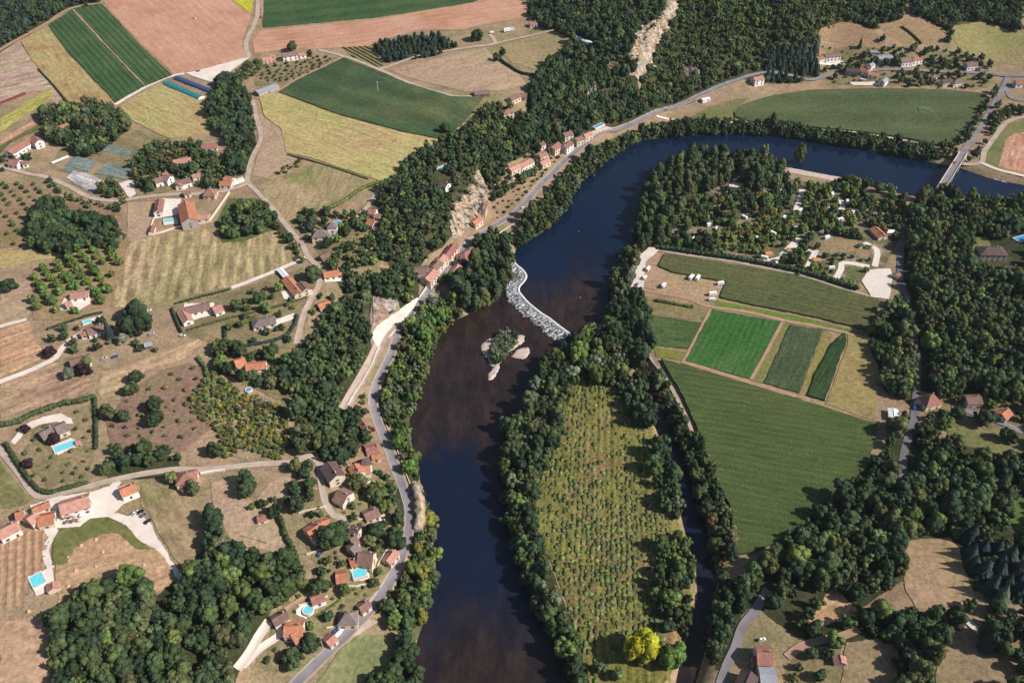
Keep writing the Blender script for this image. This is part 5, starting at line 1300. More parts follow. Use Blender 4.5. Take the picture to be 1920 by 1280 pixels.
car('white car driving on the road under the ochre cliff', (980,391), (986,385), WHT)
car('red and white car on the shaded road bend', (701,806), (699,800), RED)
car('blue car on the road near the riverside grass', (1248,209), (1253,207), BLU)
car('red car crossing the road bridge', (1781,329), (1784,324), RED, z=zd+0.06)
car('white car parked first on the gravel yard of the inn', (255,963), (262,958), WHT, 'cars parked at the inn')
car('black car parked second on the gravel yard of the inn', (264,961), (271,957), BLK, 'cars parked at the inn')
car('dark grey car parked third on the gravel yard of the inn', (270,967), (277,963), GRY, 'cars parked at the inn')
car('black car parked alone further down the inn drive', (278,979), (285,974), BLK, 'cars parked at the inn')
car('silver car parked at the lower end of the inn drive', (340,1087), (344,1083), SIL)
car('dark blue car parked in the paved yard by the road', (630,1185), (634,1181), BLU)
car('blue car parked at the bottom of the tan stubble', (217,670), (221,669), BLU)
car('silver car parked beside the brown roofed house', (196,674), (200,673), SIL)
car('white car parked in the dirt garden above the courtyard villa', (279,584), (284,583), WHT)
car('white car parked by the bushes of the tan field', (343,631), (347,631), WHT)
car('silver car parked near the low grey shed', (285,628), (289,627), SIL)
car('silver car parked on the verge by the village street end', (812,556), (816,553), SIL)
car('white car parked second on the verge by the village street', (807,563), (811,560), WHT)
car('dark car parked under the riverside trees', (825,548), (829,545), GRY)
car('blue car parked under the reddish rock slope', (735,586), (739,583), BLU)
car('white car parked on the village road terrace', (963,338), (966,335), WHT)
car('red car parked on the village road terrace', (985,329), (989,327), RED)
car('blue car parked in the shade of the orange village house', (600,1040), (603,1036), BLU)
car('dark green car parked in the village garden courtyard', (690,1020), (694,1018), (.02,.08,.06))
car('white car parked in the steep village garden', (716,978), (720,978), WHT)
car('dark blue car parked beside the campsite dry field', (964+1190-960,0+535), (1197,531), BLU)
car('white car parked in the shaded wood lane', (1716,757), (1716,752), WHT)
car('blue car parked beside the white car in the wood lane', (1714,766), (1714,761), BLU)
car('white car parked beside the mill house', (1428,1200), (1432,1199), WHT)
car('white car parked in the pale hamlet yard', (1620,151), (1625,151), WHT)
car('silver car parked at the bridge junction hamlet', (1840,128), (1844,129), SIL)
car('blue car parked on the plateau gravel yard', (372,135), (376,134), BLU)
car('orange vehicle on the earth track beside the plateau crop', (490,33), (491,27), (.6,.12,.03))

car('white vehicle at work in the red ploughed field', (365,36), (371,39), WHT)
def camper_meshes():
    m = MB(); L = 3.0
    pts = [(-L,.5),(L-.7,.5),(L,.6),(L+.05,1.1),(L-.5,1.3),(L-.75,2.0),(L-.3,2.2),(L-.5,2.75),(-L+.15,2.8),(-L,2.6)]
    n = len(pts); m.poly([(x,-1.1,z) for x,z in pts] + [(x,1.1,z) for x,z in pts], [tuple(range(n))[::-1], tuple(range(n,2*n))] + [(i,(i+1)%n,n+(i+1)%n,n+i) for i in range(n)])
    body = m.mesh('body', [WHITE])
    m = MB(); m.box(-1.6,-.4,-1.13,1.13,1.5,2.1); m.box(.6,1.5,-1.13,1.13,1.5,2.1); m.poly([(L-.48,-.95,1.33),(L-.48,.95,1.33),(L-.72,.95,1.95),(L-.72,-.95,1.95)], [(0,1,2,3)]); win = m.mesh('side_window', [GLASS])
    m = MB(); m.tube((0,-.12,0),(0,.12,0), .36, n=10); return body, win, m.mesh('wheel', [RUBBER])
CAMP = camper_meshes()
def camper(label, at, to, name='camper_van', cat='camper', group=None, s=1.0):
    p, q = P(*at), P(*to); rz = math.atan2(q[1]-p[1], q[0]-p[0])
    root = empty(name, (p[0], p[1], p[2] + .45), rz); root.scale = (s, s, s); tag(root, label, cat, group)
    link('body', CAMP[0], root); link('side_window', CAMP[1], root)
    for x in (-1.7, 1.9):
        for y in (-1, 1):
            o = link('wheel', CAMP[2], root); o.location = (x, y, .36)
camper('white camper van at the head of the gravel riverside strip', (1215,507), (1219,501))
camper('smaller white camper van on the gravel riverside strip', (1209,523), (1213,518), s=.85)
camper('white camper van alone in the dry camping meadow', (1244,538), (1248,533))
camper('white camper van of a touching pair by the maize', (1296,523), (1301,519), s=1.1)
camper('second white camper van of the touching pair', (1308,524), (1312,519), s=1.1)
camper('white camper van at the maize field corner', (1351,534), (1358,533))
camper('white camper van near the meadow hedge', (1336,554), (1343,553), s=1.1)
camper('grey-white caravan behind the camper near the meadow hedge', (1335,564), (1341,564), s=.9)
camper('white mobile home in the plateau garden beside the pool', (950,60), (962,57), s=1.3)
camper('white caravan at the plateau forest edge', (1021,49), (1026,50))
camper('white caravan by the hamlet yard', (1616,152), (1622,153), s=.8)
camper('white caravan beside the shaded house with red roof', (922,63), (927,62), s=.8)
rr = random.Random(4)
spots = [(1262,377),(1378,340),(1227,433),(1330,424),(1343,432),(1480,350),(1519,345),(1560,368),(1500,398),(1470,410),(1555,395),(1588,382),(1540,420),(1448,440),(1490,430),(1520,440),(1575,415),(1480,478),(1550,448),(1600,400),(1625,385),(1395,410),(1420,450),(1300,450),(1433,486),(1455,498),(1558,505),(1466,360),(1610,365)]
for i, (x, y) in enumerate(spots):
    a = rr.uniform(0, 6.28)
    camper('white caravan pitched among the campsite trees', (x, y), (x + 6*math.cos(a), y + 4*math.sin(a)), 'caravan', 'caravan', 'caravans among the campsite trees', rr.uniform(.8, 1.15))
    p = P(x, y); occ_poly(np.array([(p[0]-4,p[1]-4),(p[0]+4,p[1]-4),(p[0]+4,p[1]+4),(p[0]-4,p[1]+4)]))
TENT = plain('orange_canvas', (0.55,0.24,0.07), 0.8, 0.15)
def tent(label, at, L, wd, col=None, group='canvas tents on the campsite lanes'):
    p = P(*at); root = empty('canvas_tent', (p[0], p[1], p[2]+.3), rr.uniform(-.5,.5)); tag(root, label, 'tent', group)
    m = MB(); hl, hw = L/2, wd/2
    m.poly([(-hl,-hw,1.9),(hl,-hw,1.9),(hl,hw,1.9),(-hl,hw,1.9),(-hl*.8,0,3.0),(hl*.8,0,3.0)], [(0,1,5,4),(2,3,4,5),(1,2,5),(3,0,4)]); m.build('canopy', col or TENT, root)
    m = MB(); m.box(-hl*.85,hl*.85,-hw*.8,hw*.8,-.5,1.95); m.build('tent_wall', WALL['cream'], root)
    occ_poly(np.array([(p[0]-4,p[1]-4),(p[0]+4,p[1]-4),(p[0]+4,p[1]+4),(p[0]-4,p[1]+4)]))
for x, y in ((1440,478),(1482,472),(1530,490),(1526,503),(1512,508)): tent('orange canvas lodge tent on the campsite lane', (x, y), 7, 5)
tent('white canvas marquee next to the campsite reception', (1668,437), 9, 6, WHITE, None)
for x, y in ((1612,464),(1627,466)): tent('dark green play tent on the campsite lawn', (x, y), 5, 5, plain('green_canvas', (.02,.09,.06)), 'green tents on the play lawn')
# boats
def boat(label, at, to, col):
    q = at_z(*at, UP); d = at_z(*to, UP) - q; rz = math.atan2(d[1], d[0])
    root = empty('boat', (q[0], q[1], UP), rz); tag(root, label, 'boat')
    sec = [(-2.6,.85,.0),(-1,1.0,.0),(1,.9,.0),(2.2,.45,.1),(3.0,.04,.35)]
    V = []; 
    for x, w_, z in sec: V += [(x,-w_,.75+z),(x,-w_*.7,-.15+z*.8),(x,w_*.7,-.15+z*.8),(x,w_,.75+z),(x,w_*.85,.7+z),(x,-w_*.85,.7+z),(x,-w_*.6,.2+z),(x,w_*.6,.2+z)]
    f = []
    for i in range(4):
        a, b = i*8, (i+1)*8
        for u, v in ((0,1),(1,2),(2,3),(3,4),(4,7),(7,6),(6,5),(5,0)): f.append((a+u,a+v,b+v,b+u))
    f += [(0,1,2,3,4,7,6,5)]
    me = bpy.data.meshes.new('hull'); me.from_pydata(V, [], f); me.materials.append(col); me.update(); link('hull', me, root)
    m = MB()
    m.box(-1.6,-1.2,-.8,.8,.45,.52); m.build('seat', DOORM, root)
    m = MB(); m.box(.3,.7,-.75,.75,.45,.52); m.build('seat', DOORM, root)
boat('white boat moored by the grass bank past the bridge', (1868,338), (1880,342), WHITE)
boat('second white boat moored beside the bank past the bridge', (1882,342), (1893,345), WHITE)
boat('white and blue boat moored under the campsite trees', (1186,432), (1187,424), WHITE)
def buoy(label, at, z):
    q = at_z(*at, z); root = empty('buoy', (q[0], q[1], z)); tag(root, label, 'buoy')
    m = MB(); m.tube((0,0,-.3),(0,0,.25),.4,.6,10); m.tube((0,0,.25),(0,0,.7),.6,.25,10); m.build('float', plain('buoy_orange', (.7,.15,.05), .5), root)
    m = MB(); m.tube((0,0,.7),(0,0,1.1),.06); m.build('ring_post', CONC, root)
buoy('orange buoy floating in the deep reach above the weir', (1085,435), UP); buoy('orange buoy floating close to the weir crest', (1088,558), UP)
# parasols on the inn terrace and round tables
for i, (x, y) in enumerate([(121,966),(131,964),(141,962),(151,961),(124,974),(134,972),(144,970),(155,969),(128,982),(140,980),(152,978)]):
    p = P(x, y); root = empty('parasol', tuple(p + (0, 0, .3))); tag(root, 'small square parasol on the inn terrace', 'parasol', 'parasols on the inn terrace')
    m = MB(); m.tube((0,0,0),(0,0,2.4),.04,n=6); m.build('mast', CONC, root)
    m = MB(); m.poly([(-1.2,-1.2,2.1),(1.2,-1.2,2.1),(1.2,1.2,2.1),(-1.2,1.2,2.1),(0,0,2.6)], [(0,1,4),(1,2,4),(2,3,4),(3,0,4),(3,2,1,0)]); m.build('canopy', (WALL['wood'], ROOF['red'], GRAVEL, WHITE)[i % 4], root)
p = P(904, 402); root = empty('parasol', tuple(p + (0,0,1))); tag(root, 'blue parasol beside the house under the cliff', 'parasol')
m = MB(); m.tube((0,0,0),(0,0,4.4),.05,n=6); m.build('mast', CONC, root)
m = MB(); m.tube((0,0,3.9),(0,0,4.9),3.2,.1,12); m.build('canopy', plain('blue_canvas', (.08,.3,.5)), root)
# hay heaps left on the mown meadow
for x, y in ((152,1023),(180,1012),(193,1035),(128,1045),(142,1070),(180,1063),(205,1080),(213,1084),(128,1099),(250,1077),(270,1060),(54,1146)):
    p = P(x, y); m = MB(); r_ = random.uniform(.8, 1.2)
    m.tube((0,0,-.2),(0,0,.5),r_*1.2,r_*.9,9); m.tube((0,0,.5),(0,0,.95),r_*.9,r_*.3,9)
    o = m.build('hay_heap', plain('hay', (.5,.34,.2))) if x == 152 else link('hay_heap', m.mesh('hay_heap', [bpy.data.materials['hay']]))
    o.location = tuple(p + (0,0,.4)); tag(o, 'little heap of hay on the mown slope below the inn', 'hay heap', 'hay heaps below the inn')
# ------------------------------------------------------------------ foliage geometry
def _ico(sub):
    bm = bmesh.new(); bmesh.ops.create_icosphere(bm, subdivisions=sub, radius=1.0)
    v = np.array([p.co[:] for p in bm.verts]); f = np.array([[q.index for q in p.verts] for p in bm.faces]); bm.free()
    return v, f
ICO1, ICO2 = _ico(1), _ico(2)
def blob(lobes, ico, nleaf, leaf, r, jit=0.17):
    """lobes (x,y,z,rad): lumpy clumps with leaf sprays on them -> V, tris, quads, tint"""
    V, T, Q, C = [], [], [], []; b = 0
    for (x, y, z, rad) in lobes:
        v = ico[0] * (1 + r.uniform(-jit, jit, (len(ico[0]), 1))) * rad * np.array([1, 1, 0.85]) + (x, y, z)
        t = np.clip(r.normal(1.0, 0.16), 0.6, 1.45); hue = r.normal(0, 0.05)
        c = np.array([t * (1 + hue), t, t * (1 - hue)])
        V.append(v); T.append(ico[1] + b); C.append(np.tile(c, (len(v), 1)) * r.uniform(.85, 1.15, (len(v), 1))); b += len(v)
        if nleaf:
            d = r.normal(0, 1, (nleaf, 3)); d[:, 2] += 0.35; d /= np.linalg.norm(d, axis=1)[:, None]
            p = d * rad * r.uniform(.85, 1.18, (nleaf, 1)) * np.array([1, 1, .85]) + (x, y, z)
            n = d + r.normal(0, .55, (nleaf, 3)); n /= np.linalg.norm(n, axis=1)[:, None]
            u = np.cross(n, r.normal(0, 1, (nleaf, 3))); u /= np.linalg.norm(u, axis=1)[:, None]; w_ = np.cross(n, u)
            s = leaf * r.uniform(.6, 1.3, (nleaf, 1))
            q = np.stack([p - u*s - w_*s*.6, p + u*s*.9 - w_*s*.7, p + u*s + w_*s*.6, p - u*s*.8 + w_*s*.7], 1).reshape(-1, 3)
            V.append(q); Q.append(np.arange(nleaf*4).reshape(-1, 4) + b); C.append(np.repeat(c[None] * r.uniform(.75, 1.3, (nleaf, 1)), 4, 0)); b += len(q)
    return np.concatenate(V), np.concatenate(T), (np.concatenate(Q) if Q else np.zeros((0, 4), int)), np.concatenate(C)
def crown_lobes(r, k, kind='round'):
    L = []; ph = r.uniform(0, 6.3)
    for i in range(k):
        zf = 1 - 2 * (i + .5) / k; t = i * 2.39996 + r.uniform(-.4, .4); s = math.sqrt(max(0, 1 - zf*zf))
        if kind == 'tall':
            z = 0.55 + (i + .5) / k * 1.9; rad = (0.72 if z < 1.3 else 0.72 * (1 - (z-1.3)/1.75)) * r.uniform(.6, 1.0)
            L.append((math.cos(t)*rad, math.sin(t)*rad, z, r.uniform(.28, .42)))
        else:
            q = r.uniform(.42, .86) * (1 + .22*math.sin(t*2 + ph) + .16*math.sin(t*3 + 2*ph))
            L.append((s*math.cos(t)*q, s*math.sin(t)*q, 0.95 + zf*q*.82, r.uniform(.20, .46)))
    L.append((0, 0, 0.95 if kind != 'tall' else 1.2, .6))
    return L
def crown(seed, k, ico, nleaf, leaf, kind='round'):
    r = np.random.default_rng(seed); return blob(crown_lobes(r, k, kind), ico, nleaf, leaf, r)
def conifer(seed, tiers, per, broad=1.0, droop=.14):
    r = np.random.default_rng(seed); V, Q, C = [], [], []; b = 0
    for i in range(tiers):
        f = i / (tiers - 1); z = 0.3 + 2.5 * f; R_ = broad * (0.95 * (1 - f) ** 0.85 + 0.05) * r.uniform(.85, 1.1)
        n = max(4, int(per * (1 - f*.6)))
        for j in range(n):
            t = 2*math.pi*j/n + i*1.1 + r.uniform(-.2, .2); rr_ = R_ * r.uniform(.75, 1.1); wd = rr_ * 2.6 / n + .06
            u = np.array([math.cos(t), math.sin(t), 0]); v = np.array([-math.sin(t), math.cos(t), 0])
            p = np.array([u*.04 + (0,0,z+.24), u*rr_*.6 - v*wd + (0,0,z+.05), u*rr_ + (0,0,z-.14), u*rr_*.6 + v*wd + (0,0,z+.05)])
            V.append(p); Q.append((b, b+1, b+2, b+3)); b += 4; C.append(np.full((4, 3), r.uniform(.75, 1.3)))
    V = np.concatenate(V); return V, np.zeros((0, 3), int), np.array(Q), np.concatenate(C)
def crown_mesh(name, data): V, T, Q, C = data; return mesh_np(name, V, [T, Q], [FOL], tint=C)
BROAD = [crown_mesh('crown', crown(100+i, 26, ICO2, 34, .085)) for i in range(10)]
TALL = [crown_mesh('crown', crown(200+i, 22, ICO2, 40, .08, 'tall')) for i in range(6)]
CONI = [crown_mesh('crown', conifer(300+i, 20, 22)) for i in range(4)]
CEDR = [crown_mesh('crown', conifer(320+i, 22, 30, 1.0)) for i in range(3)]
BUSH = [crown_mesh('shrub', blob([(r_.uniform(-.5,.5), r_.uniform(-.5,.5), r_.uniform(.3,.75), r_.uniform(.35,.5)) for _ in range(7)] + [(0,0,.4,.55)], ICO1, 14, .16, r_)) for r_ in [np.random.default_rng(400+i) for i in range(6)]]
LOWB = [crown(500+i, 14, ICO1, 12, .12) for i in range(8)]
LOWT = [crown(520+i, 10, ICO1, 13, .17, 'tall') for i in range(4)]
LOWC = [conifer(540+i, 9, 9) for i in range(4)]
def trunk_mesh(h):
    m = MB(); m.tube((0,0,-.15), (0.02,0,h*.55), .075, .055, 7); m.tube((0.02,0,h*.55), (0,.03,h), .055, .03, 7)
    for k in range(3):
        a = k*2.1 + .4; m.tube((0.02,0,h*.5), (math.cos(a)*.35, math.sin(a)*.35, h*.95), .035, .015, 5)
    return m.mesh('trunk', [BARK])
TRK, TRKT = trunk_mesh(.85), trunk_mesh(1.6)

PAL = dict(mid=(0.076,0.110,0.044), dark=(0.049,0.076,0.036), olive=(0.113,0.127,0.052), light=(0.144,0.184,0.053), yellow=(0.40,0.39,0.03), gold=(0.230,0.207,0.046),
           brown=(0.149,0.115,0.063), grey=(0.149,0.167,0.109), blue=(0.046,0.071,0.064), orange=(0.280,0.160,0.050), plum=(0.045,0.022,0.028), fresh=(0.109,0.178,0.044), pale=(0.218,0.230,0.081))
WORD = dict(mid='mid green', dark='dark green', olive='olive green', light='light green', yellow='yellow', gold='golden green', brown='brownish', grey='grey-leaved', blue='blue-green', orange='orange', plum='purple', fresh='fresh green', pale='pale yellow-green')
_strip = __import__('re').compile(r'\b(light green|bright green|blue-green|yellowing autumn|dark|large|big|tall|small|low|old|young)\s+')
def look(label, key, size):
    b = _strip.sub('', label)
    s_ = 'large' if size > 1.18 else ('small' if size < .84 else 'medium-sized')
    return ' '.join((s_ + ' ' + WORD[key] + ' ' + b).split()[:16])
def pcol(mix_, named=False):
    ks = list(mix_); key = random.choices(ks, [mix_[k] for k in ks])[0]; c = np.array(PAL[key])
    v_ = tuple(np.clip(c * random.uniform(.74, 1.36) * np.array([random.uniform(.88, 1.08), 1, random.uniform(.88, 1.12)]), 0, 1))
    return (v_, key) if named else v_
TREES = []                     # dicts: x y z R sz col shape name label group area
_hash = {}
def too_close(x, y, d):
    cx, cy = int(x // 8), int(y // 8)
    for i in (-2, -1, 0, 1, 2):
        for j in (-2, -1, 0, 1, 2):
            for (a, b, r_) in _hash.get((cx+i, cy+j), ()):
                if (a-x)**2 + (b-y)**2 < (max(d, r_) if d > 3 else (d + r_) * .5) ** 2: return True
    return False
def to_px(x, y, z):
    dz = z - H; zc = y*CP - dz*SP                         # depth along the view axis
    return 960 + F * x / zc, 640 + F * (-(y*SP) - dz*CP) / zc
def add_tree(x, y, R, sz, col, shape, name, label, group, area, d=None, z0=None):
    z = max(float(Z(x, y)), 0.3) if z0 is None else z0
    px, py = to_px(x, y, z + R)
    if px < -330 or px > 2230 or py < -90 or py > 1460: return False
    seen = -25 < px < 1945 and -30 < py < 1310
    _hash.setdefault((int(x//8), int(y//8)), []).append((x, y, d or R))
    TREES.append(dict(x=x, y=y, z=z, R=R, sz=sz, col=col, shape=shape, name=name, label=label, group=group, area=area, size=R*R*sz/math.hypot(x, y, H-z)**2 if seen else 0.0))
    return True
def area(name, label, group, poly, gap, R, sz, mix_, shape='b', lift=None, clear=0.35, river=True, wmin=0.25, z0=None, floor=True, keep=1.0):
    lift = (R[0]+R[1]) * .5 * sz[0] * .9 if lift is None else lift
    W = PP(poly, lift)[:, :2]
    x0, y0 = W.min(0); x1, y1 = W.max(0)
    A_ = abs(0.5 * np.sum(W[:, 0]*np.roll(W[:, 1], -1) - np.roll(W[:, 0], -1)*W[:, 1]))
    n = int((x1-x0)*(y1-y0) / gap**2 * 9)
    pts = np.stack([rng.uniform(x0, x1, n), rng.uniform(y0, y1, n)], -1); pts = pts[inside(W, pts)]
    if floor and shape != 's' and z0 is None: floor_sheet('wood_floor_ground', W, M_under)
    c = 0
    for x, y in pts:
        if keep < 1 and (math.sin(x*.13 + y*.05) + math.sin(y*.11 - x*.04 + 1.7) + random.uniform(-1, 1)) < 3 * (1 - 2*keep) * .5: continue
        r_ = (R[0]+R[1])/2 * min(1.45, max(.6, random.gauss(1, .22)))
        if too_close(x, y, gap * r_ / ((R[0]+R[1])/2) * random.uniform(.8, 1.0)): continue
        if occupied(x, y, r_ * clear): continue
        if river and _bil(ZG, x, y) < wmin: continue
        col_, key_ = pcol(mix_, True); sz_ = random.uniform(*sz)
        c += add_tree(x, y, r_, sz_, col_, shape, name, look(label, key_, r_ / ((R[0]+R[1])/2)), group, label, gap*.8*r_/((R[0]+R[1])/2), z0)
    return c
def one(px, py, R, sz=1.15, col='mid', shape='b', name='garden_tree', label='green garden tree', group=None, lift=None):
    p = P(px, py, R * .9 * sz if lift is None else lift)
    c = tuple(np.array(PAL[col]) * random.uniform(.9, 1.1))
    add_tree(p[0], p[1], R, sz, c, shape, name, label, group, label)

# ---- single trees that stand out
one(1203,1208,9.5,1.1,'yellow',name='yellow_tree',label='large bright yellow tree at the foot of the island meadow')
one(1192,1222,6,1.2,'gold',name='yellow_tree',label='smaller golden tree leaning on the bright yellow one')
one(1232,1205,5.5,1.2,'pale',name='garden_tree',label='yellow-green tree on the water side of the bright yellow tree')
one(1258,1230,7,1.2,'fresh',label='fresh green round tree on the point of the island')
one(398,972,7.2,1.05,'dark',label='solitary round dark tree in the dry meadow below the inn')
one(619,1006,8.5,.95,'mid',label='large round umbrella pine beside the orange village house')
one(1862,648+30,5,1.3,'light',label='round tree in the dark right bank wood edge')
one(1845,781,6,1.2,'dark',label='round dark tree on the hamlet lawn beside the grey lane')
one(1770,795,4,1.5,'fresh',label='bright green upright tree on the hamlet lawn')
one(1890,815,5,1.1,'dark',label='dark tree at the edge of the hamlet lawn')
one(1870,1195,8,1.1,'dark',label='broad dark tree in the farthest dry clearing')
one(1852,1205,4.5,1.6,'blue',shape='c',name='conifer_tree',label='blue-green conifer leaning on the broad dark tree')
one(1500,295,6,2.0,'olive',shape='t',name='poplar_tree',label='tall poplar standing alone on the beach point')
one(1450,228,5,2.0,'mid',shape='t',name='poplar_tree',label='poplar alone on the north river path')
one(1725,380,6,2.2,'olive',shape='t',name='poplar_tree',label='tall poplar near the bridge head')
one(1655,100-28,4,1.2,'dark',label='dark tree on the dry hill meadow')
one(1613,84,3.6,1.3,'dark',shape='c',name='conifer_tree',label='pointed conifer beside the white hill villa')
one(252,582,7.5,1.3,'dark',label='tall dark tree north of the brown roofed pool villa')
one(262,605,7.5,1.2,'dark',label='broad dark tree beside the brown roofed pool villa')
one(240,610,7,1.2,'dark',label='dark tree touching the brown roofed pool villa')
one(204,622,4.5,1.4,'blue',shape='c',name='conifer_tree',label='blue spruce beside the brown roofed pool villa')
one(91,660,4,1.2,'plum',name='purple_tree',label='purple plum tree at the red stubble corner')
one(153,692,5,1.0,'plum',name='purple_tree',label='dark purple tree beside the house on the white lane')
one(100,822,4,.9,'plum',name='purple_tree',label='purple tree in front of the grey-brown stone house')
one(48,803,3,1.0,'plum',name='purple_tree',label='purple tree on the drive of the stone house')
one(50,870,3.5,1.0,'plum',name='purple_tree',label='purple tree beside the lane hedge of the stone house')
one(128,700,4,1.2,'grey',label='grey-leaved tree below the house on the white lane')
one(160,678,4,1.0,'light',label='light green tree over the house on the white lane')
one(442,572,4.5,1.2,'mid',label='round tree beside the courtyard villa')
one(485,558,4.5,1.2,'mid',label='round tree between the courtyard villa and the white track')
one(588,512,6.5,1.1,'mid',label='round tree beside the orange bungalow')
one(840,520,4.5,1.1,'fresh',label='bright round tree in the village street')
one(826,525,3.2,1.1,'light',label='small bright tree at the village street bend')
one(14,535,5,1.2,'dark',label='dark tree at the edge of the dry meadow by the orchard')
one(255,705,4.5,1.1,'dark',label='dark tree at the top of the scrub')
one(248,728,4.5,1.1,'mid',label='tree at the upper scrub edge')
one(287,760,5,1.2,'dark',label='twin-crowned dark tree in the middle of the scrub')
one(292,783,5,1.2,'dark',label='lower dark tree in the middle of the scrub')
one(200,772,5,1.0,'olive',label='olive green tree beside the hedge track')
one(230,780,4,1.3,'dark',label='dark upright tree in the scrub beside the hedge track')
one(400,843,4.5,1.2,'dark',label='dark tree at the lower edge of the autumn scrub')
one(458,895,5,1.3,'dark',label='dark tree between two dry village meadows')
one(462,915,5.5,1.2,'mid',label='tall tree in the dry village meadow')
one(320,895,4,1.1,'light',label='light green bush-like tree by the square red house')
one(362,915,4,1.2,'olive',label='olive tree below the square red house')
one(550,1232,5.5,1.1,'mid',label='round tree on the bank below the large orange house')
one(577,1205,5.5,1.1,'dark',label='dark round tree beside the large orange house')
one(600,1100,5,1.1,'mid',label='round garden tree above the orange roofed cottage')
one(700,925,6,1.0,'olive',label='broad olive tree in the steep village garden')
one(668,905,6,1.0,'olive',label='broad tree beneath the slate turret cottage')
one(705,995,5.5,1.0,'dark',label='dark tree above the long pink roadside house')
one(742,1010,6,1.1,'dark',label='dark round tree beside the shaded road')
one(640,855,5.5,1.2,'dark',label='dark tree beside the long dark roofed house')
one(835,240,5,1.2,'dark',label='dark tree at the low end of the green slope field')
one(930,107,4,1.2,'dark',label='dark tree at the meadow hedge corner')
one(942,98,4.5,1.2,'dark',label='round dark tree in the meadow hedge')
one(893,66,7,1.0,'dark',label='large round dark tree at the track end on the plateau')
one(547,88,6,1.1,'mid',label='tree behind the white plateau house')
one(580,100,4,1.1,'dark',label='dark tree beside the white plateau house')

# ---- rows and orchards
def grid_rows(name, label, group, poly, a, b, dx, dy, R, sz, mix_, jit=.8, keep=.92, clear=0):
    W = PP(poly)[:, :2]; t = math.radians(wang(a, b)); c = W.mean(0)
    u = np.array([math.cos(t), math.sin(t)]); v = np.array([-u[1], u[0]])
    for i in range(-40, 41):
        for j in range(-40, 41):
            p = c + u*i*dx + v*j*dy + rng.uniform(-jit, jit, 2)
            if random.random() > keep or not inside(W, p[None])[0] or occupied(p[0], p[1], clear): continue
            add_tree(p[0], p[1], random.uniform(*R), random.uniform(*sz), pcol(mix_), 'b', name, label, group, label)
grid_rows('orchard_tree', 'bright green nut tree planted in the orchard rows', 'trees of the nut orchard', [(62,500),(110,490),(190,445),(230,447),(232,500),(206,575),(170,580),(130,596),(64,590)], (70,520),(215,470), 9.5, 9.5, (2.6,3.9), (1.0,1.25), dict(fresh=3, light=2))
grid_rows('young_orchard_tree', 'small young fruit tree on dry orchard ground', 'young fruit trees on dry ground', [(0,345),(60,343),(120,375),(75,375),(55,405),(55,460),(0,464)], (0,400),(60,380), 9, 9, (1.3,2.2), (.8,1.1), dict(mid=2, olive=1, dark=1))
for k in range(13):                                           # vineyards, each row a thing
    pass
def foliage_line(name, label, cat, group, L, wd, hgt, step, mix_, jit=.25, r_=None):
    """hedge or vine row: clumps along a world polyline, one mesh"""
    r_ = r_ or np.random.default_rng(int(abs(L[0][0])*7) % 9999)
    c = L.mean(0); zc = float(Z(*c)); lob = []
    s = np.concatenate([[0], np.cumsum(np.linalg.norm(np.diff(L, axis=0), axis=1))])
    for d in np.arange(0, s[-1], step):
        x, y = np.interp(d, s, L[:, 0]), np.interp(d, s, L[:, 1]); z = float(Z(x, y))
        lob.append((x - c[0] + r_.uniform(-jit, jit), y - c[1] + r_.uniform(-jit, jit), z - zc + hgt*.5, wd*.5*r_.uniform(.85, 1.15)))
    if not lob: return None
    V, T, Q, C = blob(lob, ICO1, 7, wd*.16, r_)
    V[:, 2] = V[:, 2] + (hgt - wd*.85)*.5 * np.sign(V[:, 2] - np.interp(V[:, 0], [0, 1], [0, 0])) * 0
    o = link(name, mesh_np(name, V, [T, Q], [FOL], tint=C)); o.location = (c[0], c[1], zc); o.color = (*pcol(mix_), 1)
    tag(o, label, cat, group); return o
def vine_rows(poly, a, b, gap, label, group, mix_, wd=1.1, hgt=1.2):
    W = PP(poly)[:, :2]; t = math.radians(wang(a, b)); c = W.mean(0)
    u = np.array([math.cos(t), math.sin(t)]); v = np.array([-u[1], u[0]])
    for j in range(-40, 41):
        q = c + v*j*gap + u * np.arange(-160, 160, 1.5)[:, None]
        m_ = inside(W, q)
        if m_.sum() < 4: continue
        foliage_line('vine_row', label, 'vine row', group, q[m_], wd, hgt, 1.0, mix_, .12)
vine_rows([(641,90),(696,87),(721,124),(709,128),(662,107)], (641,90), (709,128), 5.0, 'green vine row in the small vineyard beside the conifers', 'rows of the plateau vineyard', dict(olive=1, mid=1), 1.6, 1.4)
vine_rows([(0,1014),(28,1004),(82,994),(88,1015),(82,1055),(60,1080),(44,1095),(36,1132),(0,1140)], (45,1005), (42,1100), 4.2, 'thin young vine row on reddish soil below the inn', 'rows of the young vineyard', dict(brown=2, olive=1), .55, .7)

def hedge(label, pts, wd, hgt, mix_=dict(dark=2, mid=1)):
    L = smooth_line(PP(pts, hgt*.5)[:, :2], 2.0)
    occ_line(L, wd*.5)
    return foliage_line('hedge', label, 'hedge', None, L, max(wd, hgt*.9), hgt, max(wd, hgt)*.34, mix_)
hedge('clipped hedge on the lane side of the stone house garden', [(10,830),(35,870),(60,905),(85,922),(120,915),(165,903)], 3, 3, dict(light=1, mid=1))
hedge('tall mixed hedge between brown stubble and the stone house', [(0,795),(30,790),(60,775),(110,757),(150,750),(178,742)], 4, 4, dict(mid=1, olive=1))
hedge('dark straight hedge beside the hedge track', [(178,745),(180,790),(180,840)], 2.2, 3)
hedge('hedge along the drive of the brown roofed pool villa', [(90,616),(130,602),(160,592),(190,585)], 2, 2.2)
hedge('dark hedge beside the courtyard villa', [(322,578),(330,598),(340,622)], 2, 2.4)
hedge('long clipped hedge below the courtyard villa', [(352,618),(420,598),(480,583),(540,568),(575,556)], 1.8, 2, dict(olive=1, mid=1))
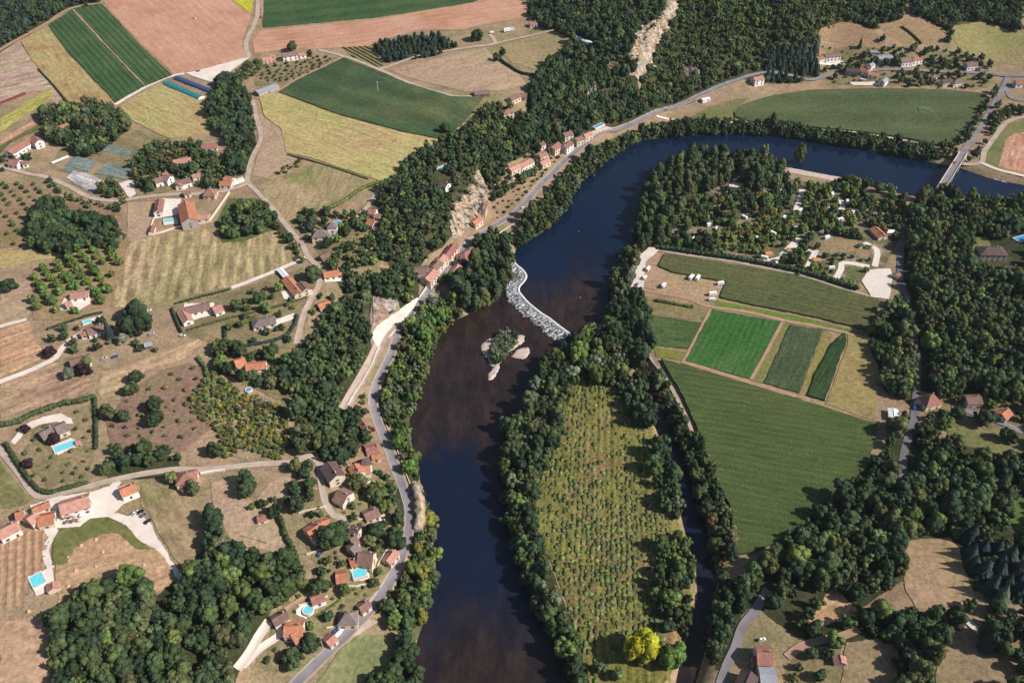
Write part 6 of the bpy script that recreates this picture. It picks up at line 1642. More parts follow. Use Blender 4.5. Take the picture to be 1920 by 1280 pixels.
hedge('hedge in front of the grey roofed villa', [(420,612),(470,600),(480,592)], 2.4, 2.6, dict(fresh=1))
hedge('curving cypress hedge of the grey roofed villa', [(430,652),(500,640),(535,628),(552,608),(556,590)], 2.6, 3, dict(blue=1, mid=1))
hedge('dark hedge at the corner below the grey roofed villa', [(422,618),(422,650)], 2.2, 3)
hedge('hedge along the dry meadow towards the autumn scrub', [(372,670),(385,690),(392,720)], 3, 3, dict(olive=1))
hedge('field hedge between the two plateau meadows', [(930,104),(950,120),(975,135),(1000,140)], 3, 3.4)
hedge('hedge between the dry meadow and the lane garden', [(602,395),(640,378),(680,352),(712,340)], 3.5, 4, dict(mid=1, light=1))
hedge('tall campsite hedge along the field lane', [(1240,462),(1320,474),(1400,486),(1480,502),(1540,518),(1610,540)], 4.5, 5, dict(dark=1))
hedge('hedge between campsite lanes', [(1496,515),(1508,490),(1518,472)], 2.5, 3)
hedge('straight hedge from the village meadow to the dark pine shade', [(525,968),(535,1000),(550,1030),(560,1060)], 3, 3.5)
hedge('low hedge in the dry camping meadow', [(1232,563),(1260,568),(1300,575)], 3, 2.2, dict(olive=1, light=1))
hedge('hedge below the dry striped field and the villas', [(330,568),(390,552),(430,542)], 2, 2.2)
hedge('clipped hedge beside the round pool garden', [(595,1155),(615,1140),(640,1122)], 1.4, 1.4, dict(fresh=1))
hedge('field edge hedge beneath the yellow plateau crop', [(540,290),(600,306),(650,322),(690,336)], 1.6, 1.4, dict(dark=1))
hedge('dark hedge between soya field and fallow soil', [(72,130),(100,160),(118,182),(128,198)], 1.8, 1.6)
hedge('bank hedge on the dry hill beside the hamlet', [(1692,50),(1715,68),(1728,82)], 3, 3, dict(mid=1))

def tufts(name, label, poly, a, b, row, step, R, hgt, mix_, keep):
    W = PP(poly)[:, :2]; t = math.radians(wang(a, b)); c = W.mean(0); u = np.array([math.cos(t), math.sin(t)]); v = np.array([-u[1], u[0]])
    V, T, C = [], [], []; n = 0
    for j in range(-60, 61):
        q = c + v*j*row + u*np.arange(-260, 260, step)[:, None]; q = q + rng.uniform(-.7, .7, q.shape)
        q = q[inside(W, q)]
        for x, y in q:
            if random.random() > keep + .35*math.sin(x*.06 + 1)*math.sin(y*.035): continue
            r_ = random.uniform(*R); p = ICO1[0] * (1 + rng.uniform(-.3, .3, (12, 1))) * np.array([r_, r_*1.2, r_*hgt]) + (x, y, float(Z(x, y)) + .3)
            V.append(p); T.append(ICO1[1] + n); n += 12; C.append(np.tile(np.array(pcol(mix_)), (12, 1)) * rng.uniform(.8, 1.2, (12, 1)))
    o = link(name, mesh_np(name, np.concatenate(V), np.concatenate(T), [FOL], tint=np.concatenate(C))); o.color = (1, 1, 1, 1)
    tag(o, label, 'plants', kind='stuff')
tufts('weeds', 'yellow-green young plants in rows on the island meadow', [(1085,716),(1130,718),(1163,738),(1182,772),(1218,795),(1226,880),(1245,940),(1270,985),(1240,1010),(1222,1060),(1235,1150),(1255,1200),(1160,1240),(1108,1290),(1085,1200),(1058,1115),(1030,1045),(1005,985),(1002,915),(1042,850),(1062,780),(1075,732)], (1130,800), (1125,1200), 3.0, 1.7, (1.0,2.0), .16, dict(light=2, pale=1, olive=3), .5)
# ---- tree belts and woods (outlines are of the crowns)
WOOD = dict(mid=5, dark=5, olive=3, light=1)
RIV = dict(mid=5, olive=4, dark=3, light=2, grey=1)
area('block_tree', 'tree in the dense dark block between plateau tracks', 'trees of the dark plateau block', [(701,84),(764,68),(818,66),(860,82),(816,100),(753,111),(722,112)], 4.6, (2.3,3.1), (1.35,1.7), dict(blue=2, dark=2), 't')
area('conifer_tree', 'blue-green cedar in the stand where the road meets the hill', 'cedars by the hill road', [(1432,100),(1470,92),(1530,95),(1538,140),(1500,150),(1440,148)], 6.0, (3.8,5.0), (.8,1.05), dict(blue=3, dark=1), 'c')
area('conifer_tree', 'blue-green cedar beside the dry clearing in the right bank wood', 'cedars beside the clearing', [(1810,1000),(1850,1010),(1900,1030),(1925,1040),(1925,1110),(1880,1120),(1835,1090)], 7.5, (5.0,6.4), (.8,1.0), dict(blue=3, grey=1), 'c')
area('riverside_tree', 'tall tree on the bank between the road and the deep reach', 'trees on the bank under the road', [(968,455),(980,415),(1025,375),(1050,340),(1090,300),(1170,255),(1206,243),(1200,268),(1155,303),(1092,355),(1070,402),(1025,440),(985,465)], 5.4, (3.6,5.2), (1.3,1.7), RIV, 't', wmin=-1.2)
area('riverside_tree', 'large dark tree in the riverside clump beside the weir', 'trees of the clump beside the weir', [(852,495),(885,452),(920,432),(955,450),(965,490),(950,545),(905,580),(872,575),(852,540)], 6.4, (4,5.6), (1.5,1.9), dict(mid=3, dark=4, olive=2), 't', wmin=-1.2)
area('riverside_tree', 'light green bank tree below the road bend', 'bank trees below the road bend', [(765,600),(800,572),(850,558),(868,590),(830,620),(822,655),(828,690),(805,700),(795,740),(765,790),(775,860),(790,925),(800,945),(772,905),(748,850),(735,800),(718,760),(718,722),(738,672)], 5.8, (3.2,4.8), (1.2,1.6), dict(light=4, mid=4, fresh=2, olive=2, grey=1), wmin=-1.2)
area('riverside_tree', 'bank tree between the shaded road and the lower river', 'bank trees of the lower river', [(792,945),(828,985),(832,1018),(815,1060),(820,1100),(805,1150),(770,1180),(728,1160),(720,1135),(745,1085),(765,1055),(782,1000)], 5.8, (3.4,4.8), (1.1,1.5), dict(mid=4, olive=3, light=3, gold=1, brown=1), wmin=-1.2)
area('riverside_tree', 'bank tree beside the pale riverside meadow', 'bank trees at the pale meadow', [(738,1185),(778,1195),(788,1235),(780,1290),(690,1295),(690,1272),(742,1248),(745,1215)], 5.8, (3.4,4.6), (1.1,1.4), dict(mid=3, dark=3), wmin=-1.2)
area('riverside_tree', 'bank tree along the north river path', 'trees on the north bank', [(1207,238),(1290,222),(1340,228),(1450,232),(1530,242),(1620,252),(1750,275),(1762,302),(1600,276),(1500,258),(1340,250),(1210,256)], 5.5, (3,4.4), (1.1,1.6), dict(dark=4, mid=3, olive=1), clear=0.1, wmin=-1.2)
area('riverside_tree', 'tree beside the road up from the bridge', 'trees beside the bridge road', [(1770,262),(1800,262),(1820,235),(1850,190),(1870,165),(1880,180),(1858,225),(1830,262),(1800,300),(1765,300)], 7, (3,4.4), (1.0,1.4), dict(dark=3, mid=2), floor=False, wmin=-1.2)
area('riverside_tree', 'tree on the far side of the bridge road', 'trees past the bridge road', [(1850,260),(1880,205),(1905,195),(1925,205),(1890,222),(1862,250),(1838,290),(1815,300)], 7, (3,4.2), (1.0,1.4), dict(dark=3, mid=2), floor=False, wmin=-1.2)
area('riverside_tree', 'tall poplar-like tree beside the gravel camping strip', 'tall trees beside the camping strip', [(1145,480),(1168,462),(1195,470),(1190,500),(1178,540),(1160,580),(1150,560)], 6.2, (4,5.4), (1.5,1.9), dict(olive=4, mid=2, grey=2), 't', wmin=-1.2)
area('riverside_tree', 'big dark tree at the head of the narrow channel', 'trees at the head of the channel', [(1150,560),(1190,555),(1215,580),(1232,640),(1205,685),(1150,640),(1142,600)], 6.6, (4.5,6), (1.3,1.7), dict(dark=4, mid=3), wmin=-1.2)
area('riverside_tree', 'tree in the belt along the river side of the island', 'belt of trees along the island', [(1020,682),(1058,640),(1110,615),(1160,632),(1192,672),(1180,695),(1165,722),(1100,705),(1072,718),(1060,770),(1040,840),(1005,900),(1000,960),(1015,1040),(1050,1110),(1075,1190),(1098,1300),(1050,1300),(1020,1205),(985,1120),(958,1050),(946,960),(942,860),(950,810),(985,765),(1002,722)], 6.0, (3.8,5.4), (1.2,1.7), RIV, wmin=-1.2)
for pl in ([(1165,700),(1210,712),(1222,770),(1215,795),(1190,785),(1162,742)],[(1230,822),(1248,830),(1270,920),(1275,968),(1240,950),(1228,880)]):
    area('riverside_tree', 'bank tree between the island meadow and the narrow channel', 'island trees on the channel bank', pl, 6.0, (3.6,5), (1.2,1.6), dict(dark=3, mid=3, grey=1), wmin=-.5)
area('riverside_tree', 'tree of the clump on the lower channel bank of the island', 'island trees on the lower channel', [(1238,1020),(1262,1000),(1290,1015),(1303,1080),(1303,1155),(1285,1195),(1245,1180),(1228,1100),(1228,1050)], 6.4, (3.8,5.2), (1.1,1.5), dict(mid=3, light=2, dark=2), wmin=-1.2)
area('riverside_tree', 'tree between the narrow channel and the big maize field', 'trees between channel and maize', [(1222,690),(1262,722),(1290,790),(1328,812),(1352,870),(1372,960),(1378,1035),(1345,1065),(1325,985),(1300,900),(1268,810),(1225,720)], 6.0, (3.4,4.8), (1.1,1.5), dict(mid=4, olive=4, dark=2, brown=1), wmin=-1.2)
area('riverside_tree', 'dark tree between the narrow channel and the shaded lane', 'trees between channel and lane', [(1350,1085),(1392,1075),(1402,1110),(1380,1170),(1372,1250),(1335,1265),(1335,1180)], 6.0, (3.6,5), (1.2,1.5), dict(dark=3, mid=3), wmin=-1.2)
area('riverside_tree', 'low tree at the tip of the island', 'trees at the island tip', [(1112,1250),(1150,1240),(1180,1262),(1180,1300),(1110,1300)], 9, (2.6,4), (1.0,1.4), dict(mid=3, light=2, olive=1), floor=False, wmin=-1.2)
area('riverside_tree', 'willow on the gravel islet below the weir', 'willows on the gravel islet', [(925,655),(932,635),(945,622),(965,628),(972,640),(955,655),(945,672),(930,684),(920,675)], 3.0, (2.0,3.2), (.8,1.1), dict(mid=2, grey=2), lift=4, river=False, z0=.4)
area('camp_tree', 'yellow-green bushy tree among the campsite pitches', 'bright trees of the campsite', [(1335,432),(1400,420),(1470,388),(1505,400),(1475,440),(1435,482),(1345,462)], 6.2, (2.6,3.6), (.9,1.2), dict(pale=2, light=3, fresh=2, gold=1), clear=.2, floor=False, keep=.8)
area('camp_tree', 'tall dark tree on the river side of the campsite', 'tall trees round the campsite', [(1192,330),(1210,292),(1250,272),(1330,272),(1345,300),(1370,278),(1440,295),(1470,320),(1420,350),(1350,340),(1290,370),(1260,420),(1245,460),(1205,462),(1192,440),(1186,385)], 6.6, (4,5.4), (1.5,2.0), dict(mid=4, olive=4, dark=3), 't')
area('camp_tree', 'tree shading the campsite pitches', 'trees over the campsite pitches', [(1290,370),(1350,340),(1420,350),(1470,325),(1500,345),(1560,345),(1600,325),(1635,312),(1640,342),(1690,362),(1700,400),(1690,445),(1640,425),(1610,458),(1560,440),(1525,470),(1540,510),(1430,495),(1300,472),(1250,460),(1262,420)], 7.2, (2.6,4.6), (1.1,1.6), dict(mid=4, dark=4, light=2, fresh=1, olive=2, gold=.8, pale=.6), clear=.25, floor=False, keep=.72)
area('camp_tree', 'small tree in the campsite gardens by the white parking', 'small campsite garden trees', [(1440,480),(1540,470),(1600,480),(1640,480),(1630,500),(1600,545),(1520,520),(1450,500)], 7, (1.8,3), (.9,1.2), dict(light=2, mid=2, olive=1), clear=.2, floor=False)
area('woodland_tree', 'broadleaf tree of the wood on the slope above the village', 'wood above the village', [(715,345),(740,330),(770,302),(800,277),(850,247),(885,237),(905,207),(940,190),(985,215),(1000,250),(985,285),(950,300),(935,335),(915,345),(905,325),(870,310),(845,328),(825,310),(800,335),(838,350),(845,400),(850,430),(830,455),(800,470),(790,490),(740,510),(720,470),(700,430),(715,400),(708,370)], 6.2, (3.6,5.2), (1.1,1.4), WOOD)
area('woodland_tree', 'broadleaf tree of the wood between lane and layby', 'wood between lane and layby', [(610,490),(650,500),(690,520),(740,505),(790,490),(775,525),(785,550),(760,580),(745,562),(720,545),(692,560),(690,610),(698,655),(672,708),(650,755),(612,790),(580,800),(545,770),(552,720),(535,680),(570,650),(600,610),(650,560),(655,520)], 6.2, (3.6,5.2), (1.1,1.4), WOOD)
area('woodland_tree', 'tree of the wood beside the upper lane houses', 'wood beside the upper lane', [(560,800),(610,795),(640,760),(680,770),(690,820),(650,850),(610,860),(570,850),(545,830)], 6.2, (3.4,5), (1.1,1.4), WOOD)
area('woodland_tree', 'dark tree of the village wood above the gravel drive', 'wood above the gravel drive', [(105,1158),(125,1132),(150,1108),(180,1098),(230,1088),(248,1075),(270,1095),(295,1118),(325,1108),(340,1085),(380,1045),(395,1003),(420,1003),(430,1032),(500,1052),(560,1062),(572,1085),(545,1110),(510,1132),(490,1170),(450,1222),(430,1300),(105,1300)], 6.2, (4,6), (1.05,1.3), dict(mid=5, dark=5, olive=3, light=1, brown=.4))
area('woodland_tree', 'broadleaf tree of the wood by the lane behind the villa', 'wood by the lane behind the villa', [(1640,600),(1670,568),(1700,542),(1695,470),(1710,402),(1740,358),(1800,372),(1930,375),(1930,430),(1870,440),(1830,440),(1805,470),(1820,500),(1870,512),(1930,520),(1930,745),(1870,740),(1820,718),(1790,740),(1720,718),(1710,745),(1660,722),(1640,662),(1625,632)], 7.2, (4.4,6.2), (1.15,1.5), dict(mid=6, dark=3, olive=4, light=1, brown=.4))
area('woodland_tree', 'broadleaf tree of the wood below the big maize field', 'wood below the maize field', [(1680,800),(1740,792),(1760,832),(1790,822),(1820,852),(1930,852),(1930,932),(1880,932),(1892,990),(1860,1010),(1930,1020),(1930,1125),(1850,1092),(1800,1000),(1690,1000),(1690,1085),(1640,1090),(1605,1150),(1700,1145),(1742,1152),(1762,1220),(1745,1300),(1682,1300),(1690,1195),(1590,1200),(1510,1205),(1500,1165),(1550,1100),(1520,1085),(1450,1130),(1398,1110),(1402,1062),(1450,1032),(1500,992),(1560,932),(1622,882),(1650,852)], 7.0, (4,6), (1.1,1.45), dict(mid=5, dark=5, olive=3, light=1))
area('woodland_tree', 'tree among the last clearings of the right bank', 'trees among the clearings', [(1740,1150),(1800,1130),(1850,1110),(1930,1130),(1930,1300),(1900,1300),(1900,1225),(1800,1180),(1760,1200)], 9, (3.6,5.4), (1.1,1.4), dict(mid=4, dark=4, olive=2, gold=.4), floor=False)
area('hill_tree', 'tree of the hill forest between plateau and long cliff', 'hill forest beside the cliff', [(985,12),(1000,-25),(1200,-25),(1252,6),(1222,56),(1196,100),(1182,148),(1200,180),(1290,176),(1240,200),(1150,232),(1120,245),(1060,255),(1000,285),(985,240),(1000,200),(988,165),(1010,132),(1050,102),(1070,78),(1030,52),(1010,42)], 6.0, (3.4,4.8), (1.1,1.4), dict(mid=5, dark=6, olive=2))
area('hill_tree', 'tree of the steep hill forest past the long cliff', 'hill forest past the cliff', [(1278,-25),(1560,-25),(1580,20),(1570,42),(1540,55),(1532,78),(1535,128),(1500,150),(1450,152),(1390,142),(1330,165),(1300,180),(1205,182),(1202,160),(1214,128),(1228,98),(1242,74),(1258,46),(1272,18)], 5.4, (3,4.3), (1.05,1.3), dict(mid=6, dark=2, olive=5, light=3), keep=.9)
area('hill_tree', 'tree of the forest above the dry hill meadows', 'forest above the hill meadows', [(1560,-25),(1705,-25),(1692,30),(1642,50),(1602,42),(1580,30)], 5.8, (3.2,4.4), (1.1,1.3), dict(mid=5, dark=5, olive=2))
area('hill_tree', 'tree of the forest at the top of the dry hill', 'forest at the hill top', [(1700,-25),(1930,-25),(1908,50),(1870,60),(1850,35),(1790,42),(1782,75),(1756,66),(1750,40),(1715,22)], 5.8, (3.4,4.6), (1.1,1.4), dict(mid=4, dark=6, olive=2))
area('hill_tree', 'tree of the dark forest at the plateau corner', 'forest at the plateau corner', [(-8,0),(190,-25),(186,3),(130,12),(85,40),(35,68),(-8,95)], 6.0, (3.4,4.8), (1.1,1.4), dict(dark=6, mid=4, blue=2))
area('hill_tree', 'shrubby tree on the slope under the long cliff', 'slope trees under the cliff', [(1120,235),(1200,200),(1290,178),(1330,168),(1240,206),(1160,240),(1080,262),(1060,258)], 5, (2.4,3.6), (1,1.3), dict(mid=5, olive=4, light=1))
GT = dict(mid=4, dark=4, olive=2, light=1)
area('garden_tree', 'old tree in the grove around the plateau farm', 'grove around the plateau farm', [(80,212),(100,197),(130,197),(165,187),(200,192),(235,217),(240,236),(206,262),(200,276),(160,286),(135,290),(130,270),(95,258),(78,246)], 6.6, (4,5.8), (1.1,1.4), dict(mid=3, dark=5, olive=2, light=1, brown=.5))
area('garden_tree', 'tree in the dark belt beside the polytunnels', 'belt beside the polytunnels', [(392,198),(395,172),(410,150),(435,142),(452,162),(470,188),(475,242),(480,272),(470,302),(455,320),(430,325),(420,302),(430,270),(420,246),(402,232)], 6.0, (3.8,5.4), (1.1,1.4), dict(dark=6, mid=3))
area('garden_tree', 'garden tree among the hamlet villas', 'garden trees among the hamlet villas', [(255,288),(290,272),(320,264),(370,264),(400,287),(420,312),(445,335),(420,350),(380,348),(330,322),(310,322),(282,358),(252,342),(247,312)], 6.2, (2.8,4.4), (1.1,1.4), dict(mid=4, dark=3, olive=2, brown=1), floor=False)
area('garden_tree', 'dark tree of the clump beside the nut orchard', 'clump beside the nut orchard', [(60,405),(75,378),(100,374),(135,402),(150,412),(200,407),(232,432),(216,462),(160,452),(130,472),(90,472),(60,457)], 6.2, (4,5.6), (1.1,1.4), dict(dark=6, mid=4))
area('garden_tree', 'tree of the little grove beside the orange barn', 'grove beside the orange barn', [(420,440),(430,400),(455,378),(490,378),(514,398),(512,425),(470,450),(430,452)], 6.6, (3.2,4.4), (1,1.3), GT)
area('garden_tree', 'tree along the lane towards the crossroads', 'trees along the crossroads lane', [(500,400),(520,410),(545,440),(562,475),(570,490),(552,485),(530,455),(505,425)], 6, (2.6,3.8), (1,1.3), GT)
area('garden_tree', 'tree in the manor park', 'trees of the manor park', [(555,420),(570,395),(600,392),(640,400),(690,380),(690,440),(650,470),(600,455),(575,450),(560,445)], 7.5, (3,4.4), (1,1.3), dict(mid=3, dark=3, light=2), floor=False)
area('garden_tree', 'tree in the slope gardens above the village wood', 'trees of the slope gardens', [(600,485),(640,470),(690,440),(720,430),(720,480),(690,520),(640,510)], 7, (2.8,4.2), (1,1.3), dict(mid=3, olive=3, light=2), floor=False)
area('garden_tree', 'tree in the row above the village lane', 'trees above the village lane', [(195,865),(220,838),(270,832),(330,850),(340,878),(290,888),(200,890)], 6.4, (3.8,5.2), (1.1,1.3), dict(mid=4, dark=3, olive=2))
area('garden_tree', 'tree at the edge of the dry village meadows', 'trees round the village meadows', [(470,945),(520,925),(560,900),(585,905),(590,940),(560,960),(520,958),(480,965)], 6.6, (3,4.2), (1,1.3), dict(mid=3, fresh=2, dark=2), floor=False)
area('garden_tree', 'tree beside the long dark roofed house', 'trees by the long dark roof', [(545,845),(590,850),(600,900),(595,930),(570,920),(550,880)], 6.4, (3.4,4.6), (1.1,1.3), GT, floor=False)
area('garden_tree', 'tree shading the hamlet across the bridge', 'hamlet trees across the bridge', [(1540,130),(1600,105),(1680,85),(1780,90),(1850,100),(1870,125),(1850,160),(1780,160),(1690,160),(1660,130),(1580,150)], 9, (2.8,4.4), (1,1.4), dict(dark=4, mid=3, olive=2), clear=.25, floor=False, keep=.6)
area('garden_tree', 'tree on the terraces above the roadside houses', 'trees on the roadside terraces', [(940,330),(985,285),(1040,258),(1060,262),(1010,300),(1000,330),(960,355),(925,375),(915,350)], 6, (2.8,4), (1,1.3), dict(mid=3, dark=3, olive=2), floor=False)
area('garden_tree', 'tree among the hedged villas below the white track', 'trees among the hedged villas', [(90,640),(130,600),(200,590),(230,620),(300,640),(300,655),(200,650),(120,660)], 9, (2.6,3.8), (1,1.4), dict(mid=3, dark=3, grey=1), floor=False)
area('garden_tree', 'tree near the orange house below the hedges', 'trees near the orange house', [(400,640),(440,650),(520,660),(535,690),(540,730),(480,720),(440,700),(400,690)], 6.6, (3.2,4.8), (1.1,1.3), GT)
area('garden_tree', 'tree around the lane hamlet on the right bank', 'trees of the lane hamlet', [(1660,790),(1700,770),(1740,755),(1790,760),(1800,745),(1860,750),(1925,760),(1925,790),(1860,765),(1770,790),(1700,810)], 7.5, (2.8,4.2), (1,1.3), GT, floor=False)
area('garden_tree', 'tree round the mill house gardens', 'trees of the mill gardens', [(1480,1215),(1520,1190),(1560,1195),(1560,1290),(1490,1300),(1475,1260)], 8, (2.8,4.2), (1,1.2), GT, floor=False)
area('garden_tree', 'tree on the garden terraces of the lower village', 'garden trees of the lower village', [(560,940),(640,960),(700,880),(745,900),(748,1040),(690,1110),(640,1200),(560,1220),(520,1150),(590,1080),(600,1000)], 6.8, (2.2,3.8), (1,1.3), dict(mid=4, olive=3, light=2, dark=2), floor=False, keep=.85)
area('garden_tree', 'tree in the gardens between white track and hedged villas', 'trees between track and villas', [(430,560),(520,530),(600,540),(640,560),(620,610),(560,640),(450,640),(420,620)], 9, (2.0,3.4), (1,1.3), dict(mid=4, olive=2, light=2, dark=2), floor=False, keep=.7)
area('garden_tree', 'tree on the steep ground between road and upper lane', 'trees between road and upper lane', [(690,700),(715,690),(700,740),(690,780),(672,775)], 6, (2.0,3.2), (1,1.3), dict(mid=4, light=2), floor=False, keep=.7)
area('garden_tree', 'tree beside the netted vegetable beds', 'trees beside the netted beds', [(178,350),(200,338),(240,345),(242,380),(210,374),(188,366)], 6.5, (3,4.2), (1,1.3), dict(mid=3, olive=2, light=1), floor=False)
area('garden_tree', 'tree close to the large plateau farmhouse', 'trees by the plateau farmhouse', [(-5,300),(20,285),(55,278),(62,305),(40,315),(5,318)], 9, (2.4,3.6), (1.1,1.5), dict(dark=3, grey=1, mid=2), floor=False, keep=.8)
area('garden_tree', 'tree at the gate of the pink plateau cottage', 'trees by the pink plateau cottage', [(445,135),(462,115),(488,112),(492,124),(470,145),(452,150)], 6, (2.2,3.4), (1,1.2), dict(mid=3, olive=2, light=2), floor=False)
area('garden_tree', 'scrubby tree on the cliff top above the village', 'scrub trees on the cliff top', [(838,338),(895,322),(893,348),(876,374),(856,398),(845,430),(834,400),(836,360)], 5, (2.2,3.4), (.9,1.2), dict(olive=4, brown=2, mid=3), floor=False)
area('garden_tree', 'tree along the lower farm lane hedge', 'trees of the farm lane hedge', [(88,338),(110,338),(140,358),(170,378),(225,386),(222,394),(165,388),(120,368)], 6, (1.8,2.8), (.9,1.2), dict(mid=3, olive=2), floor=False)
area('garden_tree', 'tree clinging to the rocky bank under the shaded road', 'trees on the rocky bank', [(764,890),(792,925),(804,960),(802,1010),(790,1010),(792,965),(778,925)], 4.6, (2.0,3.0), (1,1.3), dict(mid=3, olive=3, light=2), wmin=-1)
area('garden_tree', 'tree on the bank between village gardens and shaded road', 'trees above the shaded road', [(722,895),(745,895),(758,955),(754,1005),(738,1005),(734,950)], 4.8, (2.0,3.2), (1,1.3), dict(dark=4, mid=3, olive=1))
SH = dict(mid=3, olive=3, light=2, dark=2)
def shrubs(label, group, poly, gap, R, mix_=SH, clear=.2): area('shrub', label, group, poly, gap, R, (.8, 1.1), mix_, 's', lift=.5, clear=clear)
shrubs('yellowing autumn shrub in the scrub under the orange house', 'autumn shrubs', [(345,760),(400,695),(432,722),(540,772),(545,832),(520,860),(460,842),(420,862),(400,802)], 3.4, (1.9,3.2), dict(gold=2, light=3, orange=.15, olive=6, pale=.6))
shrubs('low shrub on the brown scrub slope', 'shrubs of the brown scrub', [(205,840),(205,780),(250,740),(330,690),(380,690),(400,740),(380,800),(340,850)], 8.5, (1.2,2.4), dict(olive=3, mid=2, gold=1, orange=.3))
shrubs('garden bush round the grey-brown stone house', 'bushes of the stone house garden', [(40,850),(80,785),(150,770),(172,790),(172,890),(90,910),(60,890)], 7.0, (1.0,2.2), dict(olive=3, mid=3, dark=2))
shrubs('bush on the terraces of the lower village', 'bushes of the lower village', [(560,930),(640,960),(650,890),(700,870),(740,900),(745,1040),(690,1110),(640,1200),(560,1240),(490,1250),(520,1150),(590,1080),(600,1000)], 5.0, (1.0,2.4), SH)
shrubs('bush in the dry plateau gardens', 'bushes of the plateau gardens', [(480,120),(560,105),(640,108),(560,150),(520,155),(490,150)], 6.5, (1.1,2.2), dict(dark=3, mid=2, olive=2))
shrubs('roadside bush on the terraces by the village road', 'bushes of the road terraces', [(915,375),(1000,300),(1080,262),(1130,245),(1060,300),(985,372),(930,410)], 6, (1.0,2.0), SH)
shrubs('bush scattered on the dry hamlet slopes', 'bushes of the dry hamlet slopes', [(1540,80),(1650,85),(1780,95),(1850,110),(1850,165),(1700,165),(1560,155)], 9, (1.0,2.2), dict(dark=2, mid=3, olive=2))
shrubs('bush at the edge of the meadow above the crossroads lane', 'bushes above the crossroads lane', [(505,320),(540,300),(568,298),(560,312),(520,330)], 5, (1.4,2.6), dict(light=2, mid=3, olive=2))
shrubs('bush on the slope gardens above the wood', 'bushes of the slope gardens', [(600,470),(690,380),(720,345),(725,360),(700,430),(700,500),(640,490)], 7, (1.2,2.4), SH)
shrubs('young shrub in the dry garden meadow beside the maize', 'shrubs of the dry garden meadow', [(1590,640),(1640,700),(1640,780),(1560,755)], 12, (1.4,2.4), dict(light=2, fresh=2))

# ---- woods that carry on outside the frame
for nm, grp, pl, gp in (('woodland_tree', 'wood below the maize field', [(1935,375),(2160,430),(2200,1430),(1935,1430)], 8.5), ('woodland_tree', 'wood above the gravel drive', [(105,1302),(430,1302),(400,1430),(60,1430)], 7),
                        ('woodland_tree', 'trees among the clearings', [(1345,1302),(1930,1302),(1930,1430),(1330,1430)], 11), ('riverside_tree', 'belt of trees along the island', [(1050,1300),(1098,1300),(1122,1430),(1085,1430)], 6.4),
                        ('hill_tree', 'forest at the plateau corner', [(-10,0),(-10,95),(-200,105),(-200,-20)], 7), ('hill_tree', 'forest at the hill top', [(1935,-25),(2120,-25),(2120,70),(1935,60)], 7), ('garden_tree', 'trees by the plateau farmhouse', [(-12,350),(-12,700),(-260,700),(-220,350)], 24)):
    area(nm, 'broadleaf tree of the ' + grp, grp, pl, gp, (3.8,5.6), (1.1,1.4), WOOD, floor=gp < 10)
# ------------------------------------------------------------------ build the trees
LIMIT = 290
by = {}
for t in TREES: by.setdefault(t['name'], []).append(t)
rest = []
def build_tree(t):
    sh = t['shape']; R = t['R']
    if sh == 's':
        o = link(t['name'], random.choice(BUSH)); o.location = (t['x'], t['y'], t['z'] - .1)
        o.scale = (R, R * random.uniform(.8, 1.1), R * t['sz']); o.rotation_euler = (0, 0, random.uniform(0, 6.28)); o.color = (*t['col'], 1)
        return tag(o, t['label'], 'shrub', t['group'])
    root = empty(t['name'], (t['x'], t['y'], t['z']), random.uniform(0, 6.28)); root.empty_display_size = .1
    root.scale = (R, R * random.uniform(.9, 1.12), R * t['sz']) if sh != 't' else (R, R * random.uniform(.9, 1.1), R * t['sz'] * .72)
    tag(root, t['label'], 'tree', t['group'])
    me = random.choice({'b': BROAD, 't': TALL, 'c': CONI if R < 5 else CEDR}[sh])
    c = link('crown', me, root); c.color = (*t['col'], 1)
    link('trunk', TRKT if sh == 't' else TRK, root)
    return root
for name, L in by.items():
    L.sort(key=lambda t: -t['size'])
    if name == 'hill_tree': k = 260
    else: k = LIMIT
    near = [t for t in L[:k] if t['size'] > 0]
    for t in near: build_tree(t)
    rest += L[len(near):]
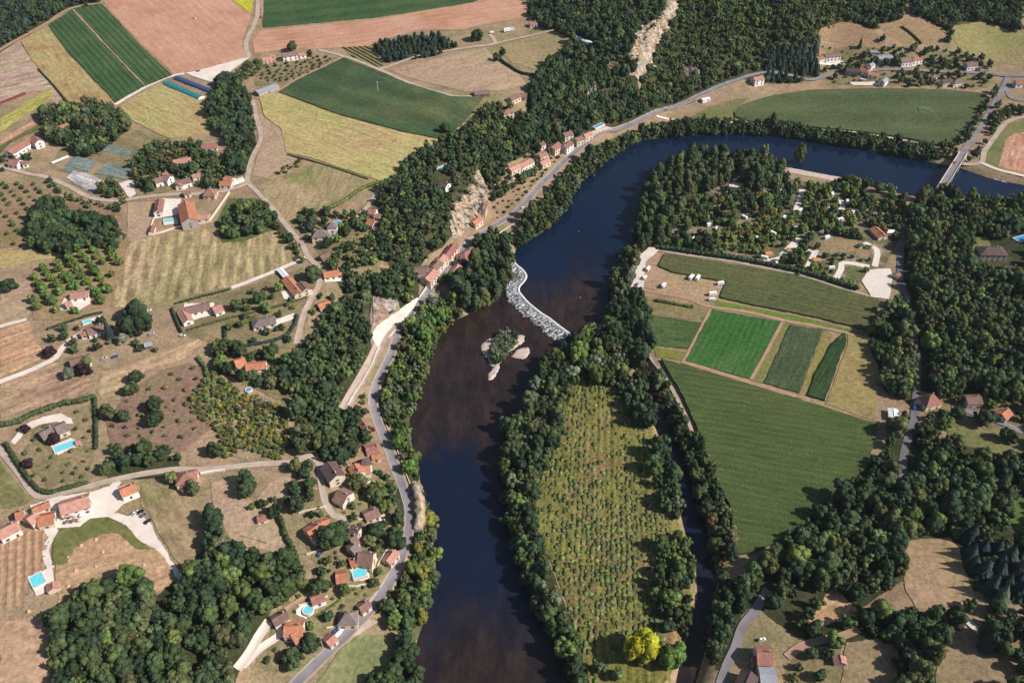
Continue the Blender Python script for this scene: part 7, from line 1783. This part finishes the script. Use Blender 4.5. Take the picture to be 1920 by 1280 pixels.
byarea = {}
for t in rest: byarea.setdefault((t['area'], t['shape'], t['name']), []).append(t)
NAMES = {'woodland_tree': 'woodland_forest', 'hill_tree': 'hill_forest', 'riverside_tree': 'riverside_woods', 'garden_tree': 'garden_woods', 'camp_tree': 'campsite_woods', 'conifer_tree': 'conifer_forest', 'shrub': 'shrubbery', 'orchard_tree': 'orchard_woods'}
for (ar, sh, nm), L in byarea.items():
    V, T, Q, C = [], [], [], []; b = 0
    src = {'b': LOWB, 't': LOWT, 'c': LOWC, 's': LOWB}[sh]
    for t in L:
        v, tr, q, c = random.choice(src); a = random.uniform(0, 6.28); R = t['R']; zs = R * t['sz'] * (.72 if sh == 't' else 1)
        x = v[:, 0]*math.cos(a) - v[:, 1]*math.sin(a); y = v[:, 0]*math.sin(a) + v[:, 1]*math.cos(a)
        V.append(np.stack([x*R + t['x'], y*R + t['y'], v[:, 2]*zs + t['z']], -1)); T.append(tr + b); Q.append(q + b); C.append(c * np.array(t['col'])); b += len(v)
    o = link(NAMES.get(nm, 'woods'), mesh_np('canopy', np.concatenate(V), [np.concatenate(T), np.concatenate(Q)], [FOL], tint=np.concatenate(C)))
    o.color = (1, 1, 1, 1)
    tag(o, 'mass of further trees: ' + ar, 'woods', kind='stuff')
print('TREES', {k: len(v) for k, v in by.items()}, 'rest', len(rest), 'tris', sum(len(m.polygons) for m in bpy.data.meshes), 'objects', len(bpy.data.objects))

# ------------------------------------------------------------------ thin summer haze in the valley air
m = MB(); m.box(-6500, 6500, -3400, 8600, -6, 470)
hz = m.build('haze', [])
hm = bpy.data.materials.new('haze_air'); hm.use_nodes = True
hn = hm.node_tree; hn.nodes.remove(hn.nodes['Principled BSDF'])
pv = hn.nodes.new('ShaderNodeVolumePrincipled'); pv.inputs['Color'].default_value = (0.80, 0.88, 1.0, 1); pv.inputs['Density'].default_value = 0.00002
hn.links.new(pv.outputs[0], hn.nodes['Material Output'].inputs['Volume'])
hz.data.materials.append(hm); tag(hz, kind='stuff')
